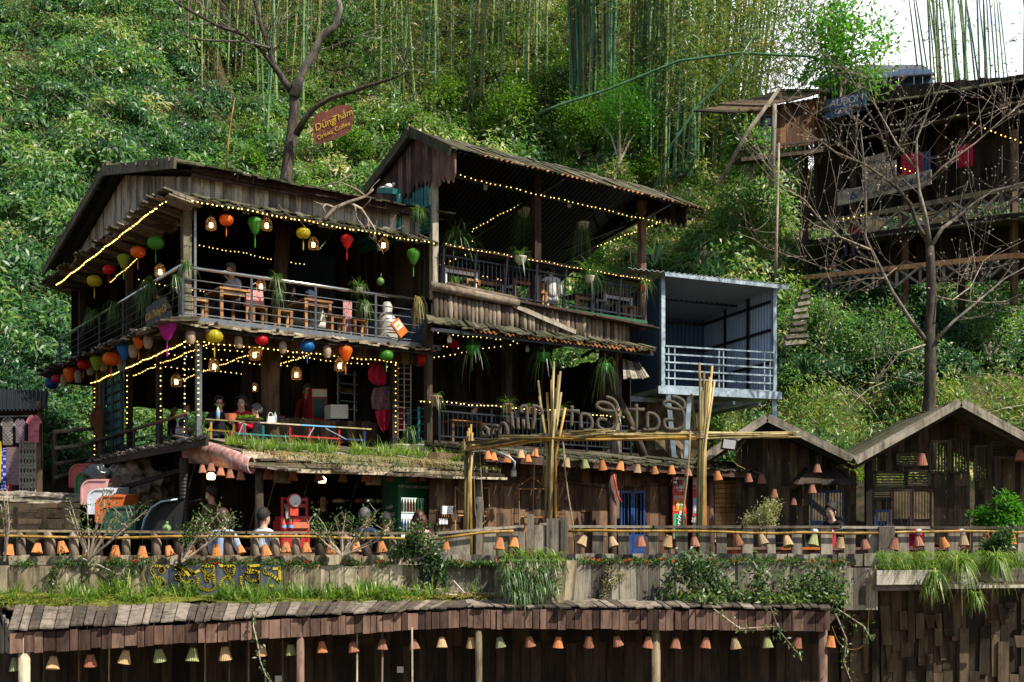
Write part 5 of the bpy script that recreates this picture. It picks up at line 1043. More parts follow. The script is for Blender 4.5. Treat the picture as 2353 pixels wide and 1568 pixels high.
for c, s_, x, y, w, lab in [('orange', 'round', 520, 506, 31, 'orange round lantern on the upper front beside the first basket lamp'), ('green', 'drop', 586, 518, 33, 'dark green balloon lantern on the upper front beside a basket lamp'), ('yellow', 'round', 697, 536, 32, 'yellow round lantern on the upper front above the trunk post'), ('red', 'drop', 797, 555, 27, 'red balloon lantern with a dark tassel in the middle of the upper front'), ('green', 'drop', 950, 589, 30, 'bright green balloon lantern at the right end of the upper front')]:
    p = B1.at(x, y, .4); lantern(c, s_, p, wpx(p, w), lab)
for c, s_, x, y, w, lab in [('navy', 'round', 119, 882, 30, 'dark blue round lantern at the far left tip of the lower eave'), ('crimson', 'round', 132, 871, 26, 'crimson round lantern overlapping the dark blue one'), ('orange', 'drop', 160, 861, 28, 'orange balloon lantern third from the far left tip of the lower eave'), ('red', 'round', 192, 838, 27, 'red round lantern of the lower left eave'), ('lime', 'drop', 222, 834, 29, 'lime balloon lantern of the lower left eave'), ('orange', 'round', 255, 825, 38, 'wide orange round lantern in the middle of the lower left eave'), ('blue', 'drop', 285, 808, 31, 'bright blue balloon lantern of the lower left eave'), ('orange', 'drop', 319, 785, 27, 'glowing orange balloon lantern of the lower left eave near the corner'), ('magenta', 'drop', 384, 757, 40, 'magenta lantern tucked under the lower corner of the eave')]:
    p = BL.at(x, y, .72); lantern(c, s_, p, wpx(p, w), lab)
for c, s_, x, y, w, lab in [('yellow', 'round', 493, 773, 39, 'big yellow-green round lantern beside the corner post of the lower front'), ('red', 'round', 601, 781, 30, 'red round lantern of the lower front'), ('blue', 'round', 706, 796, 32, 'bright blue round lantern of the lower front'), ('orange', 'drop', 794, 812, 31, 'orange balloon lantern of the lower front'), ('green', 'round', 888, 817, 31, 'green round lantern above the hanging red cloths'), ('red', 'round', 977, 827, 34, 'red round lantern at the right end of the lower front by the annex post'), ('crimson', 'round', 1041, 791, 26, 'dull red lantern in the shade under the annex awning')]:
    p = B1.at(x, y, .45 if x < 960 else -.1 if x > 1000 else .3); lantern(c, s_, p, wpx(p, w), lab)
# bamboo basket lamps, lit
M['wick'] = wicker('brown_wicker', (.33, .19, .07)); M['wickp'] = wicker('pale_wicker', (.34, .25, .17)); M['wicko'] = wicker('orange_wicker', (.60, .22, .05)); M['wickr'] = wicker('red_brown_wicker', (.36, .13, .065)); M['wickt'] = wicker('tan_wicker', (.46, .31, .15)); M['wickg'] = wicker('green_wicker', (.24, .27, .10))
def basket(lit):
    r = thing('basket_lamp', 'basket lamp', 'lamp'); pr = [(.13, -.15), (.135, -.05), (.125, .06), (.085, .13), (.03, .18)] if lit else [(.055, -.16), (.085, -.1), (.10, 0), (.092, .09), (.06, .15), (.05, .16)]
    m = MB()
    if lit:
        for j in range(22): a = 2*math.pi*j/22; m.tube([(q*math.cos(a), q*math.sin(a), z) for q, z in pr], .0055, 4, None, False)
        for z, q in ((-.15, .13), (-.05, .135), (.06, .125), (.13, .085)): m.lathe([(q-.006, z-.006), (q+.006, z), (q-.006, z+.006)], 20)
    else: m.lathe(pr, 36, (0, 0, 0), None, .012, stripe=(.2, .8))
    m.build('shade', M['wick'] if lit else M['wickp'], r, not lit)
    m = MB(); z = .18 if lit else .16; m.tube([(0, 0, z-.02), (0, 0, z+.14)], .005, 4); m.lathe([(.001, z+.04), (.022, z+.04), (.024, z-.03), (.001, z-.03)], 8); m.build('cord', M['black'], r)
    if lit: m = MB(); m.lathe([(.001, -.10), (.04, -.10), (.045, -.06), (.045, .0), (.02, .02), (.001, .02)], 12); m.build('bulb', M['glow'], r)
    return r
bk = {}
def basket_at(p, w, lit, lab, grp):
    if lit not in bk: r = bk[lit] = basket(lit)
    else: r = dup(bk[lit], (0, 0, 0))
    s_ = w/(.27 if lit else .2); r.location = p; r.scale = (s_,)*3; r['label'] = lab; r['group'] = grp; r.rotation_euler.z = R.random()*3
for i, (x, y, w, f, o) in enumerate([(485, 514, 24, B1, .3), (613, 515, 24, B1, .3), (720, 559, 23, B1, -.2), (881, 560, 25, B1, .3), (368, 622, 24, BL, .2), (600, 655, 23, B1, -1.2)]):
    p = f.at(x, y, o); basket_at(p, wpx(p, w), True, 'lit basket lamp of the upper storey, '+['by the corner pipe post', 'beside the dark green balloon lantern', 'below the yellow lantern', 'at the right near the balcony end', 'on the left side over the corner rail', 'low behind the pink bag'][i], 'lit basket lamps')
for i, (x, y, w, f, o) in enumerate([(405, 874, 24, B1, -2), (492, 839, 25, B1, -.4), (585, 812, 26, B1, .1), (681, 858, 24, B1, -.6), (585, 890, 17, B1, -2.5), (781, 837, 26, B1, .1)]):
    p = f.at(x, y, o); basket_at(p, wpx(p, w), True, 'lit basket lamp of the first storey, '+['above the seated boys', 'under the yellow-green lantern', 'left of the trunk post', 'right of the trunk post', 'small and far back above the woman in red', 'beside the orange balloon lantern'][i], 'lit basket lamps')
for i, (x, y, w, f, o) in enumerate([(147, 874, 18, BL, .6), (180, 866, 18, BL, .6), (208, 848, 19, BL, .55), (238, 839, 19, BL, .5), (279, 838, 20, BL, .4), (306, 805, 22, BL, .6), (340, 785, 21, BL, .7), (438, 772, 24, B1, .4), (548, 786, 19, B1, .4), (650, 799, 18, B1, .4), (752, 808, 19, B1, .4)]):
    p = f.at(x, y, o); basket_at(p, wpx(p, w), False, 'unlit pale woven barrel shade under the lower eave, '+ordw(i)+' from the left', 'woven barrel shades')
# conical wicker lampshades
def cone(mt):
    r = thing('wicker_lamp', 'wicker lamp', 'lampshade'); m = MB(); n = 44
    m.lathe([(.088, -.1), (.09, -.093), (.043, .075), (.04, .08)], n, (0, 0, 0), None, .045, stripe=(.1, .9)); m.lathe([(.04, .075), (.086, -.098)], n, (0, 0, 0), None, .045, stripe=(.1, .9)); m.build('shade', M[mt], r)
    m = MB()
    for q, z in ((.089, -.094), (.043, .072)): m.lathe([(q-.004, z-.005), (q+.005, z), (q-.004, z+.005)], 24)
    m.build('rim', M[mt], r); m = MB(); m.tube([(0, 0, .04), (.004, 0, .2)], .004, 4); m.lathe([(.001, .09), (.018, .09), (.02, .02), (.001, .02)], 8); m.build('cord', M['black'], r)
    m = MB(); m.ball((0, 0, -.045), .026, 8); m.build('bulb', M['bulbw'], r); return r
cn = {}
def cone_at(mt, p, w, lab, grp, tilt=.12):
    if mt not in cn: r = cn[mt] = cone(mt)
    else: r = dup(cn[mt], (0, 0, 0))
    s_ = w/.18; r.location = p; r.scale = (s_, s_, s_*R.uniform(.95, 1.08)); r.rotation_euler = (R.gauss(0, tilt), R.gauss(0, tilt), R.random()*6); r['label'] = lab; r['group'] = grp
cname = {'wicko': 'orange', 'wickr': 'red-brown', 'wickt': 'tan', 'wickg': 'greenish', 'wickp': 'pale', 'wick': 'brown'}
FL = [(22, 1262), (86, 1259), (142, 1256), (199, 1264), (265, 1265), (327, 1267), (388, 1265), (440, 1264), (497, 1263), (553, 1262), (610, 1264), (657, 1257), (703, 1257), (761, 1257), (819, 1255), (876, 1255), (931, 1249), (1025, 1252), (1148, 1248), (1182, 1246)]
for i, (x, y) in enumerate(FL): p = at(x, y, 16.25); cone_at('wicko', p, wpx(p, R.uniform(23, 27) if x not in (553, 931, 1025) else 19), 'orange cone lampshade under the left fence rail, '+ordw(i)+' from the left end', 'lampshades on the left fence')
FR_ = [(1340, 1242), (1407, 1244), (1472, 1243), (1535, 1241), (1596, 1245), (1693, 1238), (1751, 1239), (1809, 1243), (1870, 1240), (1931, 1245), (1987, 1250), (2055, 1248), (2110, 1244), (2167, 1245), (2214, 1241), (2265, 1234), (2325, 1237)]
for i, (x, y) in enumerate(FR_): mt = ['wickt', 'wickt', 'wickr', 'wickt', 'wickr', 'wickr', 'wickt', 'wickt', 'wickg', 'wickt', 'wickr', 'wickr', 'wickr', 'wicko', 'wickt', 'wickr', 'wicko'][i]; p = at(x, y, 16.25); cone_at(mt, p, wpx(p, R.uniform(22, 26)), cname[mt]+' cone lampshade under the right fence rail, '+ordw(i)+' from the gate boards', 'lampshades on the right fence', .18)
EV = [(1121, 1045), (1134, 1049), (1166, 1051), (1197, 1043), (1213, 1053), (1230, 1040), (1302, 1062), (1344, 1065), (1384, 1068), (1426, 1070), (1465, 1076), (1504, 1079), (1543, 1079), (1581, 1085), (1649, 1092), (1720, 1097), (1750, 1099)]
for i, (x, y) in enumerate(EV): mt = 'wickt' if i in (6, 10, 3) else 'wickg' if i == 7 else 'wickr' if i in (13, 15, 16) else 'wicko'; p = B0.at(x, y, .85); cone_at(mt, p, wpx(p, R.uniform(18, 21)), cname[mt]+' cone lampshade along the plank wall eave, '+ordw(i)+' from its left end', 'lampshades along the plank wall eave')
for i, (x, y, w) in enumerate([(465, 1077, 18), (485, 1073, 20), (507, 1083, 20), (528, 1088, 20), (553, 1092, 21), (616, 1089, 24), (673, 1091, 24), (732, 1093, 23), (788, 1096, 22), (841, 1095, 22), (895, 1095, 20), (949, 1095, 20), (971, 1096, 17), (1000, 1098, 17), (1024, 1101, 16)]):
    p = B0.at(x, y, -.15 if x > 600 else .1); cone_at('wickr', p, wpx(p, w), 'red-brown cone wicker lampshade inside the snack bar, '+ordw(i)+' from the left', 'lampshades in the snack bar', .06)
for x, y, lab in ((647, 1092, 'large bell shaped woven shade in the snack bar beside the wooden post'), (858, 1098, 'large bell shaped woven shade in the middle of the snack bar')):
    p = B0.at(x, y, -.3); r = thing('bell_lamp', lab, 'lampshade', p, 'bell shades in the snack bar'); m = MB(); m.lathe([(.13, -.13), (.135, -.04), (.125, .06), (.09, .11), (.03, .13)], 30, p, None, .02); m.build('shade', M['wickt'], r, True); m = MB(); m.tube([p+V((0, 0, .12)), p+V((0, 0, .3))], .005, 4); m.build('cord', M['black'], r)
LW = [(36, 1525), (122, 1522), (208, 1516), (288, 1508), (366, 1504), (443, 1503), (517, 1500), (602, 1492), (668, 1492), (740, 1486), (811, 1486), (879, 1480), (951, 1480), (1015, 1475), (1083, 1475), (1149, 1475), (1217, 1473), (1283, 1475), (1353, 1473), (1418, 1472), (1490, 1475), (1553, 1477), (1622, 1476), (1689, 1477), (1763, 1475), (1833, 1475), (1909, 1473)]
for i, (x, y) in enumerate(LW):
    mt = ['wickg', 'wickt', 'wickr', 'wickt', 'wickg', 'wickg', 'wickt', 'wickt', 'wickg', 'wicko', 'wickr', 'wickr', 'wickr', 'wickt', 'wickt', 'wickg', 'wickr', 'wicko', 'wickr', 'wickr', 'wickr', 'wickr', 'wickr', 'wickt', 'wickg', 'wickr', 'wicko'][i]
    Y = 13.75+1.5*min(1, x/1087); p = at(x, y, Y+.12); cone_at(mt, p, wpx(p, 30 if x < 600 else 25), cname[mt]+' cone lampshade under the lower stall fascia, '+ordw(i)+' from the left', 'lampshades under the lower stall fascia', .1)
for x, y, Y, w, lab in ((1779, 1133, 23.0, 18, 'small wicker lampshade beside the right plank panel'), (1824, 1152, 23.2, 15, 'small wicker lampshade low beside the blue double door'), (1866, 1123, 23.2, 20, 'wicker lampshade under the little canopy'), (1878, 1076, 23.0, 20, 'brown wicker lampshade hanging in front of the canopy'), (2118, 1055, 23.3, 26, 'large red wicker lampshade hanging in the open hut'), (2345, 1045, 23.3, 26, 'large red wicker lampshade at the right edge')):
    p = at(x, y, Y); cone_at('wickr', p, wpx(p, w), lab, 'lampshades on the huts', .05)
# bare bulbs and opal lamps
def opal(p, w, lab, drop=.35):
    r = thing('opal_lamp', lab, 'lamp', p, 'white opal lamps'); m = MB(); s_ = w; m.lathe([(.001, -.7*s_), (.4*s_, -.7*s_), (.5*s_, -.5*s_), (.5*s_, .3*s_), (.3*s_, .5*s_), (.2*s_, .6*s_), (.2*s_, .9*s_), (.001, .9*s_)], 12, p); m.build('globe', M['bulbw'], r, True); m = MB(); m.tube([p+V((0, 0, .9*s_)), p+V((0, 0, drop))], .006, 4); m.build('cord', M['black'], r)
for f, x, y, o, w, lab, d in [(A2, 1115, 429, -.4, .10, 'white opal lamp on a long cord under the annex roof, left one', .6), (A2, 1308, 470, -.6, .10, 'white opal lamp under the annex roof, right of the middle post', .5), (A2, 1033, 780, .5, .10, 'white opal lamp beside the dull red lantern', .2), (A2, 1212, 802, .2, .09, 'white opal lamp under the lower annex awning, left of the green pot', .2), (A2, 1130, 560+215, .3, .05, 'small white lamp at the edge of the lower annex ceiling', .15), (B0, 1180, 1086, .3, .11, 'white opal lamp on the bent pipe before the plank wall', .2), (BL, 454, 793, -.2, .1, 'frosted lamp on the corner post of the first floor', .1)]: opal(f.at(x, y, o), w, lab, d)
for i, (x, y) in enumerate([(225, 1058), (243, 1056), (267, 1052), (288, 1051), (312, 1044), (335, 1038), (356, 1030)]): opal(BL.at(x, y, 1.1), .055, 'small white bulb under the dark side awning, '+ordw(i)+' from the left', .16)
for x, y, lab in ((485, 1095, 'glowing lamp in the left part of the snack bar'), (740, 1103, 'glowing lamp over the snack bar counter')):
    p = B0.at(x, y, -.6); r = thing('glowing_lamp', lab, 'lamp', p, 'glowing lamps in the snack bar'); m = MB(); m.lathe([(.001, -.05), (.06, -.05), (.075, .02), (.03, .06), (.001, .06)], 12, p); m.build('globe', emit('warm_lamp', (1, .66, .25), 7, True), r); m = MB(); m.tube([p+V((0, 0, .06)), p+V((0, 0, .4))], .006, 4); m.build('cord', M['black'], r)
m = MB(); m.tube([at(1146, 1040, 19.6), at(1170, 1050, 19.6), at(1183, 1062, 19.6), at(1181, 1082, 19.6)], .02, 6); m.build('bent_pipe', M['galv'], None, True, 'grey bent pipe carrying the opal lamp before the plank wall', 'pipe')

# ================================================================== GRASS, PLANTS, FLOWERS
def tuft(n, c, sp, L, W_, rise, droop, out, mt, name, par=None, t0=.5, **kw):
    P = np.array([tuple(c)])+NR.normal(0, 1, (n, 3))*np.array(sp); return blades(name, P, NR.uniform(0, 6.283, n), L*(.6+.8*NR.random(n)), W_, rise*(.7+.6*NR.random(n)), droop*(.6+.8*NR.random(n)), out*(.5+.8*NR.random(n)), M[mt], np.clip(NR.normal(t0, .22, n), 0, 1), par, **kw)
# grass on the bar roof
def roofpt(u, v): return np.array(tuple(b0(u, v, bz(v)+.2)))
def tufts(C_, nb, L, W_, mt, name, **kw):
    """strappy tufts: nb blades fanning out of each centre"""
    k = len(C_); i = np.repeat(np.arange(k), nb); n = k*nb; sz = (.55+.9*NR.random(k))[i]; th_ = NR.normal(0, .13, k)[i]
    P = C_[i]+NR.normal(0, .018, (n, 3))*np.array([1, 1, .2]); up = NR.random(n)
    return blades(name, P, NR.uniform(0, 6.283, n), L*sz*(.5+.7*NR.random(n)), W_*(.6+.7*NR.random(n)), .6+1.0*up, .5+.5*NR.random(n), 1.0-.65*up, M[mt], np.clip(NR.normal(.5, .2, n)+th_, 0, 1), K=5, **kw)
C_ = np.array([roofpt(u, v) for u, v in zip(NR.uniform(-.1, UB+.3, 120), NR.beta(1.1, 2, 120)*1.9-.1)])
tufts(C_, 34, .24, .014, 'grassm', 'roof_grass', kind='stuff', label='tall unkempt grass tufts growing on the snack bar roof', cat='grass')
n = 1300; U_ = NR.uniform(-.2, UB+.4, n); U_ = np.where(NR.random(n) < .6, NR.choice(np.array([.5, 1.1, 1.3, 2.0, 2.6, 3.2]), n)+NR.normal(0, .16, n), U_); P = np.array([roofpt(u, v) for u, v in zip(U_, NR.uniform(-.4, .1, n))]); az = math.radians(-90+34.6)+NR.normal(0, .7, n)
blades('hanging_dry_grass', P, az, .09+.2*NR.random(n)*(.4+np.abs(np.sin(U_*4))), .009, .35, 1.1, .8, M['dryg'], np.clip(NR.beta(2, 3, n)+.25*(np.sin(U_*2.2+1) > .7), 0, 1), kind='stuff', label='dry tawny grass and roots hanging over the snack bar roof edge', cat='dry grass')
# moss and grass on the lower stall roof
def lsp(x, q):
    q0, q1 = (E0, E1) if x < 1087 else (E1, E2); k0, k1 = (K0, K1) if x < 1087 else (K1, K2); xa, xb = ((18, 1087) if x < 1087 else (1087, 1910)); t_ = (x-xa)/(xb-xa)
    return q0.lerp(q1, t_).lerp(k0.lerp(k1, t_), q)+V((0, 0, .035))
vs = []; XS = np.linspace(-10, 1180, 180); m = MB(); nx = len(XS); vv = []; fs_ = []
for j, q in enumerate((.55, .62, .7, .8, .9, 1.02)):
    for i, x in enumerate(XS): p = lsp(min(max(x, 18), 1180), min(1, q+(.12*math.sin(x/60)+.1*math.sin(x/23)+R.uniform(-.03, .03))*(j == 0))); vv.append(p+V((0, 0, (.02*math.sin(x/37+j)+.012+R.uniform(0, .02))*(j > 0)-.02*(j == 0)-(.05 if x > 1120 else 0))))
for j in range(5):
    for i in range(nx-1): fs_.append((j*nx+i, j*nx+i+1, (j+1)*nx+i+1, (j+1)*nx+i))
m.add(vv, fs_); m.build('roof_moss', M['moss'], None, True, 'bright green moss cushion on the lower stall roof', 'moss', kind='stuff')
xs = np.concatenate([NR.uniform(200, 1000, 95), NR.uniform(-10, 1120, 25), NR.normal(900, 40, 14)]); C_ = np.array([tuple(lsp(max(18, x), q)) for x, q in zip(xs, 1-NR.beta(1, 2.2, len(xs))*.48)])
tufts(C_, 40, .27, .019, 'grassm', 'roof_grass', kind='stuff', label='long strappy grass tufts along the foot of the left plank wall', cat='grass')
n = 7000; xs = np.where(NR.random(n) < .5, NR.uniform(890, 1110, n), np.where(NR.random(n) < .75, NR.uniform(-10, 340, n), NR.uniform(340, 900, n))); P = np.array([tuple(lsp(max(18, a), c)) for a, c in zip(xs, NR.beta(2, 1.6, n)*.45+.52)])
leaves('moss_sprigs', P+NR.normal(0, .012, (n, 3)), unit(rdir(n)+np.array([0, 0, 1.2])), rdir(n), .035+.03*NR.random(n), .02, leafm('moss_leaf', [(0, (.05, .075, .01)), (.5, (.15, .19, .02)), (1, (.30, .30, .045))], .7, .2, .3), NR.random(n), kind='stuff', label='tiny yellow-green moss sprigs on the lower stall roof', cat='moss')
n = 1500; xs = NR.normal(1050, 45, n); P = np.array([tuple(lsp(min(max(18, a), 1180), c)) for a, c in zip(xs, NR.uniform(.55, 1, n))]); leaves('dead_leaves', P+np.array([0, 0, .05]), unit(rdir(n)*np.array([1, 1, .3])), unit(rdir(n)*.4+np.array([0, 0, 1])), .07, .025, M['dryg'], NR.random(n), kind='stuff', label='pile of dead leaves and twigs on the roof below the middle of the fence', cat='dead leaves')
m = MB()
for _ in range(14): p = lsp(R.uniform(990, 1110), R.uniform(.7, 1))+V((0, 0, .08)); d = V((R.uniform(-1, 1), R.uniform(-.2, .2), R.uniform(-.1, .2))).normalized(); m.tube([p, p+d*R.uniform(.15, .5)], R.uniform(.006, .016), 5)
m.build('broken_sticks', M['twig'], None, False, 'broken bamboo sticks lying on the roof below the middle of the fence', 'sticks', kind='stuff')
# flowers and small plants in the planter strips
def strip(x0, x1, Y, y, n, name, lab, hgt=.07, fl=60, dens=None):
    xs = NR.uniform(x0, x1, n); 
    if dens is not None: xs = NR.choice(np.array(dens), n)+NR.normal(0, 11, n)
    P = np.stack([(xs-CX)/F*Y, Y+NR.uniform(-.14, .12, n), (HY-y)/F*Y+NR.random(n)**1.5*hgt*(.6+.6*np.sin(xs/19)**2)], 1); P[:, 2] -= .01
    leaves(name, P, unit(rdir(n)+np.array([0, -.5, .3])), unit(rdir(n)+np.array([.2, -.5, .7])), .035+.03*NR.random(n), .018, M['fungl'], np.clip(NR.normal(.55, .22, n), 0, 1), kind='stuff', label=lab, cat='planter greenery')
    k = fl; fx = NR.uniform(x0, x1, k) if dens is None else NR.choice(np.array(dens), k)+NR.normal(0, 10, k); C_ = np.stack([(fx-CX)/F*Y, Y-.1+NR.uniform(-.06, .02, k), (HY-y)/F*Y+hgt*NR.uniform(.3, 1, k)], 1)
    i = np.repeat(np.arange(k), 6); leaves(name+'_blossom', C_[i], unit(rdir(k*6)+np.array([0, -.6, .3])), unit(rdir(k*6)+np.array([0, -1, 0])), .028, .024, M['flower'], np.repeat(NR.random(k), 6), kind='stuff', label='small red and pink blossoms among '+lab.split(' of ')[0], cat='blossoms')
strip(-10, 960, 16.1, 1302, 7000, 'flower_strip', 'low green plants of the left planter strip', .09, 26, [60, 150, 175, 265, 285, 320, 430, 478, 500, 560, 620, 655, 690, 720, 810, 880])
strip(980, 1165, 16.15, 1300, 2600, 'flower_strip', 'low green plants of the short middle planter strip', .07, 9)
strip(1300, 1940, 16.2, 1296, 6000, 'flower_strip', 'low green plants of the right planter strip', .075, 26)
# vines
def vine(lab, lines, Y, n, spread, L, mt='fungl', tint=.45, stems=True):
    r = thing('vine', lab, 'vine', at(*lines[0][0], Y), 'climbing vines on the fence'); m = MB(); PP = []
    for q in lines:
        pts = [at(x, y, Y+R.uniform(-.05, .05)) for x, y in q]; m.tube(pts, [.009]*(len(q)-1)+[.004], 5)
        for _ in range(int(n/len(lines))): k = R.uniform(0, len(pts)-1); i = min(int(k), len(pts)-2); PP.append(tuple(pts[i].lerp(pts[i+1], k-i)))
    m.build('stem', M['twig'], r); P = np.array(PP)+NR.normal(0, spread, (len(PP), 3))*np.array([1, .7, 1]); k = len(P)
    leaves('foliage', P, unit(rdir(k)*.9+np.array([0, -.4, -.5])), unit(rdir(k)*.7+np.array([.2, -.8, .5])), L*(.6+.8*NR.random(k)), L*.42, M[mt], np.clip(NR.normal(tint, .22, k), 0, 1), r); return r
vine('dense dark vine climbing the fence between the snack bar plants and the middle planter', [[(945, 1235), (960, 1270), (985, 1310), (1000, 1345)], [(975, 1250), (1000, 1280), (1010, 1330)], [(930, 1262), (980, 1280), (1015, 1300)], [(955, 1240), (940, 1265), (900, 1268)]], 15.95, 1500, .07, .065, tint=.3)
vine('big tangled vine pouring from the right planter onto the shingles', [[(1590, 1282), (1560, 1310), (1535, 1350), (1545, 1395)], [(1590, 1282), (1620, 1310), (1660, 1350), (1690, 1385)], [(1610, 1290), (1640, 1340), (1600, 1380), (1560, 1400)], [(1580, 1290), (1600, 1330), (1620, 1370), (1700, 1395)], [(1560, 1380), (1640, 1392), (1730, 1390), (1800, 1388)]], 15.75, 2100, .09, .075, tint=.45)
vine('vine spreading over the shingles below the right planter', [[(1700, 1345), (1660, 1365), (1740, 1385), (1830, 1380), (1900, 1375)], [(1880, 1300), (1850, 1340), (1830, 1370), (1780, 1390)], [(1880, 1300), (1905, 1330), (1935, 1355), (1890, 1385)], [(1730, 1290), (1755, 1330), (1745, 1350)], [(1800, 1330), (1850, 1345), (1930, 1350)], [(1700, 1390), (1780, 1398), (1880, 1395)]], 15.6, 1700, .08, .075, tint=.55)
vine('sparse yellowing creeper on the planks right of the middle planter', [[(1402, 1300), (1398, 1330), (1392, 1360), (1388, 1388)], [(1398, 1335), (1420, 1325), (1435, 1318)]], 16.0, 330, .035, .035, 'dryg', .3)
vine('leafy trailing vine on the left plank wall', [[(190, 1284), (230, 1300), (270, 1320), (290, 1345)], [(330, 1290), (300, 1310), (270, 1345)], [(150, 1275), (120, 1330), (130, 1350)]], 15.93, 260, .06, .07, tint=.5)
vine('leafy strand hanging below the fascia left of the middle', [[(583, 1405), (582, 1440), (592, 1480), (598, 1520), (612, 1555), (625, 1568)]], 14.4, 70, .025, .05, tint=.5)
vine('long strand hanging over the fascia at the right', [[(1770, 1395), (1790, 1450), (1815, 1480), (1840, 1510)], [(1640, 1400), (1700, 1445), (1780, 1440)], [(1920, 1410), (1945, 1470), (1938, 1520), (1965, 1590)], [(1925, 1400), (1985, 1440), (2003, 1470)]], 15.0, 190, .03, .055, tint=.6)
def creep(lab, lines, n, spread, L, tint, group):
    """vine lying over given world points"""
    r = thing('vine', lab, 'vine', lines[0][0], group); m = MB(); PP = []
    for q in lines:
        m.tube(q, [.008]*(len(q)-1)+[.003], 5)
        for _ in range(n//len(lines)): k = R.uniform(0, len(q)-1); i = min(int(k), len(q)-2); PP.append(tuple(q[i].lerp(q[i+1], k-i)))
    m.build('stem', M['twig'], r); P = np.array(PP)+NR.normal(0, spread, (len(PP), 3))*np.array([1, 1, .45]); P[:, 2] += .02; k = len(P)
    leaves('foliage', P, unit(rdir(k)*.9+np.array([0, -.4, -.2])), unit(rdir(k)*.6+np.array([.2, -.5, .8])), L*(.6+.8*NR.random(k)), L*.4, M['fungl'], np.clip(NR.normal(tint, .22, k), 0, 1), r)
def lz(x, q, h=.05): return lsp(x, q)+V((0, 0, h))
creep('vine mat lying on the shingles below the big tangled vine', [[lz(1540, .95), lz(1570, .6), lz(1600, .3), lz(1640, .15)], [lz(1620, .95), lz(1660, .6), lz(1710, .4), lz(1780, .3)], [lz(1580, .8), lz(1650, .75), lz(1730, .7), lz(1800, .6)], [lz(1690, .9), lz(1750, .5), lz(1800, .25)]], 1100, .07, .085, .68, 'vines on the lower stall roof')
creep('vine mat lying on the right end of the shingles', [[lz(1890, .95), lz(1850, .6), lz(1810, .35), lz(1760, .2)], [lz(1900, .8), lz(1870, .5), lz(1890, .25)], [lz(1780, .85), lz(1840, .7), lz(1900, .6)]], 900, .07, .085, .7, 'vines on the lower stall roof')
q_ = lambda u, v, h: V(tuple(roofpt(u, v)))+V((0, 0, h)); creep('thin vine trailing over the left half of the snack bar roof edge', [[q_(.1, .2, .05), q_(.4, -.3, .0), q_(.9, -.5, -.12), q_(1.4, -.48, -.1)], [q_(.8, -.1, .03), q_(1.3, -.45, -.05), q_(1.9, -.5, -.14)], [q_(1.6, -.2, .02), q_(2.2, -.48, -.1), q_(2.7, -.5, -.16)]], 420, .06, .05, .7, 'vines on the snack bar roof')
creep('thin vine trailing over the right half of the snack bar roof edge', [[q_(2.6, .1, .03), q_(3.1, -.4, -.02), q_(3.7, -.5, -.12)], [q_(3.2, -.2, .03), q_(3.8, -.48, -.08), q_(4.3, -.5, -.1)]], 260, .06, .05, .75, 'vines on the snack bar roof')
# spider plants
def spider(lab, p, n, L, pot=None, potc='pink', hang=0, dr=1.0, mt='spider', grp='potted spider plants', bowl=False):
    p = V(p); r = thing('spider_plant', lab, 'plant', p, grp); q = np.repeat(np.array([tuple(p)]), n, 0)+NR.normal(0, .02, (n, 3))
    blades('leaves', q, NR.uniform(0, 6.283, n), L*(.5+.8*NR.random(n)), .014+.008*NR.random(n), 1.0*(.4+NR.random(n)), dr*(.7+.9*NR.random(n)), .55+.3*NR.random(n), M[mt], np.clip(NR.normal(.5, .22, n), 0, 1), r, K=5)
    if pot:
        w = pot; m = MB()
        if bowl: m.lathe([(.001, -.75*w), (.3*w, -.75*w), (.48*w, -.5*w), (.58*w, -.02), (.62*w, 0), (.54*w, 0), (.001, -.08*w)], 18, p)
        else: m.lathe([(.001, -.9*w), (.36*w, -.9*w), (.5*w, -.05*w), (.56*w, -.05*w), (.56*w, .03*w), (.48*w, .03*w), (.001, -.1*w)], 18, p)
        m.build('pot', M[potc], r, True)
    if hang:
        m = MB(); [m.tube([p+V((.5*(pot or .2)*math.cos(a), .5*(pot or .2)*math.sin(a), 0)), p+V((0, 0, hang))], .003, 4) for a in (0, 2.1, 4.2)]; m.build('hanger', M['black'], r)
    return r
M['terra'] = plain('terracotta_plastic', (.55, .16, .08), .5); M['stonep'] = plain('white_bowl', (.55, .50, .42), .7); M['redp'] = plain('red_plastic', (.6, .06, .03), .4)
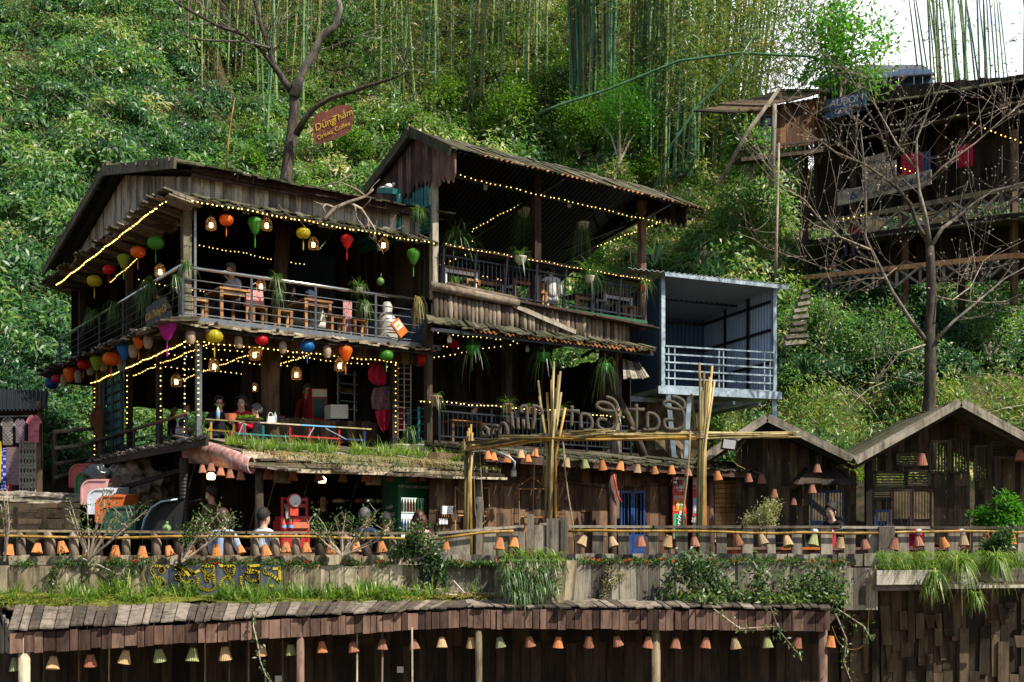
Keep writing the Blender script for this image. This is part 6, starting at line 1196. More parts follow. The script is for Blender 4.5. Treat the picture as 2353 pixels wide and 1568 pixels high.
SPL = [(A2, 1050, 548, -.3, 120, .75, None, '', 0, 1.1, 'lush long leaved plant at the left end of the annex balcony'), (A2, 1196, 590, .3, 90, .4, .22, 'stonep', 0, 1, 'spider plant in a white bowl on the annex balcony counter'), (A2, 1355, 635, .3, 130, .65, .2, 'stonep', 0, .9, 'tall bushy spider plant on the right part of the annex counter'), (A2, 1203, 480, -.8, 80, .42, .25, 'stonep', .35, 2.2, 'trailing plant in a white basket hanging under the annex roof, left one'), (A2, 1340, 512, -.6, 80, .45, .25, 'stonep', .35, 2.4, 'trailing plant in a white basket hanging under the annex roof, right one'),
       (A2, 1478, 655, .3, 70, .45, .16, 'redp', 0, 1, 'spiky plant in a red pot at the right end of the annex balcony'), (A2, 1087, 796, .5, 80, .5, .25, 'greenp', .3, 1.2, 'spider plant in a green hanging pot under the lower awning, left one'), (A2, 1249, 812, .5, 90, .6, .25, 'greenp', .3, 1.2, 'spider plant in a green hanging pot under the lower awning, middle one'), (A2, 1390, 838, .7, 60, .5, .2, 'greenp', .3, 1.6, 'green hanging pot with thin trailing leaves beside the bark post'),
       (A2, 1002, 912, .3, 40, .3, .22, 'pink', 0, 1.4, 'pink square pot with drooping leaves at the corner of the lower annex rail'), (A2, 1165, 930, .3, 110, .32, .2, 'pink', 0, .9, 'pink pot with a full spider plant on the lower annex rail'), (A2, 1218, 938, .3, 80, .26, .15, 'redp', 0, .9, 'red pot with a spider plant on the lower annex rail'), (A2, 1287, 942, .3, 80, .3, .17, 'pink', 0, .9, 'pink pot half hidden behind the middle bamboo column'), (A2, 1416, 955, .4, 110, .3, .18, 'pink', 0, .9, 'pink pot with a pale spider plant beside the rope letters')]
for f, x, y, o, n, L, pot, pc, hg, dr, lab in SPL: spider(lab, f.at(x, y, o), n, L, pot, pc, hg, dr, bowl=pc in ('stonep', 'greenp'))
for f, x, y, o, n, L, dr, lab, mt in [(B1, 637, 640, .32, 80, .28, 1.3, 'spider plant on the upper handrail before the trunk post', 'spider'), (B1, 640, 668, .36, 50, .2, 2, 'small plant hanging below the upper handrail before the trunk post', 'spider'), (B1, 825, 662, .36, 110, .3, 1.0, 'spider plant in a pale bowl on the upper handrail', 'spider'), (B1, 838, 700, .4, 140, .26, 1.6, 'grey-green hanging plant below the bowl on the upper handrail', 'spider'), (B1, 962, 690, .36, 130, .22, 2.4, 'dry tan plant hanging at the right end of the upper handrail', 'dryg'), (B1, 430, 612, .3, 90, .24, 1.4, 'air plants on the upper corner of the handrail', 'spider'), (BL, 403, 638, .4, 40, .2, 2, 'small succulent hanging below the upper corner rail', 'spider'), (BL, 345, 650, .4, 90, .35, 1.5, 'plant hanging on the left upper handrail near the corner', 'spider'), (BL, 327, 675, .42, 80, .3, 2.2, 'drooping plant on the left upper handrail', 'spider'), (BL, 262, 700, .42, 70, .3, 2, 'thin plant in the middle of the left upper handrail', 'spider'), (BL, 212, 722, .42, 80, .3, 1.4, 'bushy plant near the rear of the left upper handrail', 'spider'), (B1, 940, 990, .5, 90, .25, 1.6, 'wispy plant at the foot of the ladder frame', 'spider'), (A2, 960, 488, .5, 90, .3, 1.2, 'grassy plant on the roof end beside the annex post', 'spider'), (B0, 1290, 1040, .3, 60, .2, 1, 'small spider plant on the eave of the plank wall house', 'spider')]:
    spider(lab, f.at(x, y, o), n, L, .12 if 'bowl on' in lab else None, 'stonep', 0, dr, mt, 'plants on the railings', True)
tb = spider('mass of spider plants flowing over the middle planter tub', at(1215, 1292, 15.55), 10, .3, None, '', 0, 1, grp='plants in the planters')
n = 700; P = np.stack([NR.uniform(at(1150, 0, 15.4).x, at(1292, 0, 15.4).x, n), NR.uniform(15.3, 15.9, n), np.zeros(n)], 1); P[:, 2] = (HY-1290)/F*15.5-np.where(NR.random(n) < .6, NR.random(n)*.42, 0); P[:, 1] = np.where(P[:, 2] < -.1, 15.34, P[:, 1])
blades('leaves', P, NR.uniform(0, 6.283, n), .13+.17*NR.random(n), .013, .8, 1.2, .6, M['spider'], np.clip(NR.normal(.5, .22, n)+.3*(P[:, 2] > -.1), 0, 1), tb)
for i, (x, y, o) in enumerate([(1170, 1288, 0), (1200, 1280, 0), (1240, 1282, 0), (1275, 1286, 0), (1165, 1325, 1), (1190, 1318, 1), (1215, 1335, 1), (1245, 1320, 1), (1180, 1358, 1), (1205, 1365, 1), (1240, 1352, 1), (1268, 1345, 1)]): spider('spider plant clump of the middle planter tub, '+ordw(i)+(' hanging on its boards' if o else ' on its top'), at(x, y, 15.36 if o else 15.6), 95, .2+.06*(1-o), None, '', 0, 1.0 if not o else 1.5, 'grassm' if not o else 'spider', 'spider plants of the middle planter tub')
pg = thing('planter_grass', 'long arching grass growing in the pale planter box on the right', 'grass', at(2200, 1312, 15.9)); n = 2600; P = np.stack([NR.uniform(at(2020, 0, 15.9).x, at(2420, 0, 15.9).x, n), NR.uniform(15.75, 16.1, n), np.full(n, (HY-1310)/F*15.9)], 1)
P = P+np.stack([np.zeros(n), np.zeros(n), NR.random(n)**2*.22], 1)
blades('leaves', P, NR.uniform(0, 6.283, n), .14+.22*NR.random(n), .011, .9, 1.1, .7, M['grassm'], np.clip(NR.normal(.45, .2, n), 0, 1), pg)
for x, y, L, lab in ((2150, 1325, .26, 'grassy plant trailing over the left half of the pale planter box'), (2205, 1300, .4, 'large drooping grass clump on the pale planter box'), (2135, 1352, .16, 'small tuft hanging under the pale planter box'), (2240, 1370, .17, 'spider plant tuft hanging low under the pale planter box'), (2290, 1290, .35, 'tall grass clump at the right end of the pale planter box')): spider(lab, at(x, y, 15.6), 160, L, None, '', 0, 1.3, 'grassm', 'grass clumps on the pale planter')
# bushes on the terrace
def twigbush(lab, base, tips, Y, nl, L=.045, mt='fungl', tint=.55, r0=.016, sp=.055, grp='bare stemmed shrubs at the fence'):
    r = thing('twiggy_shrub', lab, 'shrub', at(*base, Y), grp); m = MB(); b_ = at(*base, Y); PP = []
    for (x, y) in tips:
        e = at(x, y, Y+R.uniform(-.1, .1)); k = b_.lerp(e, .5)+V((R.uniform(-.05, .05), 0, -.03)); m.tube([b_, k, e], [r0, r0*.65, r0*.3], 5)
        for _ in range(nl): q = R.uniform(.62, 1.03); PP.append(tuple(k.lerp(e, (q-.5)*2) if q > .5 else k))
        for _ in range(3): s_ = k.lerp(e, R.random()); d = s_+V((R.uniform(-.14, .14), R.uniform(-.05, .05), R.uniform(.03, .17))); m.tube([s_, d], [r0*.35, r0*.2], 4); PP += [tuple(d+V((R.gauss(0, .025), R.gauss(0, .025), R.gauss(0, .02)))) for _ in range(nl//4)]
    m.build('stem', M['twig'], r); P = np.array(PP)+NR.normal(0, sp, (len(PP), 3)); k = len(P)
    leaves('foliage', P, unit(rdir(k)+np.array([0, -.2, .2])), unit(rdir(k)+np.array([.3, -.5, .8])), L*(.6+.8*NR.random(k)), L*.6, M[mt], np.clip(NR.normal(tint, .22, k), 0, 1), r)
twigbush('bare stemmed shrub with a few leaf tufts before the letter box row', (205, 1286), [(160, 1150), (158, 1170), (180, 1205), (200, 1165), (240, 1112), (255, 1135), (240, 1170), (280, 1180), (300, 1190), (325, 1162), (338, 1172), (305, 1205), (190, 1215), (270, 1160)], 15.9, 14, sp=.03)
twigbush('leafy shrub before the man in the checked shirt', (418, 1292), [(432, 1215), (455, 1190), (485, 1178), (505, 1176), (530, 1195), (540, 1200), (515, 1205), (470, 1210), (440, 1222)], 15.9, 36, sp=.04)
twigbush('tall shrub in front of the snack bar, middle of the left fence', (788, 1278), [(705, 1195), (715, 1215), (745, 1205), (758, 1225), (795, 1178), (812, 1190), (838, 1205), (868, 1172), (862, 1185), (895, 1205), (905, 1215), (835, 1225), (770, 1190)], 15.9, 26, sp=.035)
twigbush('thin sapling at the far left end of the fence', (10, 1290), [(15, 1118), (8, 1135), (2, 1160), (12, 1165)], 15.9, 8, sp=.03)
twigbush('leafy shrub at the fence right of the snack bar woman', (955, 1290), [(960, 1215), (985, 1225), (940, 1240), (1000, 1245), (920, 1260), (970, 1205)], 15.9, 60, sp=.05)
shrub('olive_bush', 'pale olive fine leaved bush in front of the split log panel', 'shrub', at(1755, 1240, 18.2), .34, 3600, .035, .5, M['olive'], .55, 1.15, 9, None, .4)
shrub('green_bush', 'glossy green bush at the right edge of the terrace', 'shrub', at(2295, 1240, 18.2), .42, 2600, .07, .45, M['bright'], .35, .95, 6)
shrub('green_bush', 'shady leafy plant growing under the right edge of the fence', 'shrub', at(2300, 1290, 16.1), .3, 1600, .06, .4, M['fungl'], .5, .8, 5)
# sword leaved plants behind and beside the houses
def sword(lab, p, n, L, W_=.06, grp='sword leaved plants'):
    r = thing('sword_plant', lab, 'plant', p, grp); P = np.repeat(np.array([tuple(p)]), n, 0)+NR.normal(0, .06, (n, 3)); blades('leaves', P, NR.uniform(0, 6.283, n), L*(.6+.6*NR.random(n)), W_, 1.0, .75*(.6+.8*NR.random(n)), .75, M['cordy'], NR.random(n), r, K=6)
for px, py, Y, L, lab in [(430, 905, 31.5, 1.5, 'arching sword leaved plant seen through the back of the first floor, left one'), (520, 895, 31.8, 1.7, 'arching sword leaved plant behind the man with glasses'), (600, 910, 31.5, 1.4, 'arching sword leaved plant behind the woman in red'), (560, 940, 31.2, 1.2, 'lower sword leaved plant behind the seated group'), (1850, 850, 29.5, 1.0, 'dark sword leaved plant beside the stone steps'), (1640, 640, 31.5, .8, 'grassy plant above the shed roof'), (1500, 600, 31, 1.0, 'pale arching plant between the annex post and the hill')]: sword(lab, at(px, py, Y), 46, L)
# ================================================================== PEOPLE
def skin(name, verts, edges, rad, mt, par, sub=1):
    me = bpy.data.meshes.new(name); me.from_pydata([tuple(v) for v in verts], edges, []); me.materials.append(mt)
    o = bpy.data.objects.new(name, me); COL.objects.link(o); o.parent = par; md = o.modifiers.new('skin', 'SKIN'); md.use_smooth_shade = True; md.branch_smoothing = .4
    for v, r in zip(me.skin_vertices[0].data, rad): v.radius = r if isinstance(r, tuple) else (r, r); v.use_root = False
    me.skin_vertices[0].data[0].use_root = True
    sb = o.modifiers.new('sub', 'SUBSURF'); sb.levels = sub; sb.render_levels = sub; return o
CLO = {}
def cloth(c):
    if c not in CLO: CLO[c] = plain('cloth_%d' % len(CLO), c, .85, 0, .25, 25, .15)
    return CLO[c]
def person(lab, p, face, top, bottom, pose='sit', hair='short', haircol=None, hands=None, lean=0, turn=0, size=1, sleeves='long', glasses=False, headtilt=0, hairgrey=False):
    """p: on the floor below the hips; face: world direction; hands: ((x,y,z) left, right) in body space"""
    rz = math.atan2(face[0], -face[1]); r = thing('person', lab, 'person', p, None, rz); r.scale = (size,)*3
    sit = pose == 'sit'; H = .5 if sit else .93
    def tp(x, y, z):            # lean the trunk about the hips
        a = lean; return (x, y*math.cos(a)-(z-H)*math.sin(a), H+(z-H)*math.cos(a)+y*math.sin(a))
    sz = H+.5
    hd = [tp(0, -.005, H+.535), tp(0, -.01, H+.575), tp(0, -.03, H+.635), tp(0, -.025, H+.705), tp(0, -.015, H+.775)]
    vs = [(0, 0, H), tp(0, .01, H+.2), tp(0, .015, H+.38), tp(0, .01, H+.49)]+hd; rd = [(.125, .095), (.115, .085), (.13, .09), (.075, .062), .054, .06, (.072, .08), (.081, .095), (.064, .074)]
    ed = [(i, i+1) for i in range(8)]
    def add(pts, rr, frm):
        k = len(vs); prev = frm
        for q, e in zip(pts, rr): vs.append(q); rd.append(e); ed.append((prev, len(vs)-1)); prev = len(vs)-1
        return k
    nose = add([tp(0, -.122, H+.648)], [.014], 6)
    hands = hands or ((.12, -.33, H+.2), (-.12, -.33, H+.2))
    arms, legs = [], []
    for s_, hp in ((1, hands[0]), (-1, hands[1])):
        sh_ = V(tp(s_*.165, .01, H+.455)); hp = V(hp); d = hp-sh_; L = .56; dd = min(d.length, L*.98); hp = sh_+d.normalized()*dd; mid = sh_.lerp(hp, .5); h = math.sqrt(max(0, (.29)**2-(dd/2)**2)); el = mid+V((s_*.45, .25, -.75)).normalized()*h
        k = add([sh_, sh_.lerp(el, .5), el, el.lerp(hp, .6), hp], [.055, .046, .038, .032, .024], 3); arms.append((k, k+4))
        fd = (hp-el).normalized(); pk = add([hp+fd*.06], [(.034, .016)], k+4)
        sd_ = fd.cross(V((0, 0, 1))).normalized() if abs(fd.z) < .95 else V((1, 0, 0))
        for j, fl in zip((-1.5, -.5, .5, 1.5), (.055, .07, .075, .06)):
            b_ = hp+fd*.085+sd_*j*.017; add([b_, b_+fd*fl*.5+V((0, 0, -.008)), b_+fd*fl*.85+V((0, 0, -.026))], [.009, .008, .007], pk)
        add([hp+fd*.03+sd_*s_*-.035, hp+fd*.065+sd_*s_*-.05], [.010, .008], k+4)
    for s_ in (1, -1):
        if sit: q = [(s_*.09, -.02, .5), (s_*.11, -.25, .505), (s_*.12, -.43, .49), (s_*.12, -.42, .28), (s_*.12, -.40, .08), (s_*.125, -.52, .04)]
        else: q = [(s_*.09, 0, .88), (s_*.10, -.01, .68), (s_*.10, -.015, .48), (s_*.105, .01, .28), (s_*.105, .02, .08), (s_*.11, -.1, .035)]
        legs.append(add(q, [.085, .075, .058, .052, .04, .032], 0))
    skin('body', vs, ed, rd, M['skin'], r)
    # clothes
    tv = [vs[0], vs[1], vs[2], vs[3]]; tr_ = [(.15, .118), (.14, .108), (.152, .112), (.082, .07)]; te = [(0, 1), (1, 2), (2, 3)]
    for a, e in arms:
        n = {'long': 5, 'short': 2, 'mid': 3}[sleeves]; prev = 3
        for j in range(n):
            q = vs[a+j]; q = V(q) if j < 4 else V(vs[a+3]).lerp(V(vs[a+4]), .75); tv.append(tuple(q)); tr_.append([.072, .064, .056, .05, .042][j]); te.append((prev, len(tv)-1)); prev = len(tv)-1
    skin('shirt', tv, te, tr_, top if not isinstance(top, tuple) else cloth(top), r)
    bv, br, be = [(0, 0, H-.01), (0, .005, H+.1)], [(.155, .125), (.148, .115)], [(0, 1)]
    for k in legs:
        prev = 0
        for j in range(5): bv.append(vs[k+j]); br.append([.102, .092, .075, .066, .055][j]); be.append((prev, len(bv)-1)); prev = len(bv)-1
    skin('trousers', bv, be, br, cloth(bottom), r)
    for k in legs: m = MB(); a, c = V(vs[k+4]), V(vs[k+5]); m.beam(V((a.x, a.y+.05, .045)), V((c.x, c.y-.06, .04)), .085, .08); o = m.build('shoe', M['white'] if sum(bottom) > .6 else M['black'], None); o.parent = r; 
    # hair: shell over the skull
    hm = haircol or M['hair']; c = V(tp(0, -.010, H+.728)); m = MB(); vv, ff = [], []; nu, nv = 16, 9
    for i in range(nv+1):
        th_ = math.pi*i/nv*(.62 if hair == 'short' else .66)
        for j in range(nu):
            ph = 2*math.pi*j/nu; back = .5+.5*math.sin(ph); lim = th_*(.60+.66*back); x, y, z = math.sin(lim)*math.cos(ph), math.sin(lim)*math.sin(ph), math.cos(lim)
            k = 1.0+R.uniform(-.05, .06); vv.append((c.x+.098*x*k, c.y+.116*y*k+.008, c.z+.125*z*k))
    for i in range(nv):
        for j in range(nu): q = (j+1) % nu; ff.append((i*nu+j, (i+1)*nu+j, (i+1)*nu+q, i*nu+q))
    m.add(vv, ff)
    if hair == 'long':
        for k in range(9): a = math.pi*(k/8); x, y = .085*math.cos(a), .07*math.sin(a)+.03; m.tube([c+V((x*.9, y*.9, .02)), c+V((x, y+.01, -.08)), c+V((x*1.05, y+.03, -.17)), c+V((x*.9, y+.03, -.27))], [.035, .038, .034, .012], 6)
    if hair == 'bob':
        for k in range(11): a = math.pi*(-.1+1.2*k/10); x, y = .085*math.cos(a), .075*math.sin(a)+.02; m.tube([c+V((x*.9, y*.9, .03)), c+V((x*1.1, y*1.1, -.06)), c+V((x*1.2, y*1.15, -.13)), c+V((x*1.05, y, -.18))], [.035, .042, .036, .01], 6)
    for v in range(len(m.v)): pass
    o = m.build('hair', hm, None, True); o.location = o.location; o.parent = r
    m = MB()
    for s_ in (1, -1): q = V(tp(s_*.033, -.106, H+.678)); m.ball(q, .0105, 6)
    o = m.build('eyes', M['black'], None, kind='stuff'); o.parent = r
    m = MB(); q = V(tp(0, -.107, H+.598)); m.beam(q+V((-.022, 0, 0)), q+V((.022, 0, 0)), .012, .012); o = m.build('mouth', M['lip'], None); o.parent = r
    for s_ in (1, -1): m = MB(); m.ball(tp(s_*.085, 0, H+.66), .024, 6, (.5, 1, 1.2)); o = m.build('ear', M['skin'], None, True); o.parent = r
    if glasses:
        m = MB()
        for s_ in (1, -1): q = V(tp(s_*.034, -.12, H+.678)); m.tube([q+V((.024*math.cos(a), 0, .019*math.sin(a))) for a in np.linspace(0, 6.283, 11)], .0035, 4); m.tube([q+V((s_*.024, 0, 0)), V(tp(s_*.082, 0, H+.678))], .003, 4)
        o = m.build('glasses', M['black'], None); o.parent = r
    return r
M['lip'] = plain('lips', (.40, .12, .11), .5); M['brownhair'] = plain('brown_hair', (.07, .022, .014), .5, 0, .3, 50); M['greyhair'] = plain('greying_hair', (.10, .10, .10), .6, 0, .4, 40)
chk = plain('checked_shirt', (.36, .46, .62), .8, 0, .3, 30); stp = plain('striped_shirt', (.55, .55, .6), .8)
tt = stp.node_tree; wv = nd(tt, 'ShaderNodeTexWave', Scale=9.0); wv.bands_direction = 'X'; g_ = nd(tt, 'ShaderNodeTexCoord'); tt.links.new(g_.outputs['Object'], wv.inputs[0]); tt.links.new(ramp(tt, wv.outputs[0], [(.4, (.12, .10, .22)), (.6, (.75, .72, .75))]), tt.nodes['Principled BSDF'].inputs['Base Color'])
tt = chk.node_tree; bk_ = nd(tt, 'ShaderNodeTexBrick', Scale=22.0, Color1=c4((.33, .42, .58)), Color2=c4((.40, .49, .64)), Mortar=c4((.16, .24, .42))); bk_.offset = 0; bk_.inputs['Brick Width'].default_value = 1.0; bk_.inputs['Row Height'].default_value = 1.0; bk_.inputs['Mortar Size'].default_value = .06; g_ = nd(tt, 'ShaderNodeTexCoord'); tt.links.new(g_.outputs['Object'], bk_.inputs[0]); tt.links.new(bk_.outputs[0], tt.nodes['Principled BSDF'].inputs['Base Color'])
def onfl(f, px, off, z): p = f.at(px, 900, off); return V((p.x, p.y, z))
def spot(f, px, py, off, seat=None, H=.5):
    """floor point for a seated person whose head centre is seen at (px, py)"""
    p = f.at(px, py, off); return V((p.x, p.y, p.z-H-.70))
u_, v_ = B1.d, BL.d; CAM = V((.3, -1, 0))
def stand_on(p, f, lab): pass
P1 = [('man in a grey shirt resting his chin on his hand at the upper balcony table', spot(B1, 541, 622, -1.1), -u_*.85+V((0, -.3, 0)), (.42, .44, .50), (.06, .06, .08), dict(hands=((.05, -.2, .98), (-.1, -.36, .72)), lean=.15, haircol=M['greyhair'])),
      ('person in a white jacket sitting at the left side of the upper balcony', spot(BL, 378, 672, -.9), V((-.6, .5, 0)), (.62, .63, .68), (.5, .5, .54), dict(lean=.25)),
      ('person in a pale jacket and cap leaning over the second table of the upper balcony', spot(B1, 752, 676, -.75), -u_, (.58, .55, .48), (.55, .53, .48), dict(lean=.55, haircol=plain('blue_cap', (.28, .38, .58), .8), hands=((.08, -.45, .6), (-.1, -.42, .62)))),
      ('person in a long pale skirt sitting behind the second table of the upper balcony', spot(B1, 668, 664, -1.5), u_, (.07, .06, .08), (.6, .58, .52), dict(hair='long', hands=((.1, -.4, .8), (-.1, -.4, .78)))),
      ('man with glasses in a dark suit at the first floor table', spot(B1, 504, 925, -.75), V((.35, -1, 0)), (.012, .014, .02), (.015, .015, .02), dict(glasses=True, hands=((.14, -.36, .78), (-.14, -.36, .78)))),
      ('woman in a red dress eating at the first floor table', spot(B1, 556, 924, -.65), V((-.1, -1, 0)), (.42, .008, .03), (.35, .008, .03), dict(hair='long', hands=((.15, -.3, .72), (.02, -.2, 1.02)))),
      ('man with cropped hair in a dark patterned shirt beside the trunk post', spot(B1, 590, 944, -.5), -u_+V((0, .3, 0)), (.014, .014, .02), (.03, .03, .035), dict(haircol=M['greyhair'])),
      ('boy in a white T-shirt sitting behind the first floor corner', spot(BL, 411, 934, -1.0), V((.9, .1, 0)), (.66, .68, .72), (.05, .05, .08), dict(sleeves='short', lean=.2)),
      ('small child in a striped shirt at the first floor corner', spot(BL, 421, 948, -.35), V((.8, .5, 0)), stp, (.12, .12, .2), dict(size=.8)),
      ('dark haired person in black behind the boy at the first floor corner', spot(BL, 396, 938, -1.6), V((.9, .3, 0)), (.015, .015, .018), (.03, .03, .04), dict()),
      ('person in a white coat sitting on the annex balcony with the back to the rail', spot(A2, 1268, 618, -.55), V((-.25, 1, 0)), (.62, .62, .60), (.55, .55, .52), dict(lean=.1)),
      ('person in dark clothes sitting in the shade of the lower annex', spot(A2, 1082, 935, -.9), V((.7, .6, 0)), (.05, .055, .07), (.04, .04, .05), dict(lean=.1)),
      ('man in a white T-shirt sitting at the snack bar beside the wooden post', spot(B0, 605, 1188, .35), u_*.9+V((0, .5, 0)), (.62, .68, .80), (.10, .12, .2), dict(sleeves='short')),
      ('man in a light blue checked shirt with his back to the fence', spot(B0, 512, 1190, .4), V((.2, 1, 0)), chk, (.08, .09, .14), dict(haircol=M['brownhair'])),
      ('man in a navy jacket with his back turned in front of the counter', spot(B0, 838, 1187, .5), V((.25, 1, 0)), (.02, .035, .085), (.03, .03, .05), dict(haircol=M['greyhair'])),
      ('man in black sitting between the navy jacket and the fridge', spot(B0, 886, 1197, .35), V((.3, 1, 0)), (.012, .012, .014), (.02, .02, .02), dict()),
      ('woman with brown shoulder length hair in a pink top in front of the fridge', spot(B0, 963, 1193, .55), V((-.2, 1, 0)), (.60, .32, .34), (.08, .08, .1), dict(hair='bob', haircol=M['brownhair'], sleeves='short')),
      ('man in a black shirt with a red strap at the table before the blue door', at(1918, 1180, 21.5)-V((0, 0, 1.2)), V((-.75, -.6, 0)), (.014, .014, .016), (.02, .02, .03), dict(lean=.15, size=1.05))]
for lab, p, fc, tp_, bt_, kw_ in P1: person(lab, p, fc, tp_, bt_, **kw_)
p = B0.at(487, 1135, -1.4); person('person in a brown coat standing in the dim back of the snack bar', V((p.x, p.y, TZ)), V((-.8, .3, 0)), (.10, .075, .045), (.03, .03, .03), 'stand', hands=((.2, -.2, 1.1), (-.2, -.2, 1.1)))
p = B0.at(742, 1135, -2.5); person('cook standing behind the snack bar counter', V((p.x, p.y, TZ)), V((.3, -1, 0)), (.03, .03, .035), (.03, .03, .03), 'stand', hands=((.15, -.3, 1.15), (-.15, -.3, 1.15)))
# dress dummy
p = B1.at(706, 950, -1.9); dm = person('tailor dummy in a dark red jacket and grey cap beside the red drinks fridge', V((p.x, p.y, Z1-.05)), V((.3, -1, 0)), (.14, .012, .014), (.05, .01, .012), 'stand', haircol=M['greyhair'], hands=((.24, -.05, .8), (-.24, -.05, .8)), size=.95)
# ================================================================== FURNITURE AND GOODS
def stool(lab, p, w=.32, h=.44, rz=0, grp='pine stools on the upper balcony', mt='orange'):
    r = thing('stool', lab, 'stool', p, grp, rz); 
    for a in (-1, 1):
        for c in (-1, 1): m = MB(); m.beam((a*(w/2-.03), c*(w*.4-.03), 0), (a*(w/2-.03), c*(w*.4-.03), h-.04), .055, .055, (0, 1, 0)); o = m.build('leg', M[mt], None); o.location = V(o.location); o.parent = r
    m = MB(); m.beam((-w/2, 0, h-.02), (w/2, 0, h-.02), w*.8, .04); o = m.build('seat', M[mt], None); o.parent = r; return r
def table(lab, p, L, W_, h=.74, rz=0, grp='pine tables', mt='orange', top=None):
    r = thing('table', lab, 'table', p, grp, rz)
    for a in (-1, 1):
        for c in (-1, 1): m = MB(); m.beam((a*(L/2-.05), c*(W_/2-.05), 0), (a*(L/2-.05), c*(W_/2-.05), h-.04), .06, .06, (0, 1, 0)); o = m.build('leg', M[mt], None); o.parent = r
    m = MB(); n = 4
    for k in range(n): y = -W_/2+W_*(k+.5)/n; m.beam((-L/2, y, h-.02), (L/2, y, h-.02), W_/n-.008, .04)
    o = m.build('table_top', M[top or mt], None); o.parent = r; m = MB(); m.beam((-L/2+.06, -W_/2+.06, h-.09), (L/2-.06, -W_/2+.06, h-.09), .02, .08); o = m.build('apron', M[mt], None); o.parent = r; return r
rzf = math.atan2(B1.d.y, B1.d.x)
for i, (px, o) in enumerate([(454, -.15), (592, -.1), (650, -.1), (771, -.1), (823, -.1)]): stool('pine box stool behind the upper balcony rail, '+ordw(i)+' from the left', onfl(B1, px, o, Z2), .32, .44, rzf)
for px, lab in ((522, 'pine table of the man in grey on the upper balcony'), (712, 'pine table of the person in the pale jacket on the upper balcony')): table(lab, onfl(B1, px, -.5, Z2), .62, .85, .74, rzf, 'pine tables on the upper balcony')
for i, px in enumerate((1045, 1120, 1200, 1340, 1405)): table('red-brown slatted table on the annex balcony, '+ordw(i)+' from the left', onfl(A2, px, -.9-.5*(i % 2), N2), .9, .6, .74, rzf, 'tables on the annex balcony', 'white' if i in (0, 4) else 'orange', 'redw')
for i, (px, o) in enumerate([(1080, -.5), (1160, -.6), (1235, -.6), (1375, -.5), (1440, -.6)]): stool('dark stool near the annex balcony rail, '+ordw(i)+' from the left', onfl(A2, px, o, N2), .36, .46, rzf, 'stools on the annex balcony', 'dkmetal' if i % 2 else 'orange')
for i, (px, o) in enumerate([(1060, -.4), (1120, -.6), (1300, -.6)]): table('low dark table in the lower annex, '+ordw(i)+' from the left', onfl(A2, px, o, N1), .8, .5, .5, rzf, 'tables in the lower annex', 'brown', 'orange' if i == 0 else 'brown')
# bag, statue, flood light, striped cloth on the upper balcony
m = MB(); p = onfl(B1, 586, -.08, Z2+.44); m.sheet(p-u_*.2, p+u_*.2, p+u_*.15+V((0, .04, .32)), p-u_*.15+V((0, .04, .32)), 8, 6, .0, 1, None, 0, .1); bg_ = m.build('handbag', M['pink'], None, True, 'pink handbag standing on a pine stool of the upper balcony', 'bag'); m = MB(); m.tube([p+u_*x+V((0, .03, z)) for x, z in ((-.08, .3), (-.06, .42), (0, .46), (.06, .42), (.08, .3))], .012, 6); m.build('handle', M['pink'], bg_, True)
m = MB(); p = onfl(B1, 798, -.2, Z2+.1)
for k in range(5): m.sheet(p-u_*(.09-k*.04)+V((0, -.02*k, 0)), p-u_*(.055-k*.04)+V((0, -.02*k, 0)), p-u_*(.055-k*.04)+V((0, 0, .72)), p-u_*(.09-k*.04)+V((0, 0, .72)), 3, 8, .0, 1, None, .04, .02)
m.build('striped_shawl', plain('red_striped_cloth', (.42, .03, .06), .9, 0, .5, 30, .1, (.5, .42, .4)), None, False, 'red shawl with white spots hanging on the upper balcony', 'shawl')
wr = plain('plastic_wrap', (.50, .47, .42), .18, 0, .5, 7, .8, bumpk=.8); m = MB(); p = onfl(B1, 890, -.1, Z2); m.lathe([(.001, 0), (.22, 0), (.24, .15), (.2, .35), (.22, .5), (.14, .62), (.10, .68), (.12, .78), (.07, .88), (.001, .9)], 12, p, None, .06); m.build('wrapped_statue', wr, None, True, 'statue wrapped in clear plastic at the right end of the upper balcony', 'statue')
p = B1.at(917, 754, .38); M['orl'] = plain('orange_lamp_body', (.78, .16, .02), .4)
ex, ez = (B1.d*.75+V((0, 0, .66))).normalized(), (V((0, 0, .75))-B1.d*.66).normalized(); m = MB(); m.beam(p-ez*.17, p+ez*.17, .22, .06, B1.n); fl2 = m.build('flood_light', M['orl'], None, False, 'orange flood light turned on its corner at the balcony rail', 'flood light'); m = MB(); q = p+B1.n*.036; m.beam(q-ez*.02, q+ez*.13, .17, .01, B1.n); m.build('reflector', M['white'], fl2); m = MB(); q = p+B1.n*.046; m.beam(q+ez*.03, q+ez*.09, .09, .01, B1.n); m.build('lamp_chip', M['yelp'], fl2)
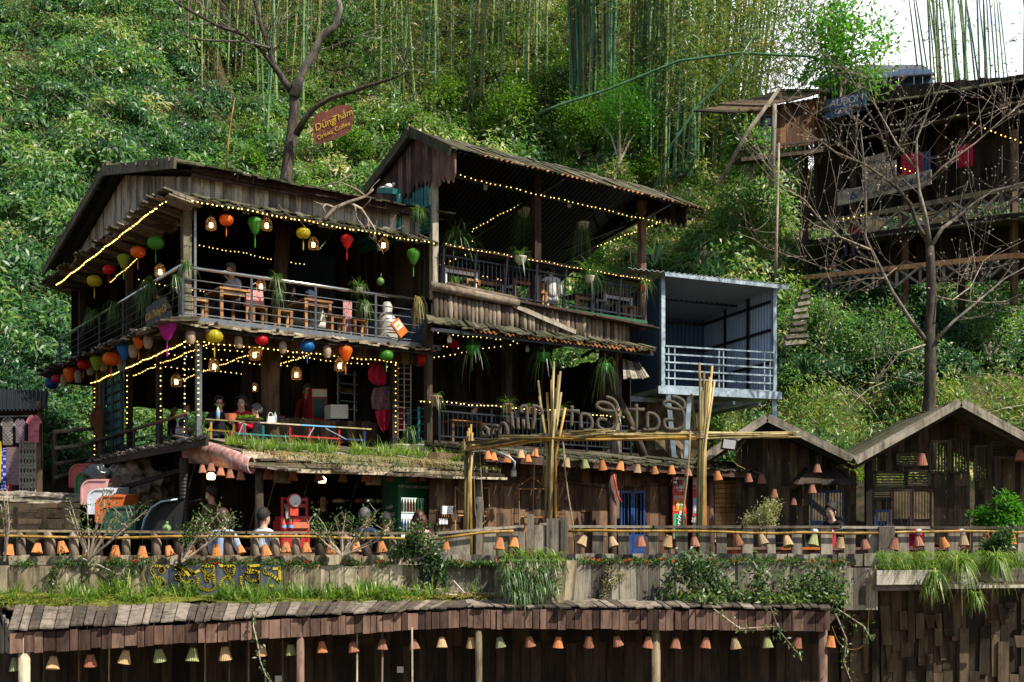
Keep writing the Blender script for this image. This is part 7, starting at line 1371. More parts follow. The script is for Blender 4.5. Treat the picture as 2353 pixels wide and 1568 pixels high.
# first floor: long counter table along the front, coloured rails
def beamth(name, lab, cat, f, segs, w, h, mt, grp=None):
    m = MB(); [m.beam(a, c, w, h) for a, c in segs]; return m.build(name, M[mt], None, False, lab, cat, grp)
ct = thing('counter_table', 'long narrow counter table with blue and yellow boards along the first floor front', 'counter', B1.at(650, 1000, .05)); zt = Z1+.48
m = MB(); zt = B1.at(660, 972, .05).z
for k, (a, c, mt) in enumerate([(470, 560, 'bambg'), (560, 690, 'pale'), (690, 770, 'skp'), (770, 852, 'bambg')]):
    m = MB(); [m.beam(B1.at(a, 964+.06*(a-470), .16-j*.1), B1.at(c-.5, 964+.06*(c-470), .16-j*.1), .09, .025) for j in range(3)]; m.build('board', M[mt], ct)
for k, (px, mt) in enumerate([(485, 'bamb'), (537, 'bamb'), (562, 'teal'), (605, 'teal'), (667, 'red'), (712, 'red'), (780, 'red'), (838, 'blue')]): p = B1.at(px, 970+.06*(px-470), .2); m = MB(); m.beam((p.x, p.y, Z1), (p.x, p.y, p.z), .035, .035, (0, 1, 0)); m.build('leg', M[mt], ct)
for a, c, dy, mt in [(470, 540, 24, 'bamb'), (540, 665, 28, 'teal'), (665, 780, 26, 'red'), (780, 838, 26, 'blue')]: m = MB(); m.beam(B1.at(a, 964+.06*(a-470)+dy, .21), B1.at(c, 964+.06*(c-470)+dy, .21), .03, .03); m.build('foot_rail', M[mt], ct)
m = MB(); m.tube([B1.at(560, 970, .22), B1.at(548, 1000, .22)], .012, 5); m.tube([B1.at(722, 982, .22), B1.at(706, 1008, .22)], .012, 5); m.tube([B1.at(748, 985, .24), B1.at(795, 1010, .24)], .012, 5); m.build('brace', M['galv'], ct)
def bottle(lab, p, h, mt='clear', r=.035):
    m = MB(); m.lathe([(.001, 0), (r, 0), (r, h*.62), (r*.45, h*.82), (r*.4, h*.9), (.001, h*.9)], 10, p); o = m.build('bottle', M[mt], None, True, lab, 'bottle'); m = MB(); m.lathe([(.001, h), (r*.48, h), (r*.48, h*.88), (.001, h*.88)], 8, p); m.build('cap', M['greenp'], o); m = MB(); m.lathe([(r*1.03, h*.3), (r*1.03, h*.52)], 10, p); m.build('paper_band', M['skp'], o); return o
M['clear'] = plain('bottle_plastic', (.45, .55, .55), .1, 0, .3, 8, .8)
for px, o, h, lab in [(501, .1, .26, 'tall water bottle with a green cap in front of the man with glasses'), (632, .1, .22, 'water bottle with a green cap beside the white bag on the counter')]: p = B1.at(px, 964+.06*(px-470), o); bottle(lab, p+V((0, 0, .012)), h)
p = B1.at(530, 966, .1); m = MB(); m.lathe([(.001, 0), (.09, 0), (.12, .12), (.10, .12), (.001, .1)], 12, p); m.build('clay_box', M['terra'], None, False, 'terracotta pot on the counter before the woman in red', 'pot')
p = B1.at(568, 970, .1); m = MB(); m.lathe([(.001, .03), (.2, .03), (.24, .06), (.22, .06), (.001, .045)], 20, p, None, 0, 1.2, .7); tr3 = m.build('tray', M['wickt'], None, False, 'round woven tray with green leaves on the counter', 'tray'); n = 160; leaves('greens', np.array(p)+NR.normal(0, .1, (n, 3))*np.array([1.1, .7, .15])+np.array([0, 0, .07]), unit(rdir(n)*np.array([1, 1, .3])), rdir(n), .1, .05, M['bright'], NR.random(n), tr3)
p = B1.at(622, 974, .1); m = MB(); m.beam(p+V((0, 0, .0)), p+V((0, 0, .14)), .17, .08, (.56, -.82, 0), None, .13); hb = m.build('handbag', M['cream'], None, False, 'small white handbag on the counter beside a bottle', 'bag'); m = MB(); m.tube([p+u_*x+V((0, 0, z)) for x, z in ((-.05, .13), (-.035, .2), (0, .22), (.035, .2), (.05, .13))], .008, 5); m.build('handle', M['cream'], hb)
# back part of the first floor
def boxth(name, lab, cat, f, x0, x1, y0, y1, off, dep, mt, par=None):
    m = MB(); a, c = f.at(x0, y1, off), f.at(x1, y1, off); h = f.at(x0, y0, off).z-a.z; n = f.n; q = [a, c, c-n*dep, a-n*dep]; m.hexa(q+[V((k.x, k.y, k.z+h)) for k in q], [(k.x, k.z, k.y) for k in q]+[(k.x, k.z+h, k.y) for k in q]); return m.build(name, M[mt], par, False, lab if not par else None, cat if not par else None)
fr1 = boxth('drinks_fridge', 'red topped drinks fridge behind the stake bar on the first floor', 'fridge', B1, 717, 752, 893, 970, -1.6, .5, 'red'); boxth('glass_door', '', '', B1, 720, 748, 916, 960, -1.585, .01, 'dkg', fr1); boxth('header', '', '', B1, 718, 751, 895, 912, -1.575, .02, 'cream', fr1)
boxth('freezer_box', 'cream metal box standing on the stake bar', 'box', B1, 760, 800, 930, 962, -.95, .3, 'cream')
st_ = thing('stake_bar', 'low bar of upright dark stakes inside the first floor', 'bar', B1.at(740, 985, -1)); m = MB(); wallp(lambda x, y: B1.at(x, y, -1.0), 640, 868, lambda x: 958+.06*(x-640)+R.uniform(-3, 4), lambda x: 1010+.05*(x-640), 11, .03, B1.n, m); m.build('stakes', M['brown'], st_)
shf = thing('wall_shelf', 'tall grey shelf with books and boxes against the first floor partition', 'shelf', B1.at(797, 990, -2.3)); m = MB()
for y in (862, 884, 906, 924, 942): m.beam(B1.at(778, y-2, -2.3), B1.at(816, y+2, -2.3), .25, .02)
for x in (778, 816): m.beam(B1.at(x, 990, -2.3), B1.at(x, 855, -2.3), .03, .25)
m.build('boards', M['galv'], shf); m = MB()
for k in range(11): x = 781+k*3.0; m.beam(B1.at(x, 905-.0, -2.25), B1.at(x, 905-R.uniform(10, 16), -2.25), .03, .15)
shb = m.build('book_row', M['redw'], None, False, 'row of dark books on the tall grey shelf', 'books', kind='stuff')
M['redc'] = plain('crimson_cloth', (.40, .012, .045), .85, 0, .3, 6, .2); M['patc'] = plain('patterned_cloth', (.30, .13, .08), .9, 0, .6, 22, .1, (.03, .04, .10))
def drape(lab, q, mt, off, nm='hanging_cloth'):
    """q: outline in pixels, filled as a wavy cloth"""
    m = MB(); n = len(q)//2; L_, R_ = q[:n], q[n:][::-1]; rows = 10; vv = []; ff = []
    for i in range(rows+1):
        t_ = i/rows*(n-1); k = min(int(t_), n-2); f_ = t_-k; a = (L_[k][0]+(L_[k+1][0]-L_[k][0])*f_, L_[k][1]+(L_[k+1][1]-L_[k][1])*f_); c = (R_[k][0]+(R_[k+1][0]-R_[k][0])*f_, R_[k][1]+(R_[k+1][1]-R_[k][1])*f_)
        for j in range(13): s_ = j/12; vv.append(B1.at(a[0]+(c[0]-a[0])*s_, a[1]+(c[1]-a[1])*s_, off+.05*math.sin(s_*13+i*.3)))
    for i in range(rows):
        for j in range(12): z = i*13+j; ff.append((z, z+1, z+14, z+13))
    m.add(vv, ff); o = m.build(nm, M[mt], None, True, lab, 'cloth', 'cloths hanging at the right of the first floor'); sf = o.modifiers.new('thick', 'SOLIDIFY'); sf.thickness = .012; return o
drape('round crimson cloth hanging highest beside the ladder frame', [(858, 833), (845, 850), (846, 872), (862, 886), (886, 884), (889, 866), (884, 850), (878, 833)], 'redc', -.3)
drape('dark patterned cloth hanging in the middle below the crimson cloth', [(858, 892), (852, 915), (855, 940), (900, 950), (904, 915), (896, 886)], 'patc', -.4)
drape('pointed crimson cloth hanging lowest by the light string post', [(862, 945), (868, 975), (880, 995), (892, 985), (897, 965), (899, 940)], 'redc', -.25)
drape('narrow red cloth strip right of the light string post', [(918, 940), (917, 965), (916, 992), (926, 985), (927, 960), (926, 938)], 'redc', -.15)
drape('small red cloth tip at the top beside the post', [(894, 833), (900, 848), (906, 862), (908, 862), (907, 846), (906, 833)], 'redc', -.2)
ld = thing('ladder_frame', 'rusty grid frame of thin bars standing between tea house and annex', 'frame rack', B1.at(928, 1010, .0)); m = MB()
for k in range(13): y = 832+k*13; m.beam(B1.at(914, y, .0), B1.at(944, y+1.5, .0), .015, .02)
for x in (914, 929, 944): m.beam(B1.at(x, 1012, .0), B1.at(x, 815, .0), .025, .025)
m.build('bars', M['log'], ld)
# snack bar goods
fg = thing('bottle_fridge', 'tall green glass door fridge full of drinks in the snack bar', 'fridge', b0(3.2, .9, TZ)); uf = B0.u(914, -.55); wf = .58; zf = 2.02
def fb(u, v, z): return b0(uf+u, .55+v, TZ+z)
def fbox(name, mt, u0, u1, v0, v1, z0, z1): m = MB(); m.hexa([fb(u0, v0, z0), fb(u1, v0, z0), fb(u1, v1, z0), fb(u0, v1, z0), fb(u0, v0, z1), fb(u1, v0, z1), fb(u1, v1, z1), fb(u0, v1, z1)], [(0, 0, 0)]*8); return m.build(name, M[mt], fg)
M['fgs'] = plain('fridge_side_green', (.012, .09, .05), .5); fbox('cabinet', 'fgs', 0, wf, .28, .55, 0, zf-.02); fbox('side_panel', 'fgs', -.005, .03, 0.02, .55, 0, zf); fbox('side_panel', 'fgs', wf-.03, wf+.005, .02, .55, 0, zf); fbox('header', 'green', -.005, wf+.005, -.03, .3, 1.72, zf); fbox('base', 'green', 0, wf, -.01, .3, 0, .25)
for u0, u1, z0, z1 in ((0, .06, .25, 1.72), (wf-.06, wf, .25, 1.72), (.06, wf-.06, 1.62, 1.72), (.06, wf-.06, .25, .32)): fbox('door_frame', 'green', u0, u1, -.02, .03, z0, z1)
M['fin'] = emit('fridge_light', (.85, .92, .8), .8, True); fbox('lit_back', 'fin', .04, wf-.04, .26, .275, .3, 1.66)
for z in (.62, .98, 1.34): fbox('shelf', 'white', .05, wf-.05, .04, .26, z, z+.015)
for z, mats in ((.33, ('greenp', 'yelp')), (.64, ('yelp', 'wickt', 'bambg')), (1.0, ('skp', 'cream', 'orp')), (1.36, ('cream', 'orp', 'greenp'))):
    for k in range(8):
        p = fb(.09+k*.058, .1, z+.01); m = MB(); m.lathe([(.001, 0), (.024, 0), (.024, .15), (.012, .21), (.012, .24), (.001, .24)], 8, p); m.build('bottle', M[mats[k*len(mats)//8]], fg)
text('CHỚP', 'lettering', M['wtxt'], fg, fb(wf*.42, -.035, 1.92), .085, B0.d, shear=.3); text('ĐẬP TAN CƠN KHÁT!', 'lettering', M['wtxt'], fg, fb(wf/2, -.035, 1.81), .062, B0.d, shear=.3)
for k, s_ in enumerate(('CHỚP', 'ĐẬP TAN', 'CƠN KHÁT!')): text(s_, 'lettering', M['cream'], fg, fb(-.01, .3, 1.45-.13*k), .09, -B0.n*-1 if False else B0.n, shear=.3)
rc = thing('drinks_cart', 'red metal drinks cart with trays in the snack bar', 'cart', B0.at(680, 1240, -.2)); m = MB()
for x in (649, 705): m.beam(B0.at(x, 1300, -.2), B0.at(x, 1143, -.2), .04, .04, (0, 1, 0))
m.beam(B0.at(648, 1146, -.2), B0.at(706, 1149, -.2), .04, .05); m.beam(B0.at(648, 1160, -.22), B0.at(706, 1163, -.22), .03, .06); m.build('rack', M['red'], rc); boxth('cabinet', '', '', B0, 650, 712, 1196, 1300, -.2, .4, 'red', rc); boxth('tray', '', '', B0, 662, 710, 1200, 1214, -.16, .05, 'terra', rc); boxth('top_tray', '', '', B0, 652, 714, 1186, 1197, -.2, .35, 'red', rc)
sc_ = thing('weighing_scale', 'round red rimmed dial scale standing on the drinks cart', 'scale', B0.at(677, 1172, -.05)); p = B0.at(677, 1151, -.05)
def disc(mb, c, n, r0, r1, d):
    x = n.cross(V((0, 0, 1))).normalized(); y = V((0, 0, 1)); vv = []; N_ = 24
    for rr, o in ((0.001, d), (r0, d), (r1, d*.4), (r1, -.04)): vv += [c+n*o+(x*math.cos(6.2832*j/N_)+y*math.sin(6.2832*j/N_))*rr for j in range(N_)]
    mb.add(vv, [(i*N_+j, i*N_+(j+1) % N_, (i+1)*N_+(j+1) % N_, (i+1)*N_+j) for i in range(3) for j in range(N_)])
m = MB(); disc(m, p, B0.n, .10, .118, .02); m.build('rim', M['redp'], sc_, True); m = MB(); disc(m, p+B0.n*.02, B0.n, .095, .1, .006); m.build('dial', M['white'], sc_, True); m = MB(); q = p+B0.n*.03; m.beam(q, q+V((-.05, 0, .05)), .008, .004, B0.n); m.beam(q+V((-.02, 0, -.04)), q+V((.02, 0, -.04)), .012, .003, B0.n); m.build('needle', M['red'], sc_); m = MB(); m.beam(p-B0.n*.05+V((0, 0, -.24)), p-B0.n*.05, .14, .08, B0.n); m.build('base', M['redp'], sc_)
m = MB(); p = B0.at(661, 1192, -.15); m.lathe([(.001, 0), (.035, 0), (.04, .12), (.03, .12), (.001, .05)], 10, p); cp_ = m.build('straw_cup', M['white'], None, False, 'white cup of straws on the drinks cart', 'cup'); m = MB(); [m.tube([p+V((0, 0, .05)), p+V((x, 0, .24))], .005, 4) for x in (-.05, -.02, .01, .04)]; m.build('straws', M['white'], cp_, kind='stuff')
for px, lab, mt in ((652, 'sauce bottle at the left of the drinks cart', 'redp'), (668, 'red tumbler on the drinks cart', 'red')): p = B0.at(px, 1222, .1); bottle(lab, p, .2, mt, .04)
for i, px in enumerate((778, 800, 822, 850, 868)): p = B0.at(px, 1156, -1.7); m = MB(); m.lathe([(.001, 0), (.10, 0), (.13, .04), (.07, .07+.02*(i % 2)), (.001, .08)], 12, p); m.build('food_dish', M[('wickt', 'dkmetal', 'wickr', 'galv', 'wickt')[i]], None, True, 'dish of food on the snack bar counter, '+ordw(i)+' from the left', 'dish', 'dishes on the snack bar counter')
table('long table behind the left fence where the people sit', b0(1.6, -.25, TZ), 3.6, .6, .72, rzf, 'terrace tables', 'brown')
for i, (x, Y, mt) in enumerate([(1370, 18.3, 'wickt'), (1450, 18.3, 'wickt'), (1595, 17.9, 'orp'), (1650, 17.9, 'orp'), (1720, 18.3, 'redw'), (1800, 18.3, 'orp'), (1880, 18.5, 'orp'), (1960, 18.5, 'redw'), (2060, 18.6, 'redw'), (2150, 18.6, 'redw'), (2230, 18.6, 'orange')]): p = at(x, 1250, Y); table('terrace table behind the right fence, '+ordw(i)+' from the gate boards', V((p.x, Y, TZ)), .95, .55, .72 if i > 3 else .6, R.uniform(-.2, .2), 'terrace tables', 'redw' if mt != 'wickt' else 'brown', mt if mt != 'wickt' else 'pale')
for i, (x, Y) in enumerate([(75, 17.8), (320, 17.9), (560, 17.9), (700, 18)]): p = at(x, 1250, Y); stool(('red ' if i > 1 else 'brown ')+'stool behind the left fence, '+ordw(i)+' from the left', V((p.x, Y, TZ)), .4, .42, 0, 'terrace stools', 'red' if i > 1 else 'redw')
m = MB(); p = at(1000, 1252, 16.9); m.lathe([(.001, -.2), (.13, -.2), (.24, -.05), (.25, .06), (.2, .14), (.16, .15), (.15, .12), (.001, .1)], 20, p); m.build('clay_jar', M['stone'], None, True, 'big brown clay jar behind the fence beside the dense vine', 'jar')
# ================================================================== FAR HOUSES up the slope on the right
_c = at(2353, 0, 33); RH = Facade(_c.x, _c.y, -51, -1)
def ru(px): return RH.u(px)
fh = thing('terrace_house', 'big dark wooden terrace house behind the bare tree with signs and a long deck', 'building', RH.at(2100, 640, 0))
def rp(px, py, off=0): return RH.at(px, py, off)
def rplanks(name, mt, x0, x1, t0, t1, b0_, b1_, off, w=.22, par=fh):
    m = MB(); m.planks(rp(x1, b1_, off), rp(x0, b0_, off), rp(x0, t0, off), rp(x1, t1, off), w, .03, .004, .03, .01); return m.build(name, M[mt], par)
rplanks('back_wall', 'dark', 1870, 2480, 330, 190, 520, 440, -.6, .3); rplanks('back_wall', 'dark', 1880, 2480, 215, 160, 345, 225, -.9, .3); rplanks('lower_wall', 'dark', 1835, 2480, 555, 500, 660, 640, -.5, .3)
m = MB(); A_, B_ = rp(2500, 158, 1.0), rp(1865, 262, 1.0); m.planks(B_, A_, A_-RH.n*3+V((0, 0, 1.1)), B_-RH.n*3+V((0, 0, 1.1)), .3, .04, .004, .12, .03); m.build('roof', M['mossy'], fh)
m = MB(); A_, B_ = rp(2500, 195, 1.4), rp(1835, 352, 1.4); m.planks(B_, A_, A_-RH.n*2.2+V((0, 0, .7)), B_-RH.n*2.2+V((0, 0, .7)), .25, .04, .004, .16, .016); m.build('roof', M['shing'], fh)
m = MB(); A_, B_ = rp(2500, 478, 1.5), rp(1850, 566, 1.5); m.planks(B_, A_, A_-RH.n*2+V((0, 0, .35)), B_-RH.n*2+V((0, 0, .35)), .25, .04, .004, .16, .016); m.build('awning', M['mossy'], fh)
for (x0, x1, y0, y1, mt) in ((1872, 2480, 517, 405, 'pale'), (1838, 2330, 640, 588, 'orange'), (2330, 2480, 588, 590, 'orange')):
    m = MB(); m.beam(rp(x0, y0, 1.3), rp(x1, y1, 1.3), .12, .14); m.build('deck_rail', M[mt], fh)
for (x0, x1, ya, yb, hh) in ((1890, 2420, 515, 420, 45), (1845, 2330, 640, 590, 40)):
    m = MB(); n = 9
    for k in range(n):
        a = x0+(x1-x0)*k/n; c = x0+(x1-x0)*(k+1)/n; y_a = ya+(yb-ya)*k/n; y_c = ya+(yb-ya)*(k+1)/n; m.beam(rp(a, y_a, 1.3), rp(c, y_c+hh, 1.3), .05, .06); m.beam(rp(a, y_a+hh, 1.3), rp(c, y_c, 1.33), .05, .06); m.beam(rp(a, y_a, 1.28), rp(a, y_a+hh, 1.28), .07, .07, (1, 0, 0))
    m.build('cross_bracing', M['grey'], fh)
m = MB(); m.hexa([rp(1872, 560, 1.4), rp(2480, 480, 1.4), rp(2480, 480, -1), rp(1872, 560, -1)]+[V((p.x, p.y, p.z+.12)) for p in (rp(1872, 560, 1.4), rp(2480, 480, 1.4), rp(2480, 480, -1), rp(1872, 560, -1))], [(0, 0, 0)]*8); m.build('deck', M['dark'], fh)
for px in (1850, 1960, 2080, 2210, 2330): m = MB(); p = rp(px, 600, .6); m.beam((p.x, p.y, 7), (p.x, p.y, rp(px, 300, .6).z), .16, .16, (1, 0, 0)); m.build('post', M['brown'], fh)
bulbs('string_lights', 'yellow bulbs slanting across the dark front of the far terrace house', [(rp(2235, 282, 1.1), rp(2353, 330, 1.1)), (rp(2353, 330, 1.1), rp(2420, 380, 1.1)), (rp(2040, 375, 1), rp(2110, 400, 1)), (rp(1930, 505, 1.4), rp(2010, 490, 1.4))], .16, .016)
def sboard(lab, x0, x1, y0, y1, y2, y3, off, mt, words, cat='sign'):
    """corners: left top y0, left bottom y1, right top y2, right bottom y3"""
    m = MB(); m.plank([rp(x0, y1, off), rp(x1, y3, off), rp(x1, y2, off), rp(x0, y0, off)], RH.n, .04); r = m.build('sign_board', M[mt], None, False, lab, cat, None); xd = rp(x1, y2, off)-rp(x0, y0, off)
    for (s_, px, py, sz, tm) in words: text(s_, 'lettering', M[tm], r, rp(px, py, off+.035), sz, xd, (0, 0, 1), .004)
    return r
sboard('long white banner with dark letters hung above the deck rail of the far house', 1925, 2140, 442, 474, 390, 424, 1.5, 'stone', [('HOA CHUÔNG', 2085, 420, .27, 'sgn'), ('▲', 1960, 450, .3, 'blue')])
sboard('tall wooden menu board with handwriting at the far house', 1982, 2036, 365, 455, 350, 432, 1.3, 'pale', [('Menu', 2010, 372, .2, 'sgn'), ('Special', 2010, 395, .17, 'sgn'), ('Coffee', 2010, 412, .17, 'sgn'), ('Trà', 2010, 432, .17, 'redp')])
sboard('blue painted board with pale letters under the upper roof of the far house', 1895, 1990, 232, 278, 210, 252, .9, 'navy', [('AUBON', 1945, 232, .3, 'cream'), ('COFFEE', 1945, 252, .22, 'cream')])
for i, (x0, x1, y0, y1, mt, lab) in enumerate([(2070, 2120, 355, 430, 'redc', 'large crimson cloth hanging on the front of the far house'), (2120, 2138, 350, 425, 'navy', 'blue cloth beside the crimson cloth of the far house'), (2200, 2235, 335, 385, 'redc', 'small red cloth at the right of the far house'), (2037, 2060, 372, 425, 'cream', 'striped shirts hanging beside the menu board')]):
    m = MB(); m.sheet(rp(x0, y1, .9), rp(x1, y1-6, .9), rp(x1, y0-4, .9), rp(x0, y0, .9), 16, 4, .04, 2.5, None, .05, .015); m.build('hanging_cloth', M[mt], None, True, lab, 'cloth', 'cloths on the far house')
p = rp(1968, 545, .9); person('person in a red shirt sitting at the deck rail of the far house', V((p.x, p.y, rp(1968, 515, .9).z-1.1)), V((-.6, -.6, 0)), (.5, .03, .04), (.05, .05, .1), hair='long')
p = rp(1918, 640, .9); person('person in a white shirt on the lower deck of the far house', V((p.x, p.y, rp(1912, 612, .9).z-1.15)), V((-.6, -.6, 0)), (.6, .62, .66), (.05, .05, .1))
ub = thing('upper_house', 'distant dark flat roofed house on the crest behind the green tree', 'building', at(1990, 250, 40)); m = MB(); m.planks(at(1880, 290, 40), at(2140, 290, 40), at(2140, 158, 40), at(1880, 175, 40), .4, .05, .01); m.build('wall', M['navy'], ub); m = MB(); m.planks(at(1870, 190, 39.5), at(2150, 172, 39.5), at(2120, 150, 44), at(1930, 153, 44), .5, .06, .01); m.build('roof', M['dkmetal'], ub)
# brown cabin
cb = thing('brown_cabin', 'small brown plank cabin with a dark tiled roof among the bamboo', 'cabin', at(1800, 360, 36)); fc = Facade(at(1705, 0, 35).x, 35, 68)
M['cabw'] = wood('cabin_plank', (.025, .011, .005), (.085, .04, .018), (.17, .085, .04))
m = MB(); wallp(lambda x, y: fc.at(x, y), 1703, 1898, lambda x: 255-.17*(x-1703), lambda x: 352-.12*(x-1703), 11, .03, fc.n, m, [(1732, 1780, 268, 325)]); m.build('wall', M['cabw'], cb)
m = MB()
for x in (1732, 1756, 1780): m.beam(fc.at(x, 268, .03), fc.at(x, 325, .03), .06, .06, (1, 0, 0))
for y in (268, 287, 306, 325): m.beam(fc.at(1732, y, .03), fc.at(1780, y-3, .03), .05, .05)
wn = m.build('window', M['dkmetal'], cb); m = MB(); m.plank([fc.at(1732, 325, -.05), fc.at(1780, 322, -.05), fc.at(1780, 265, -.05), fc.at(1732, 268, -.05)], fc.n, .01); m.build('pane', glass('window_glass', (.10, .15, .15)), wn)
m = MB(); A_, B_, C_ = fc.at(1690, 262, .5), fc.at(1905, 208, .5), V((0, 0, .9)); m.planks(A_, B_, B_-fc.n*2.4+C_, A_-fc.n*2.4+C_, .3, .05, .005, .1, .03); m.build('roof', M['dkbrown'], cb)
m = MB(); m.beam(fc.at(1700, 345, .4), fc.at(1900, 320, .4), .06, .06); [m.beam(fc.at(x, 345-.12*(x-1700), .4), fc.at(x, 372-.12*(x-1700), .4), .04, .04, (1, 0, 0)) for x in range(1705, 1900, 16)]; m.beam(fc.at(1695, 372, .5), fc.at(1900, 348, .5), .4, .1); m.build('balcony', M['dark'], cb)
sp_ = thing('stone_steps', 'worn stone steps climbing the slope right of the blue shed', 'steps', at(1825, 770, 30)); m = MB()
for k in range(9): y = 792-15*k; m.beam(at(1800+5*k+R.uniform(-3, 3), y, 29.3+.3*k), at(1850+1*k+R.uniform(-4, 4), y-4, 29.3+.3*k), .3, .085)
m.build('treads', M['grey'], sp_)
# ================================================================== STALL at the far left
sl_ = thing('clothes_stall', 'small dark clothes stall with a corrugated roof at the far left', 'stall', at(45, 1135, 24)); f = fr(24)
m = MB(); m.sheet(at(-40, 943, 23.2), at(108, 940, 23.2), at(112, 897, 25.5), at(-40, 893, 25.5), 120, 1, .025, 16, None, .03, .01); m.build('roof', M['dkmetal'], sl_)
m = MB(); wallp(lambda x, y: fr(24.9).at(x, y), -50, 100, 930, 1140, 14, .03, V((0, -1, 0)), m); m.build('back_wall', M['dark'], sl_)
for x, Y in ((91, 23.4), (82, 24.2)): p = at(x, 1100, Y); m = MB(); m.beam((p.x, p.y, 1.2), (p.x, p.y, 3.1), .08, .08, (0, 1, 0)); m.build('post', M['brown'], sl_)
m = MB(); m.tube([at(-30, 958, 23.5), at(92, 956, 23.5)], .018, 6); m.build('hanging_bar', M['galv'], sl_, True)
gx = thing('folding_gate', 'cream folding metal lattice gate of the clothes stall', 'gate', at(64, 1133, 23.7)); f = fr(23.7); m = MB()
for k in range(5):
    x0 = 46+k*8.6
    for j in range(5): y = 1020+j*22; m.tube([f.at(x0, y), f.at(x0+4.3, y+14), f.at(x0+8.6, y)], .015, 4); m.tube([f.at(x0, y+14), f.at(x0+4.3, y), f.at(x0+8.6, y+14)], .015, 4)
m.build('lattice', M['cream'], gx); m = MB(); [m.beam(f.at(46+k*7.2, 1017, -.02), f.at(46+k*7.2, 1133, -.02), .045, .02, (1, 0, 0)) for k in range(6)]; m.beam(f.at(46, 1016), f.at(83, 1016), .03, .03); m.build('bars', M['stonep'], gx)
def pattern(name, c1, c2, sc_, vert=False):
    m = plain(name, c1, .9, 0, .3, 20, .1); t = m.node_tree; g = nd(t, 'ShaderNodeTexCoord'); b_ = nd(t, 'ShaderNodeTexChecker', Scale=sc_, Color1=c4(c1), Color2=c4(c2)); w = nd(t, 'ShaderNodeTexWave', Scale=sc_*.35); w.bands_direction = 'Z'; t.links.new(g.outputs['Object'], b_.inputs[0]); t.links.new(g.outputs['Object'], w.inputs[0]); t.links.new(mixc(t, w.outputs[0], b_.outputs[0], c1), t.nodes['Principled BSDF'].inputs['Base Color']); return m
def shirt(lab, x0, x1, y0, y1, mt, Y=23.3, sl=True):
    f = fr(Y); w = x1-x0; m = MB(); q = [(x0+w*.2, y0+3), (x0+w*.38, y0), (x0+w*.5, y0+5), (x0+w*.62, y0), (x0+w*.8, y0+3), (x1+w*.04, y0+(y1-y0)*.28), (x1-w*.14, y0+(y1-y0)*.36), (x1-w*.16, y1), (x0+w*.16, y1), (x0+w*.14, y0+(y1-y0)*.36), (x0-w*.04, y0+(y1-y0)*.28)] if sl else [(x0, y0), (x1, y0), (x1+1, y1), (x0-1, y1)]
    n = len(q); vs = [f.at(x, y, .02*math.sin(i*2.1)) for i, (x, y) in enumerate(q)]+[f.at(x, y, -.04) for x, y in q]; m.add(vs, [tuple(range(n-1, -1, -1)), tuple(range(n, 2*n))]+[(i, (i+1) % n, n+(i+1) % n, n+i) for i in range(n)]); m.build('hanging_shirt' if sl else 'hanging_cloth', mt, None, False, lab, 'clothing', 'clothes on the far left stall')
shirt('grey knitted sweater with bands hanging first on the clothes stall', 1, 34, 958, 1023, pattern('knit_a', (.10, .09, .09), (.35, .30, .25), 26)); shirt('grey purple knitted sweater beside the pink shirt', 32, 60, 962, 1018, pattern('knit_b', (.12, .10, .16), (.34, .22, .16), 30), 23.25); shirt('pink striped T-shirt hanging at the end of the clothes stall', 60, 95, 953, 1017, pattern('stripe_c', (.40, .12, .15), (.28, .08, .11), 8), 23.2)
shirt('plaid cloth hanging below the sweaters', 14, 43, 1028, 1115, pattern('plaid_d', (.22, .13, .14), (.08, .13, .12), 14), 23.3, False); shirt('bright yellow scarf at the left edge of the picture', -4, 3, 1015, 1110, plain('yellow_scarf', (.6, .5, .03), .8), 23.25, False); shirt('blue and white scarf beside the yellow one', 3, 13, 1030, 1125, pattern('blue_e', (.02, .04, .4), (.5, .5, .6), 12), 23.25, False); shirt('red cloth at the foot of the plaid cloth', 15, 26, 1112, 1132, M['redc'], 23.3, False)
hr = thing('log_handrail', 'rough log handrail on the path between the stall and the tea house', 'handrail', at(128, 1120, 24.5))
for x, y0, y1 in ((126, 992, 1125), (94, 938, 1128)): m = MB(); m.tube([at(x, y1, 24.5), at(x-2, y0, 24.5)], [.06, .05], 7); m.build('post', M['log'], hr, True)
for q in ([(124, 993), (213, 985)], [(128, 1030), (212, 1022)], [(128, 1066), (200, 1056)], [(128, 1098), (160, 1092)]): m = MB(); m.tube([at(*q[0], 24.45), at(*q[1], 26)], [.045, .04], 7); m.build('rail', M['log'], hr, True)
ss = thing('timber_steps', 'dark stacked timbers retaining the sloping path at the left', 'steps', at(90, 1222, 20.5)); m = MB()
for k, (y, Y) in enumerate([(1210, 19.8), (1198, 20.1), (1186, 20.4), (1174, 20.8), (1162, 21.2)]):
    x = -40
    while x < 178: e = min(178, x+R.uniform(50, 90)); m.beam(at(x, y+R.uniform(-1.5, 1.5), Y), at(e-1, y+R.uniform(-1.5, 1.5), Y), .25, .085); x = e
for x in (36, 100, 150): m.beam(at(x, 1220, 19.7), at(x, 1166, 19.7), .07, .06, (1, 0, 0))
m.build('timbers', M['dkbrown'], ss)
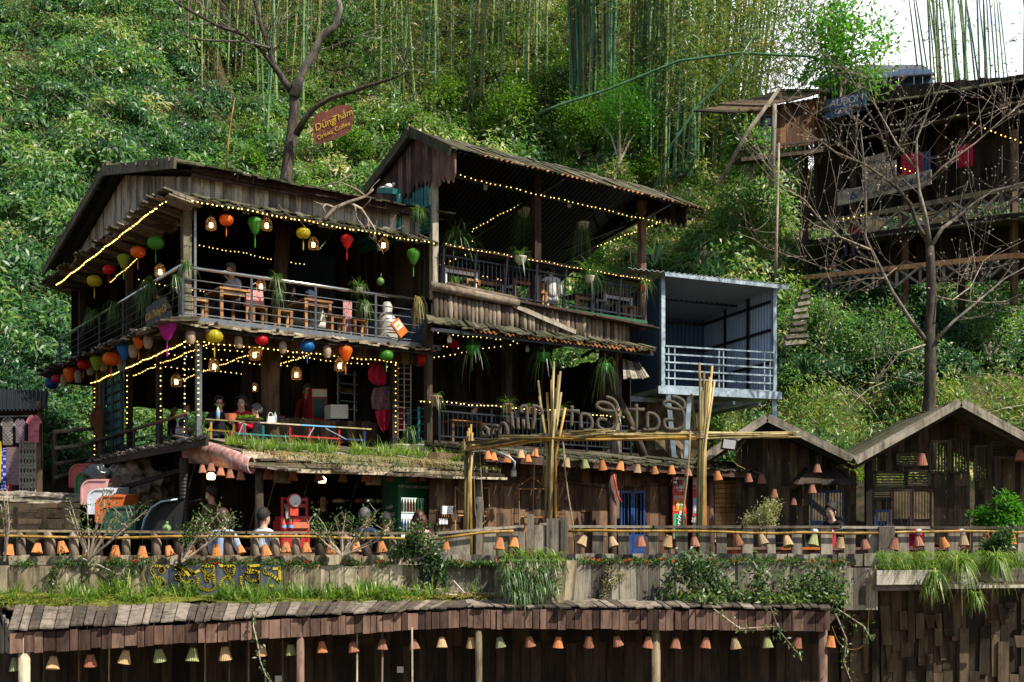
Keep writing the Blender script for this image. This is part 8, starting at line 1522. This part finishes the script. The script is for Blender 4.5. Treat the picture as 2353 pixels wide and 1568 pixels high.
def lumps(c, r, sq, n=1):
    m = MB(); N_ = 26; K_ = 14; vs = []; c = V(c)
    for i in range(K_+1):
        for j in range(N_):
            th_ = math.pi*i/K_; ph = 6.2832*j/N_; d = V((math.sin(th_)*math.cos(ph), math.sin(th_)*math.sin(ph), math.cos(th_))); k = 1+.16*math.sin(d.x*5+c.x)*math.cos(d.z*6)+.11*math.sin(d.y*9+d.x*7)+.07*math.sin(d.z*15+d.x*11)+R.uniform(-.04, .04); vs.append(c+V((d.x*sq[0], d.y*sq[1], d.z*sq[2]))*r*k)
    m.add(vs, [(i*N_+j, (i+1)*N_+j, (i+1)*N_+(j+1) % N_, i*N_+(j+1) % N_) for i in range(K_) for j in range(N_)]); return m
lumps(at(305, 1118, 22.2), .62, (1.05, .6, .8)).build('boulder', M['stone'], None, False, 'big pale boulder under the side awning of the tea house', 'boulder'); lumps(at(355, 1150, 22.5), .5, (1.3, .5, .6)).build('boulder', M['stone'], None, False, 'lower dark boulder behind the curved black display case', 'boulder'); lumps(at(70, 1150, 22.0), .5, (3.0, .5, .32)).build('boulder', M['stone'], None, False, 'long low rock edge of the sloping path', 'rock'); lumps(at(1530, 1015, 29), 1.0, (.8, .5, 1.0)).build('boulder', M['dirt'], None, False, 'dry earth bank with dead leaves below the blue shed', 'earth bank')
# coloured arch boxes
def arch(lab, x0, x1, y0, y1, Y, mt):
    a, c = at(x0, y1, Y), at(x1, y0, Y); w = c.x-a.x; h = c.z-a.z; r_ = min(w*.42, h*.4); pr = [(0, 0), (0, h-r_)]+[(r_-r_*math.cos(k*math.pi/12), h-r_+r_*math.sin(k*math.pi/12)) for k in range(1, 7)]+[(w, h)]; t_ = .03; dp = .5
    m = MB(); n = len(pr); vs = []
    for (x, z) in pr:
        cx_ = w; ins = V((t_, 0, 0)) if x == 0 and z < h-r_+.001 else V((t_*.7, 0, -t_*.7)) if x < r_ else V((0, 0, -t_)); p = V((a.x+x, Y, a.z+z)); vs += [p, p+V((.1, dp, .05)), p+V((.1, dp, .05))+ins, p+ins]
    m.add(vs, [(4*i+j, 4*i+(j+1) % 4, 4*(i+1)+(j+1) % 4, 4*(i+1)+j) for i in range(n-1) for j in range(4)]+[(0, 1, 2, 3), (4*n-1, 4*n-2, 4*n-3, 4*n-4)]); r = m.build('arch_box', M[mt], None, False, lab, 'arch box', 'row of coloured arched boxes')
    m = MB(); q = [V((a.x+x, Y+.02, a.z+z-.012*(z > 0))) for x, z in pr]+[V((a.x+w, Y+.02, a.z))]; n = len(q); q += [p+V((.1, dp-.03, .05)) for p in q]; m.add(q, [tuple(range(n)), tuple(range(2*n-1, n-1, -1))]+[(i, (i+1) % n, n+(i+1) % n, n+i) for i in range(n)]); m.build('box_body', M[mt], r)
M['archr'] = plain('arch_red', (.40, .07, .06), .6); M['archg'] = plain('arch_green', (.05, .16, .06), .6); M['archp'] = plain('arch_pink', (.60, .30, .30), .6); M['archw'] = plain('arch_white', (.60, .64, .72), .6); M['archo'] = plain('arch_orange', (.55, .12, .02), .6); M['archd'] = plain('arch_dark_green', (.02, .07, .05), .6)
for x0, x1, y0, y1, Y, mt, lab in [(158, 213, 1066, 1121, 22.6, 'archr', 'red arched box, topmost of the stepped row'), (171, 225, 1084, 1140, 22.0, 'archg', 'green arched box between the red and pink ones'), (185, 243, 1102, 1160, 21.4, 'archp', 'pink arched box in the middle of the stepped row'), (200, 262, 1123, 1182, 20.8, 'archw', 'white arched box below the pink one'), (218, 284, 1139, 1200, 20.2, 'archo', 'orange arched box near the bottom of the row'), (238, 310, 1165, 1230, 19.6, 'archd', 'dark green arched box, lowest of the stepped row')]: arch(lab, x0, x1, y0, y1, Y, mt)
lumps(at(222, 1090, 21.7), .26, (1, .7, .75)).build('tarpaulin', plain('black_tarp', (.02, .024, .03), .25, 0, .4, 6, .6, bumpk=.6), None, True, 'crumpled black plastic sheet lying on the green and pink arched boxes', 'tarpaulin')
# curved black display case, stove pipe, coconut, side awning
dc = thing('display_case', 'black display case with a curved glass front at the left of the snack bar', 'display case', at(365, 1240, 19.2)); a = at(322, 1232, 19.2); m = MB(); w = at(408, 1232, 19.2).x-a.x; pr = [(w*.0, 0), (w*.12, .28), (w*.3, .46), (w*.55, .56), (w, .60)]; vs = []
for x, z in pr: vs += [V((a.x+x, 19.2, a.z+z)), V((a.x+x+.2, 19.9, a.z+z+.03))]
m.add(vs, [(2*i, 2*i+2, 2*i+3, 2*i+1) for i in range(len(pr)-1)]); m.build('curved_glass', plain('dark_glass', (.04, .10, .10), .1, 0, .2, 3, .8), dc, True)
m = MB(); [m.tube([V((a.x+x+o*.2, 19.2+o*.7, a.z+z+o*.03)) for x, z in pr], .018, 6) for o in (0, 1)]; m.beam(V((a.x+w*.55, 19.2, a.z+.57)), V((a.x+w*.55+.2, 19.9, a.z+.6)), .02, .02); m.build('rim', M['galv'], dc, True)
m = MB(); vs = [V((a.x+x+.015, 19.35, a.z+z-.02)) for x, z in pr]+[V((a.x+w, 19.35, a.z-.05)), V((a.x, 19.35, a.z-.05))]; n = len(vs); vs += [p+V((.16, .5, 0)) for p in vs]; m.add(vs, [tuple(range(n)), tuple(range(2*n-1, n-1, -1))]+[(i, (i+1) % n, n+(i+1) % n, n+i) for i in range(n)]); m.build('case', M['black'], dc)
m = MB(); m.lathe([(.07+.008*(k % 2), k*.03) for k in range(46)], 14, at(423, 1240, 19.5)); m.build('stove_pipe', M['black'], None, False, 'black ribbed stove pipe standing left of the snack bar', 'pipe')
m = MB(); p = at(383, 1216, 18.6); m.ball(p, .075, 10); m.tube([p+V((0, 0, .06)), p+V((.01, 0, .12))], .02, 6); m.build('coconut', plain('green_coconut', (.17, .28, .10), .5), None, True, 'green coconut on the ledge in front of the display case', 'coconut'); m = MB(); p = B1.at(874, 647, .3); m.ball(p, .08, 10); m.tube([p+V((0, 0, .06)), p+V((.02, 0, .16))], .008, 5); m.build('coconut', plain('green_coconut_b', (.10, .20, .05), .5), None, True, 'green coconut with a straw on the upper balcony rail', 'coconut')
sw = thing('side_awning', 'dark low plank awning along the left foot of the tea house', 'awning', BL.at(330, 1060, .6)); m = MB(); A_, B_ = BL.at(200, 1060, 1.25), BL.at(478, 1003, 1.25); skirt(m, A_, B_, BL.at(480, 1010, .1), BL.at(215, 1056, .1), .2, 2, .03, .08); m.build('planks', M['grey'], sw); m = MB(); m.beam(BL.at(205, 1068, 1.2), BL.at(476, 1014, 1.2), .05, .13); m.build('edge_board', M['dark'], sw); m = MB(); m.planks(BL.p(5.5, TZ, -.6), BL.p(.4, TZ, -.6), BL.p(.4, Z1-.16, -.6), BL.p(5.5, Z1-.16, -.6), .25, .03, 0); m.build('back_wall', M['dark'], sw)
m = MB(); m.beam(at(262, 1128, 22.0), at(432, 1076, 20.0), .05, .08); m.build('brace', M['dark'], sw)
m = MB(); q = [at(432, 1036, 19.9), at(470, 1040, 19.5), at(520, 1052, 19.0), at(578, 1070, 18.2)]; N_ = 16; vs = []
for i, p in enumerate(q):
    r_ = (.21, .20, .17, .135)[i]
    for j in range(N_): a = 6.2832*j/N_; vs.append(p+V((math.cos(a)*.35, math.cos(a)*.75, math.sin(a)))*r_*(1+R.uniform(-.05, .05)))
m.add(vs, [(i*N_+j, i*N_+(j+1) % N_, (i+1)*N_+(j+1) % N_, (i+1)*N_+j) for i in range(3) for j in range(N_)]); rl = m.build('rolled_awning', plain('flaking_red_sheet', (.45, .40, .38), .6, 0, 0, 9, .3, (.36, .09, .08), .5), None, True, 'rolled up flaking red and white awning sheet at the left end of the snack bar', 'awning roll'); sf = rl.modifiers.new('thick', 'SOLIDIFY'); sf.thickness = .02
# ================================================================== hanging wooden sign, dead branch, pole, small things
sg2 = thing('hanging_sign', 'rough red wooden sign with gold words hanging from the forked tree', 'sign', at(767, 290, 32.6)); c = at(766, 288, 32.6); ol = [(718, 288), (722, 266), (738, 255), (748, 258), (775, 243), (800, 240), (812, 252), (814, 268), (806, 300), (790, 312), (740, 330), (728, 332), (720, 318)]
m = MB(); n = len(ol); vs = [at(x, y, 32.55) for x, y in ol]+[at(x, y, 32.63) for x, y in ol]; m.add(vs, [tuple(range(n)), tuple(range(2*n-1, n-1, -1))]+[(i, n+i, n+(i+1) % n, (i+1) % n) for i in range(n)], [(p.x*.9+p.z*.4, p.z-p.x*.4, 0) for p in vs]); m.build('board', wood('red_sign_wood', (.025, .009, .007), (.10, .022, .017), (.17, .06, .04)), sg2)
xd = V((math.cos(.43), 0, math.sin(.43))); upv = V((-math.sin(.43), 0, math.cos(.43)))
for s_, px, py, sz, shr in (('Dũng', 745, 286, .27, .3), ('Thắm', 786, 267, .25, .3), ('Drinks', 747, 310, .17, 0), ('Coffee', 787, 291, .17, 0), ('.', 769, 304, .2, 0)): text(s_, 'lettering', M['gold'] if sz < .3 else M['orp'], sg2, at(px, py, 32.53), sz, xd, upv, .004, 'CENTER', shr)
m = MB(); m.tube([at(735, 256, 32.6), at(728, 243, 32.9)], .01, 4); m.tube([at(800, 240, 32.6), at(798, 214, 32.8)], .01, 4); m.build('wire', M['black'], sg2)
db = thing('dead_branch', 'pale dead branch lying over the tea house eave', 'branch', B1.at(790, 490, .4)); 
for q, r in ([[(745, 505), (770, 478), (800, 465), (840, 452), (858, 435)], .045], [[(800, 465), (830, 480), (850, 510), (862, 528), (858, 550)], .03], [[(862, 525), (880, 528), (900, 537)], .018], [[(770, 478), (750, 470), (742, 476), (748, 490)], .022], [[(740, 512), (690, 506), (660, 500)], .03], [[(840, 452), (820, 436), (795, 425), (785, 420)], .025], [[(845, 500), (850, 545), (866, 558), (868, 580)], .012], [[(815, 470), (820, 500), (835, 530)], .012]):
    m = MB(); limb(m, [B1.at(x, y, .55+R.uniform(-.05, .05)) for x, y in q], [r*(1-.5*i/(len(q)-1)) for i in range(len(q))], 6, 2, .35, .009, 0); m.build('limb', M['twig'], db, True)
m = MB(); m.tube([at(521, 392, 33), at(524, 330, 33), at(532, 270, 33), at(540, 225, 33)], [.028, .026, .022, .015], 6); m.build('bamboo_pole', M['bamb'], None, True, 'thin yellow bamboo pole standing up behind the tea house roof', 'pole')
m = MB(); m.tube([at(690, 440, 30.5), at(775, 420, 30.5), at(810, 400, 30.8)], .02, 5); m.build('tangled_stick', M['twig'], None, True, 'grey stick lying behind the right end of the tea house roof', 'stick')
m = MB(); m.tube([a2(-.6, .4, 6.8), a2(-.6, .4, 7.55)], .06, 8); m.beam(A2L.at(912, 441, .6), A2L.at(876, 439, .6), .2, .11); pdg = m.build('gutter_box', M['teal'], None, False, 'teal gutter box on a grey pipe under the annex gable', 'gutter')
m = MB(); p = A2L.at(894, 430, .6); m.ball(p, .07, 8, (1.5, 1, 1)); m.ball(p+V((.1, 0, .06)), .035, 8); m.beam(p+V((-.08, 0, 0)), p+V((-.2, 0, -.02)), .05, .02); m.build('dove', M['white'], None, True, 'white dove perched on the teal gutter box', 'bird')
m = MB(); m.tube([a2(5.5, 1.5, 6.9), a2(6.6, 1.2, 6.75), a2(6.65, 1.2, 6.4)], .07, 8); m.build('drain_pipe', M['dkmetal'], None, True, 'grey drain pipe sticking out behind the annex balcony end', 'pipe')
m = MB(); m.tube([at(x, y, 15.55) for x, y in smooth([(2012, 1300), (2000, 1350), (1996, 1410), (1993, 1455), (1982, 1485), (1955, 1493), (1928, 1478), (1912, 1440)])], .006, 5); m.build('yellow_cable', M['bamb'], None, True, 'yellow cable hanging down over the corner of the right wall', 'cable')
m = MB(); m.sheet(B0.at(1270-68+0, 1100, .9), B0.at(1278, 1100, .9), B0.at(1276, 1080, .9), B0.at(1272, 1080, .9), 4, 1, 0); 
m = MB(); q = [(1410, 1090), (1414, 1110), (1420, 1140), (1428, 1155)]; m.tube([B0.at(x, y, .6) for x, y in q], .018, 5); m.build('red_ribbon', M['redp'], None, True, 'red ribbon tied to the round post before the blue door', 'ribbon')
# cables
for i, (q, f, o, lab) in enumerate([([(1100, 1110), (1180, 1095), (1260, 1090), (1340, 1108)], B0, .02, 'black cable sagging across the plank wall'), ([(1300, 1110), (1420, 1125), (1540, 1112)], B0, .02, 'black cable along the right part of the plank wall'), ([(1673, 1035), (1680, 1055), (1695, 1070), (1712, 1078)], B0, .9, 'yellowish cable below the square flood lamp')]):
    m = MB(); m.tube([f.at(x, y, o) for x, y in q], .008, 4); m.build('cable', M['black'] if i < 2 else M['bamb'], None, True, lab, 'cable')
# bonsai bowls on the bar roof end
for x, y, lab in ((1020, 1018, 'stone bowl with a bare little tree on the snack bar roof'), (1040, 1022, 'white basin with a small plant on the snack bar roof')):
    p = b0(3.9 if x < 1030 else 4.25, 2.2 if x < 1030 else 2.0, 1.98); spider(lab, p+V((0, 0, .18)), 26, .22, .32, 'stonep', 0, 1, 'spider', 'bowls on the snack bar roof', True)
# motorbike silhouettes parked under the huts
def moto(lab, p, mt, rz):
    r = thing('motorbike', lab, 'motorbike', p, 'motorbikes parked before the huts', rz)
    for x in (-.6, .6): m = MB(); m.tube([(x+.26*math.cos(a), 0, .28+.26*math.sin(a)) for a in np.linspace(0, 6.283, 19)], .05, 8); o = m.build('wheel', M['black'], None, True); o.parent = r
    m = MB(); m.tube([(.6, 0, .28), (.45, 0, .75), (.35, 0, 1.0)], .035, 6); m.tube([(.35, -.3, 1.05), (.35, 0, 1.0), (.35, .3, 1.05)], .02, 6); m.beam((-.5, 0, .4), (.3, 0, .4), .16, .2); o = m.build('frame', M['dkmetal'], None, True); o.parent = r
    m = MB(); m.beam((-.65, 0, .78), (.1, 0, .74), .24, .1); o = m.build('seat', M['black'], None); o.parent = r
    m = MB(); m.beam((-.75, 0, .62), (.1, 0, .55), .2, .16); m.beam((.42, 0, .35), (.36, 0, .98), .3, .05, (1, 0, 0)); m.ball((.40, 0, .98), .12, 8); o = m.build('fairing', M[mt], None); o.parent = r
    m = MB(); m.ball((.48, 0, 1.0), .06, 8); o = m.build('headlight', M['white'], None, True); o.parent = r
    for s_ in (-1, 1): m = MB(); m.tube([(.36, s_*.2, 1.05), (.36, s_*.28, 1.22)], .008, 4); m.ball((.36, s_*.28, 1.24), .05, 8, (.3, 1, .8)); o = m.build('mirror', M['black'], None); o.parent = r
for i, (x, mt, rz) in enumerate([(1835, 'black', -1.2), (1880, 'red', -1.4), (2030, 'black', -1.3), (2085, 'redc', -1.5), (2165, 'red', -1.2)]): p = at(x, 1250, 20.8); moto(('black' if mt == 'black' else 'red')+' motorbike parked before the huts, '+ordw(i)+' from the left', V((p.x, 20.8, TZ)), mt, rz)

p = at(1725, 400, 35); shrub('bushy_shrub', 'leafy shrub half hiding the brown cabin from below', 'shrub', p, 1.0, 2600, .14, .36, M['hillL'], .5, 1.0, 6, SH)
p = at(1880, 365, 36.5); shrub('bushy_shrub', 'dark shrub between the brown cabin and the menu board of the far house', 'shrub', p, .9, 2400, .13, .36, M['hillL'], .4, 1.2, 6, SH)
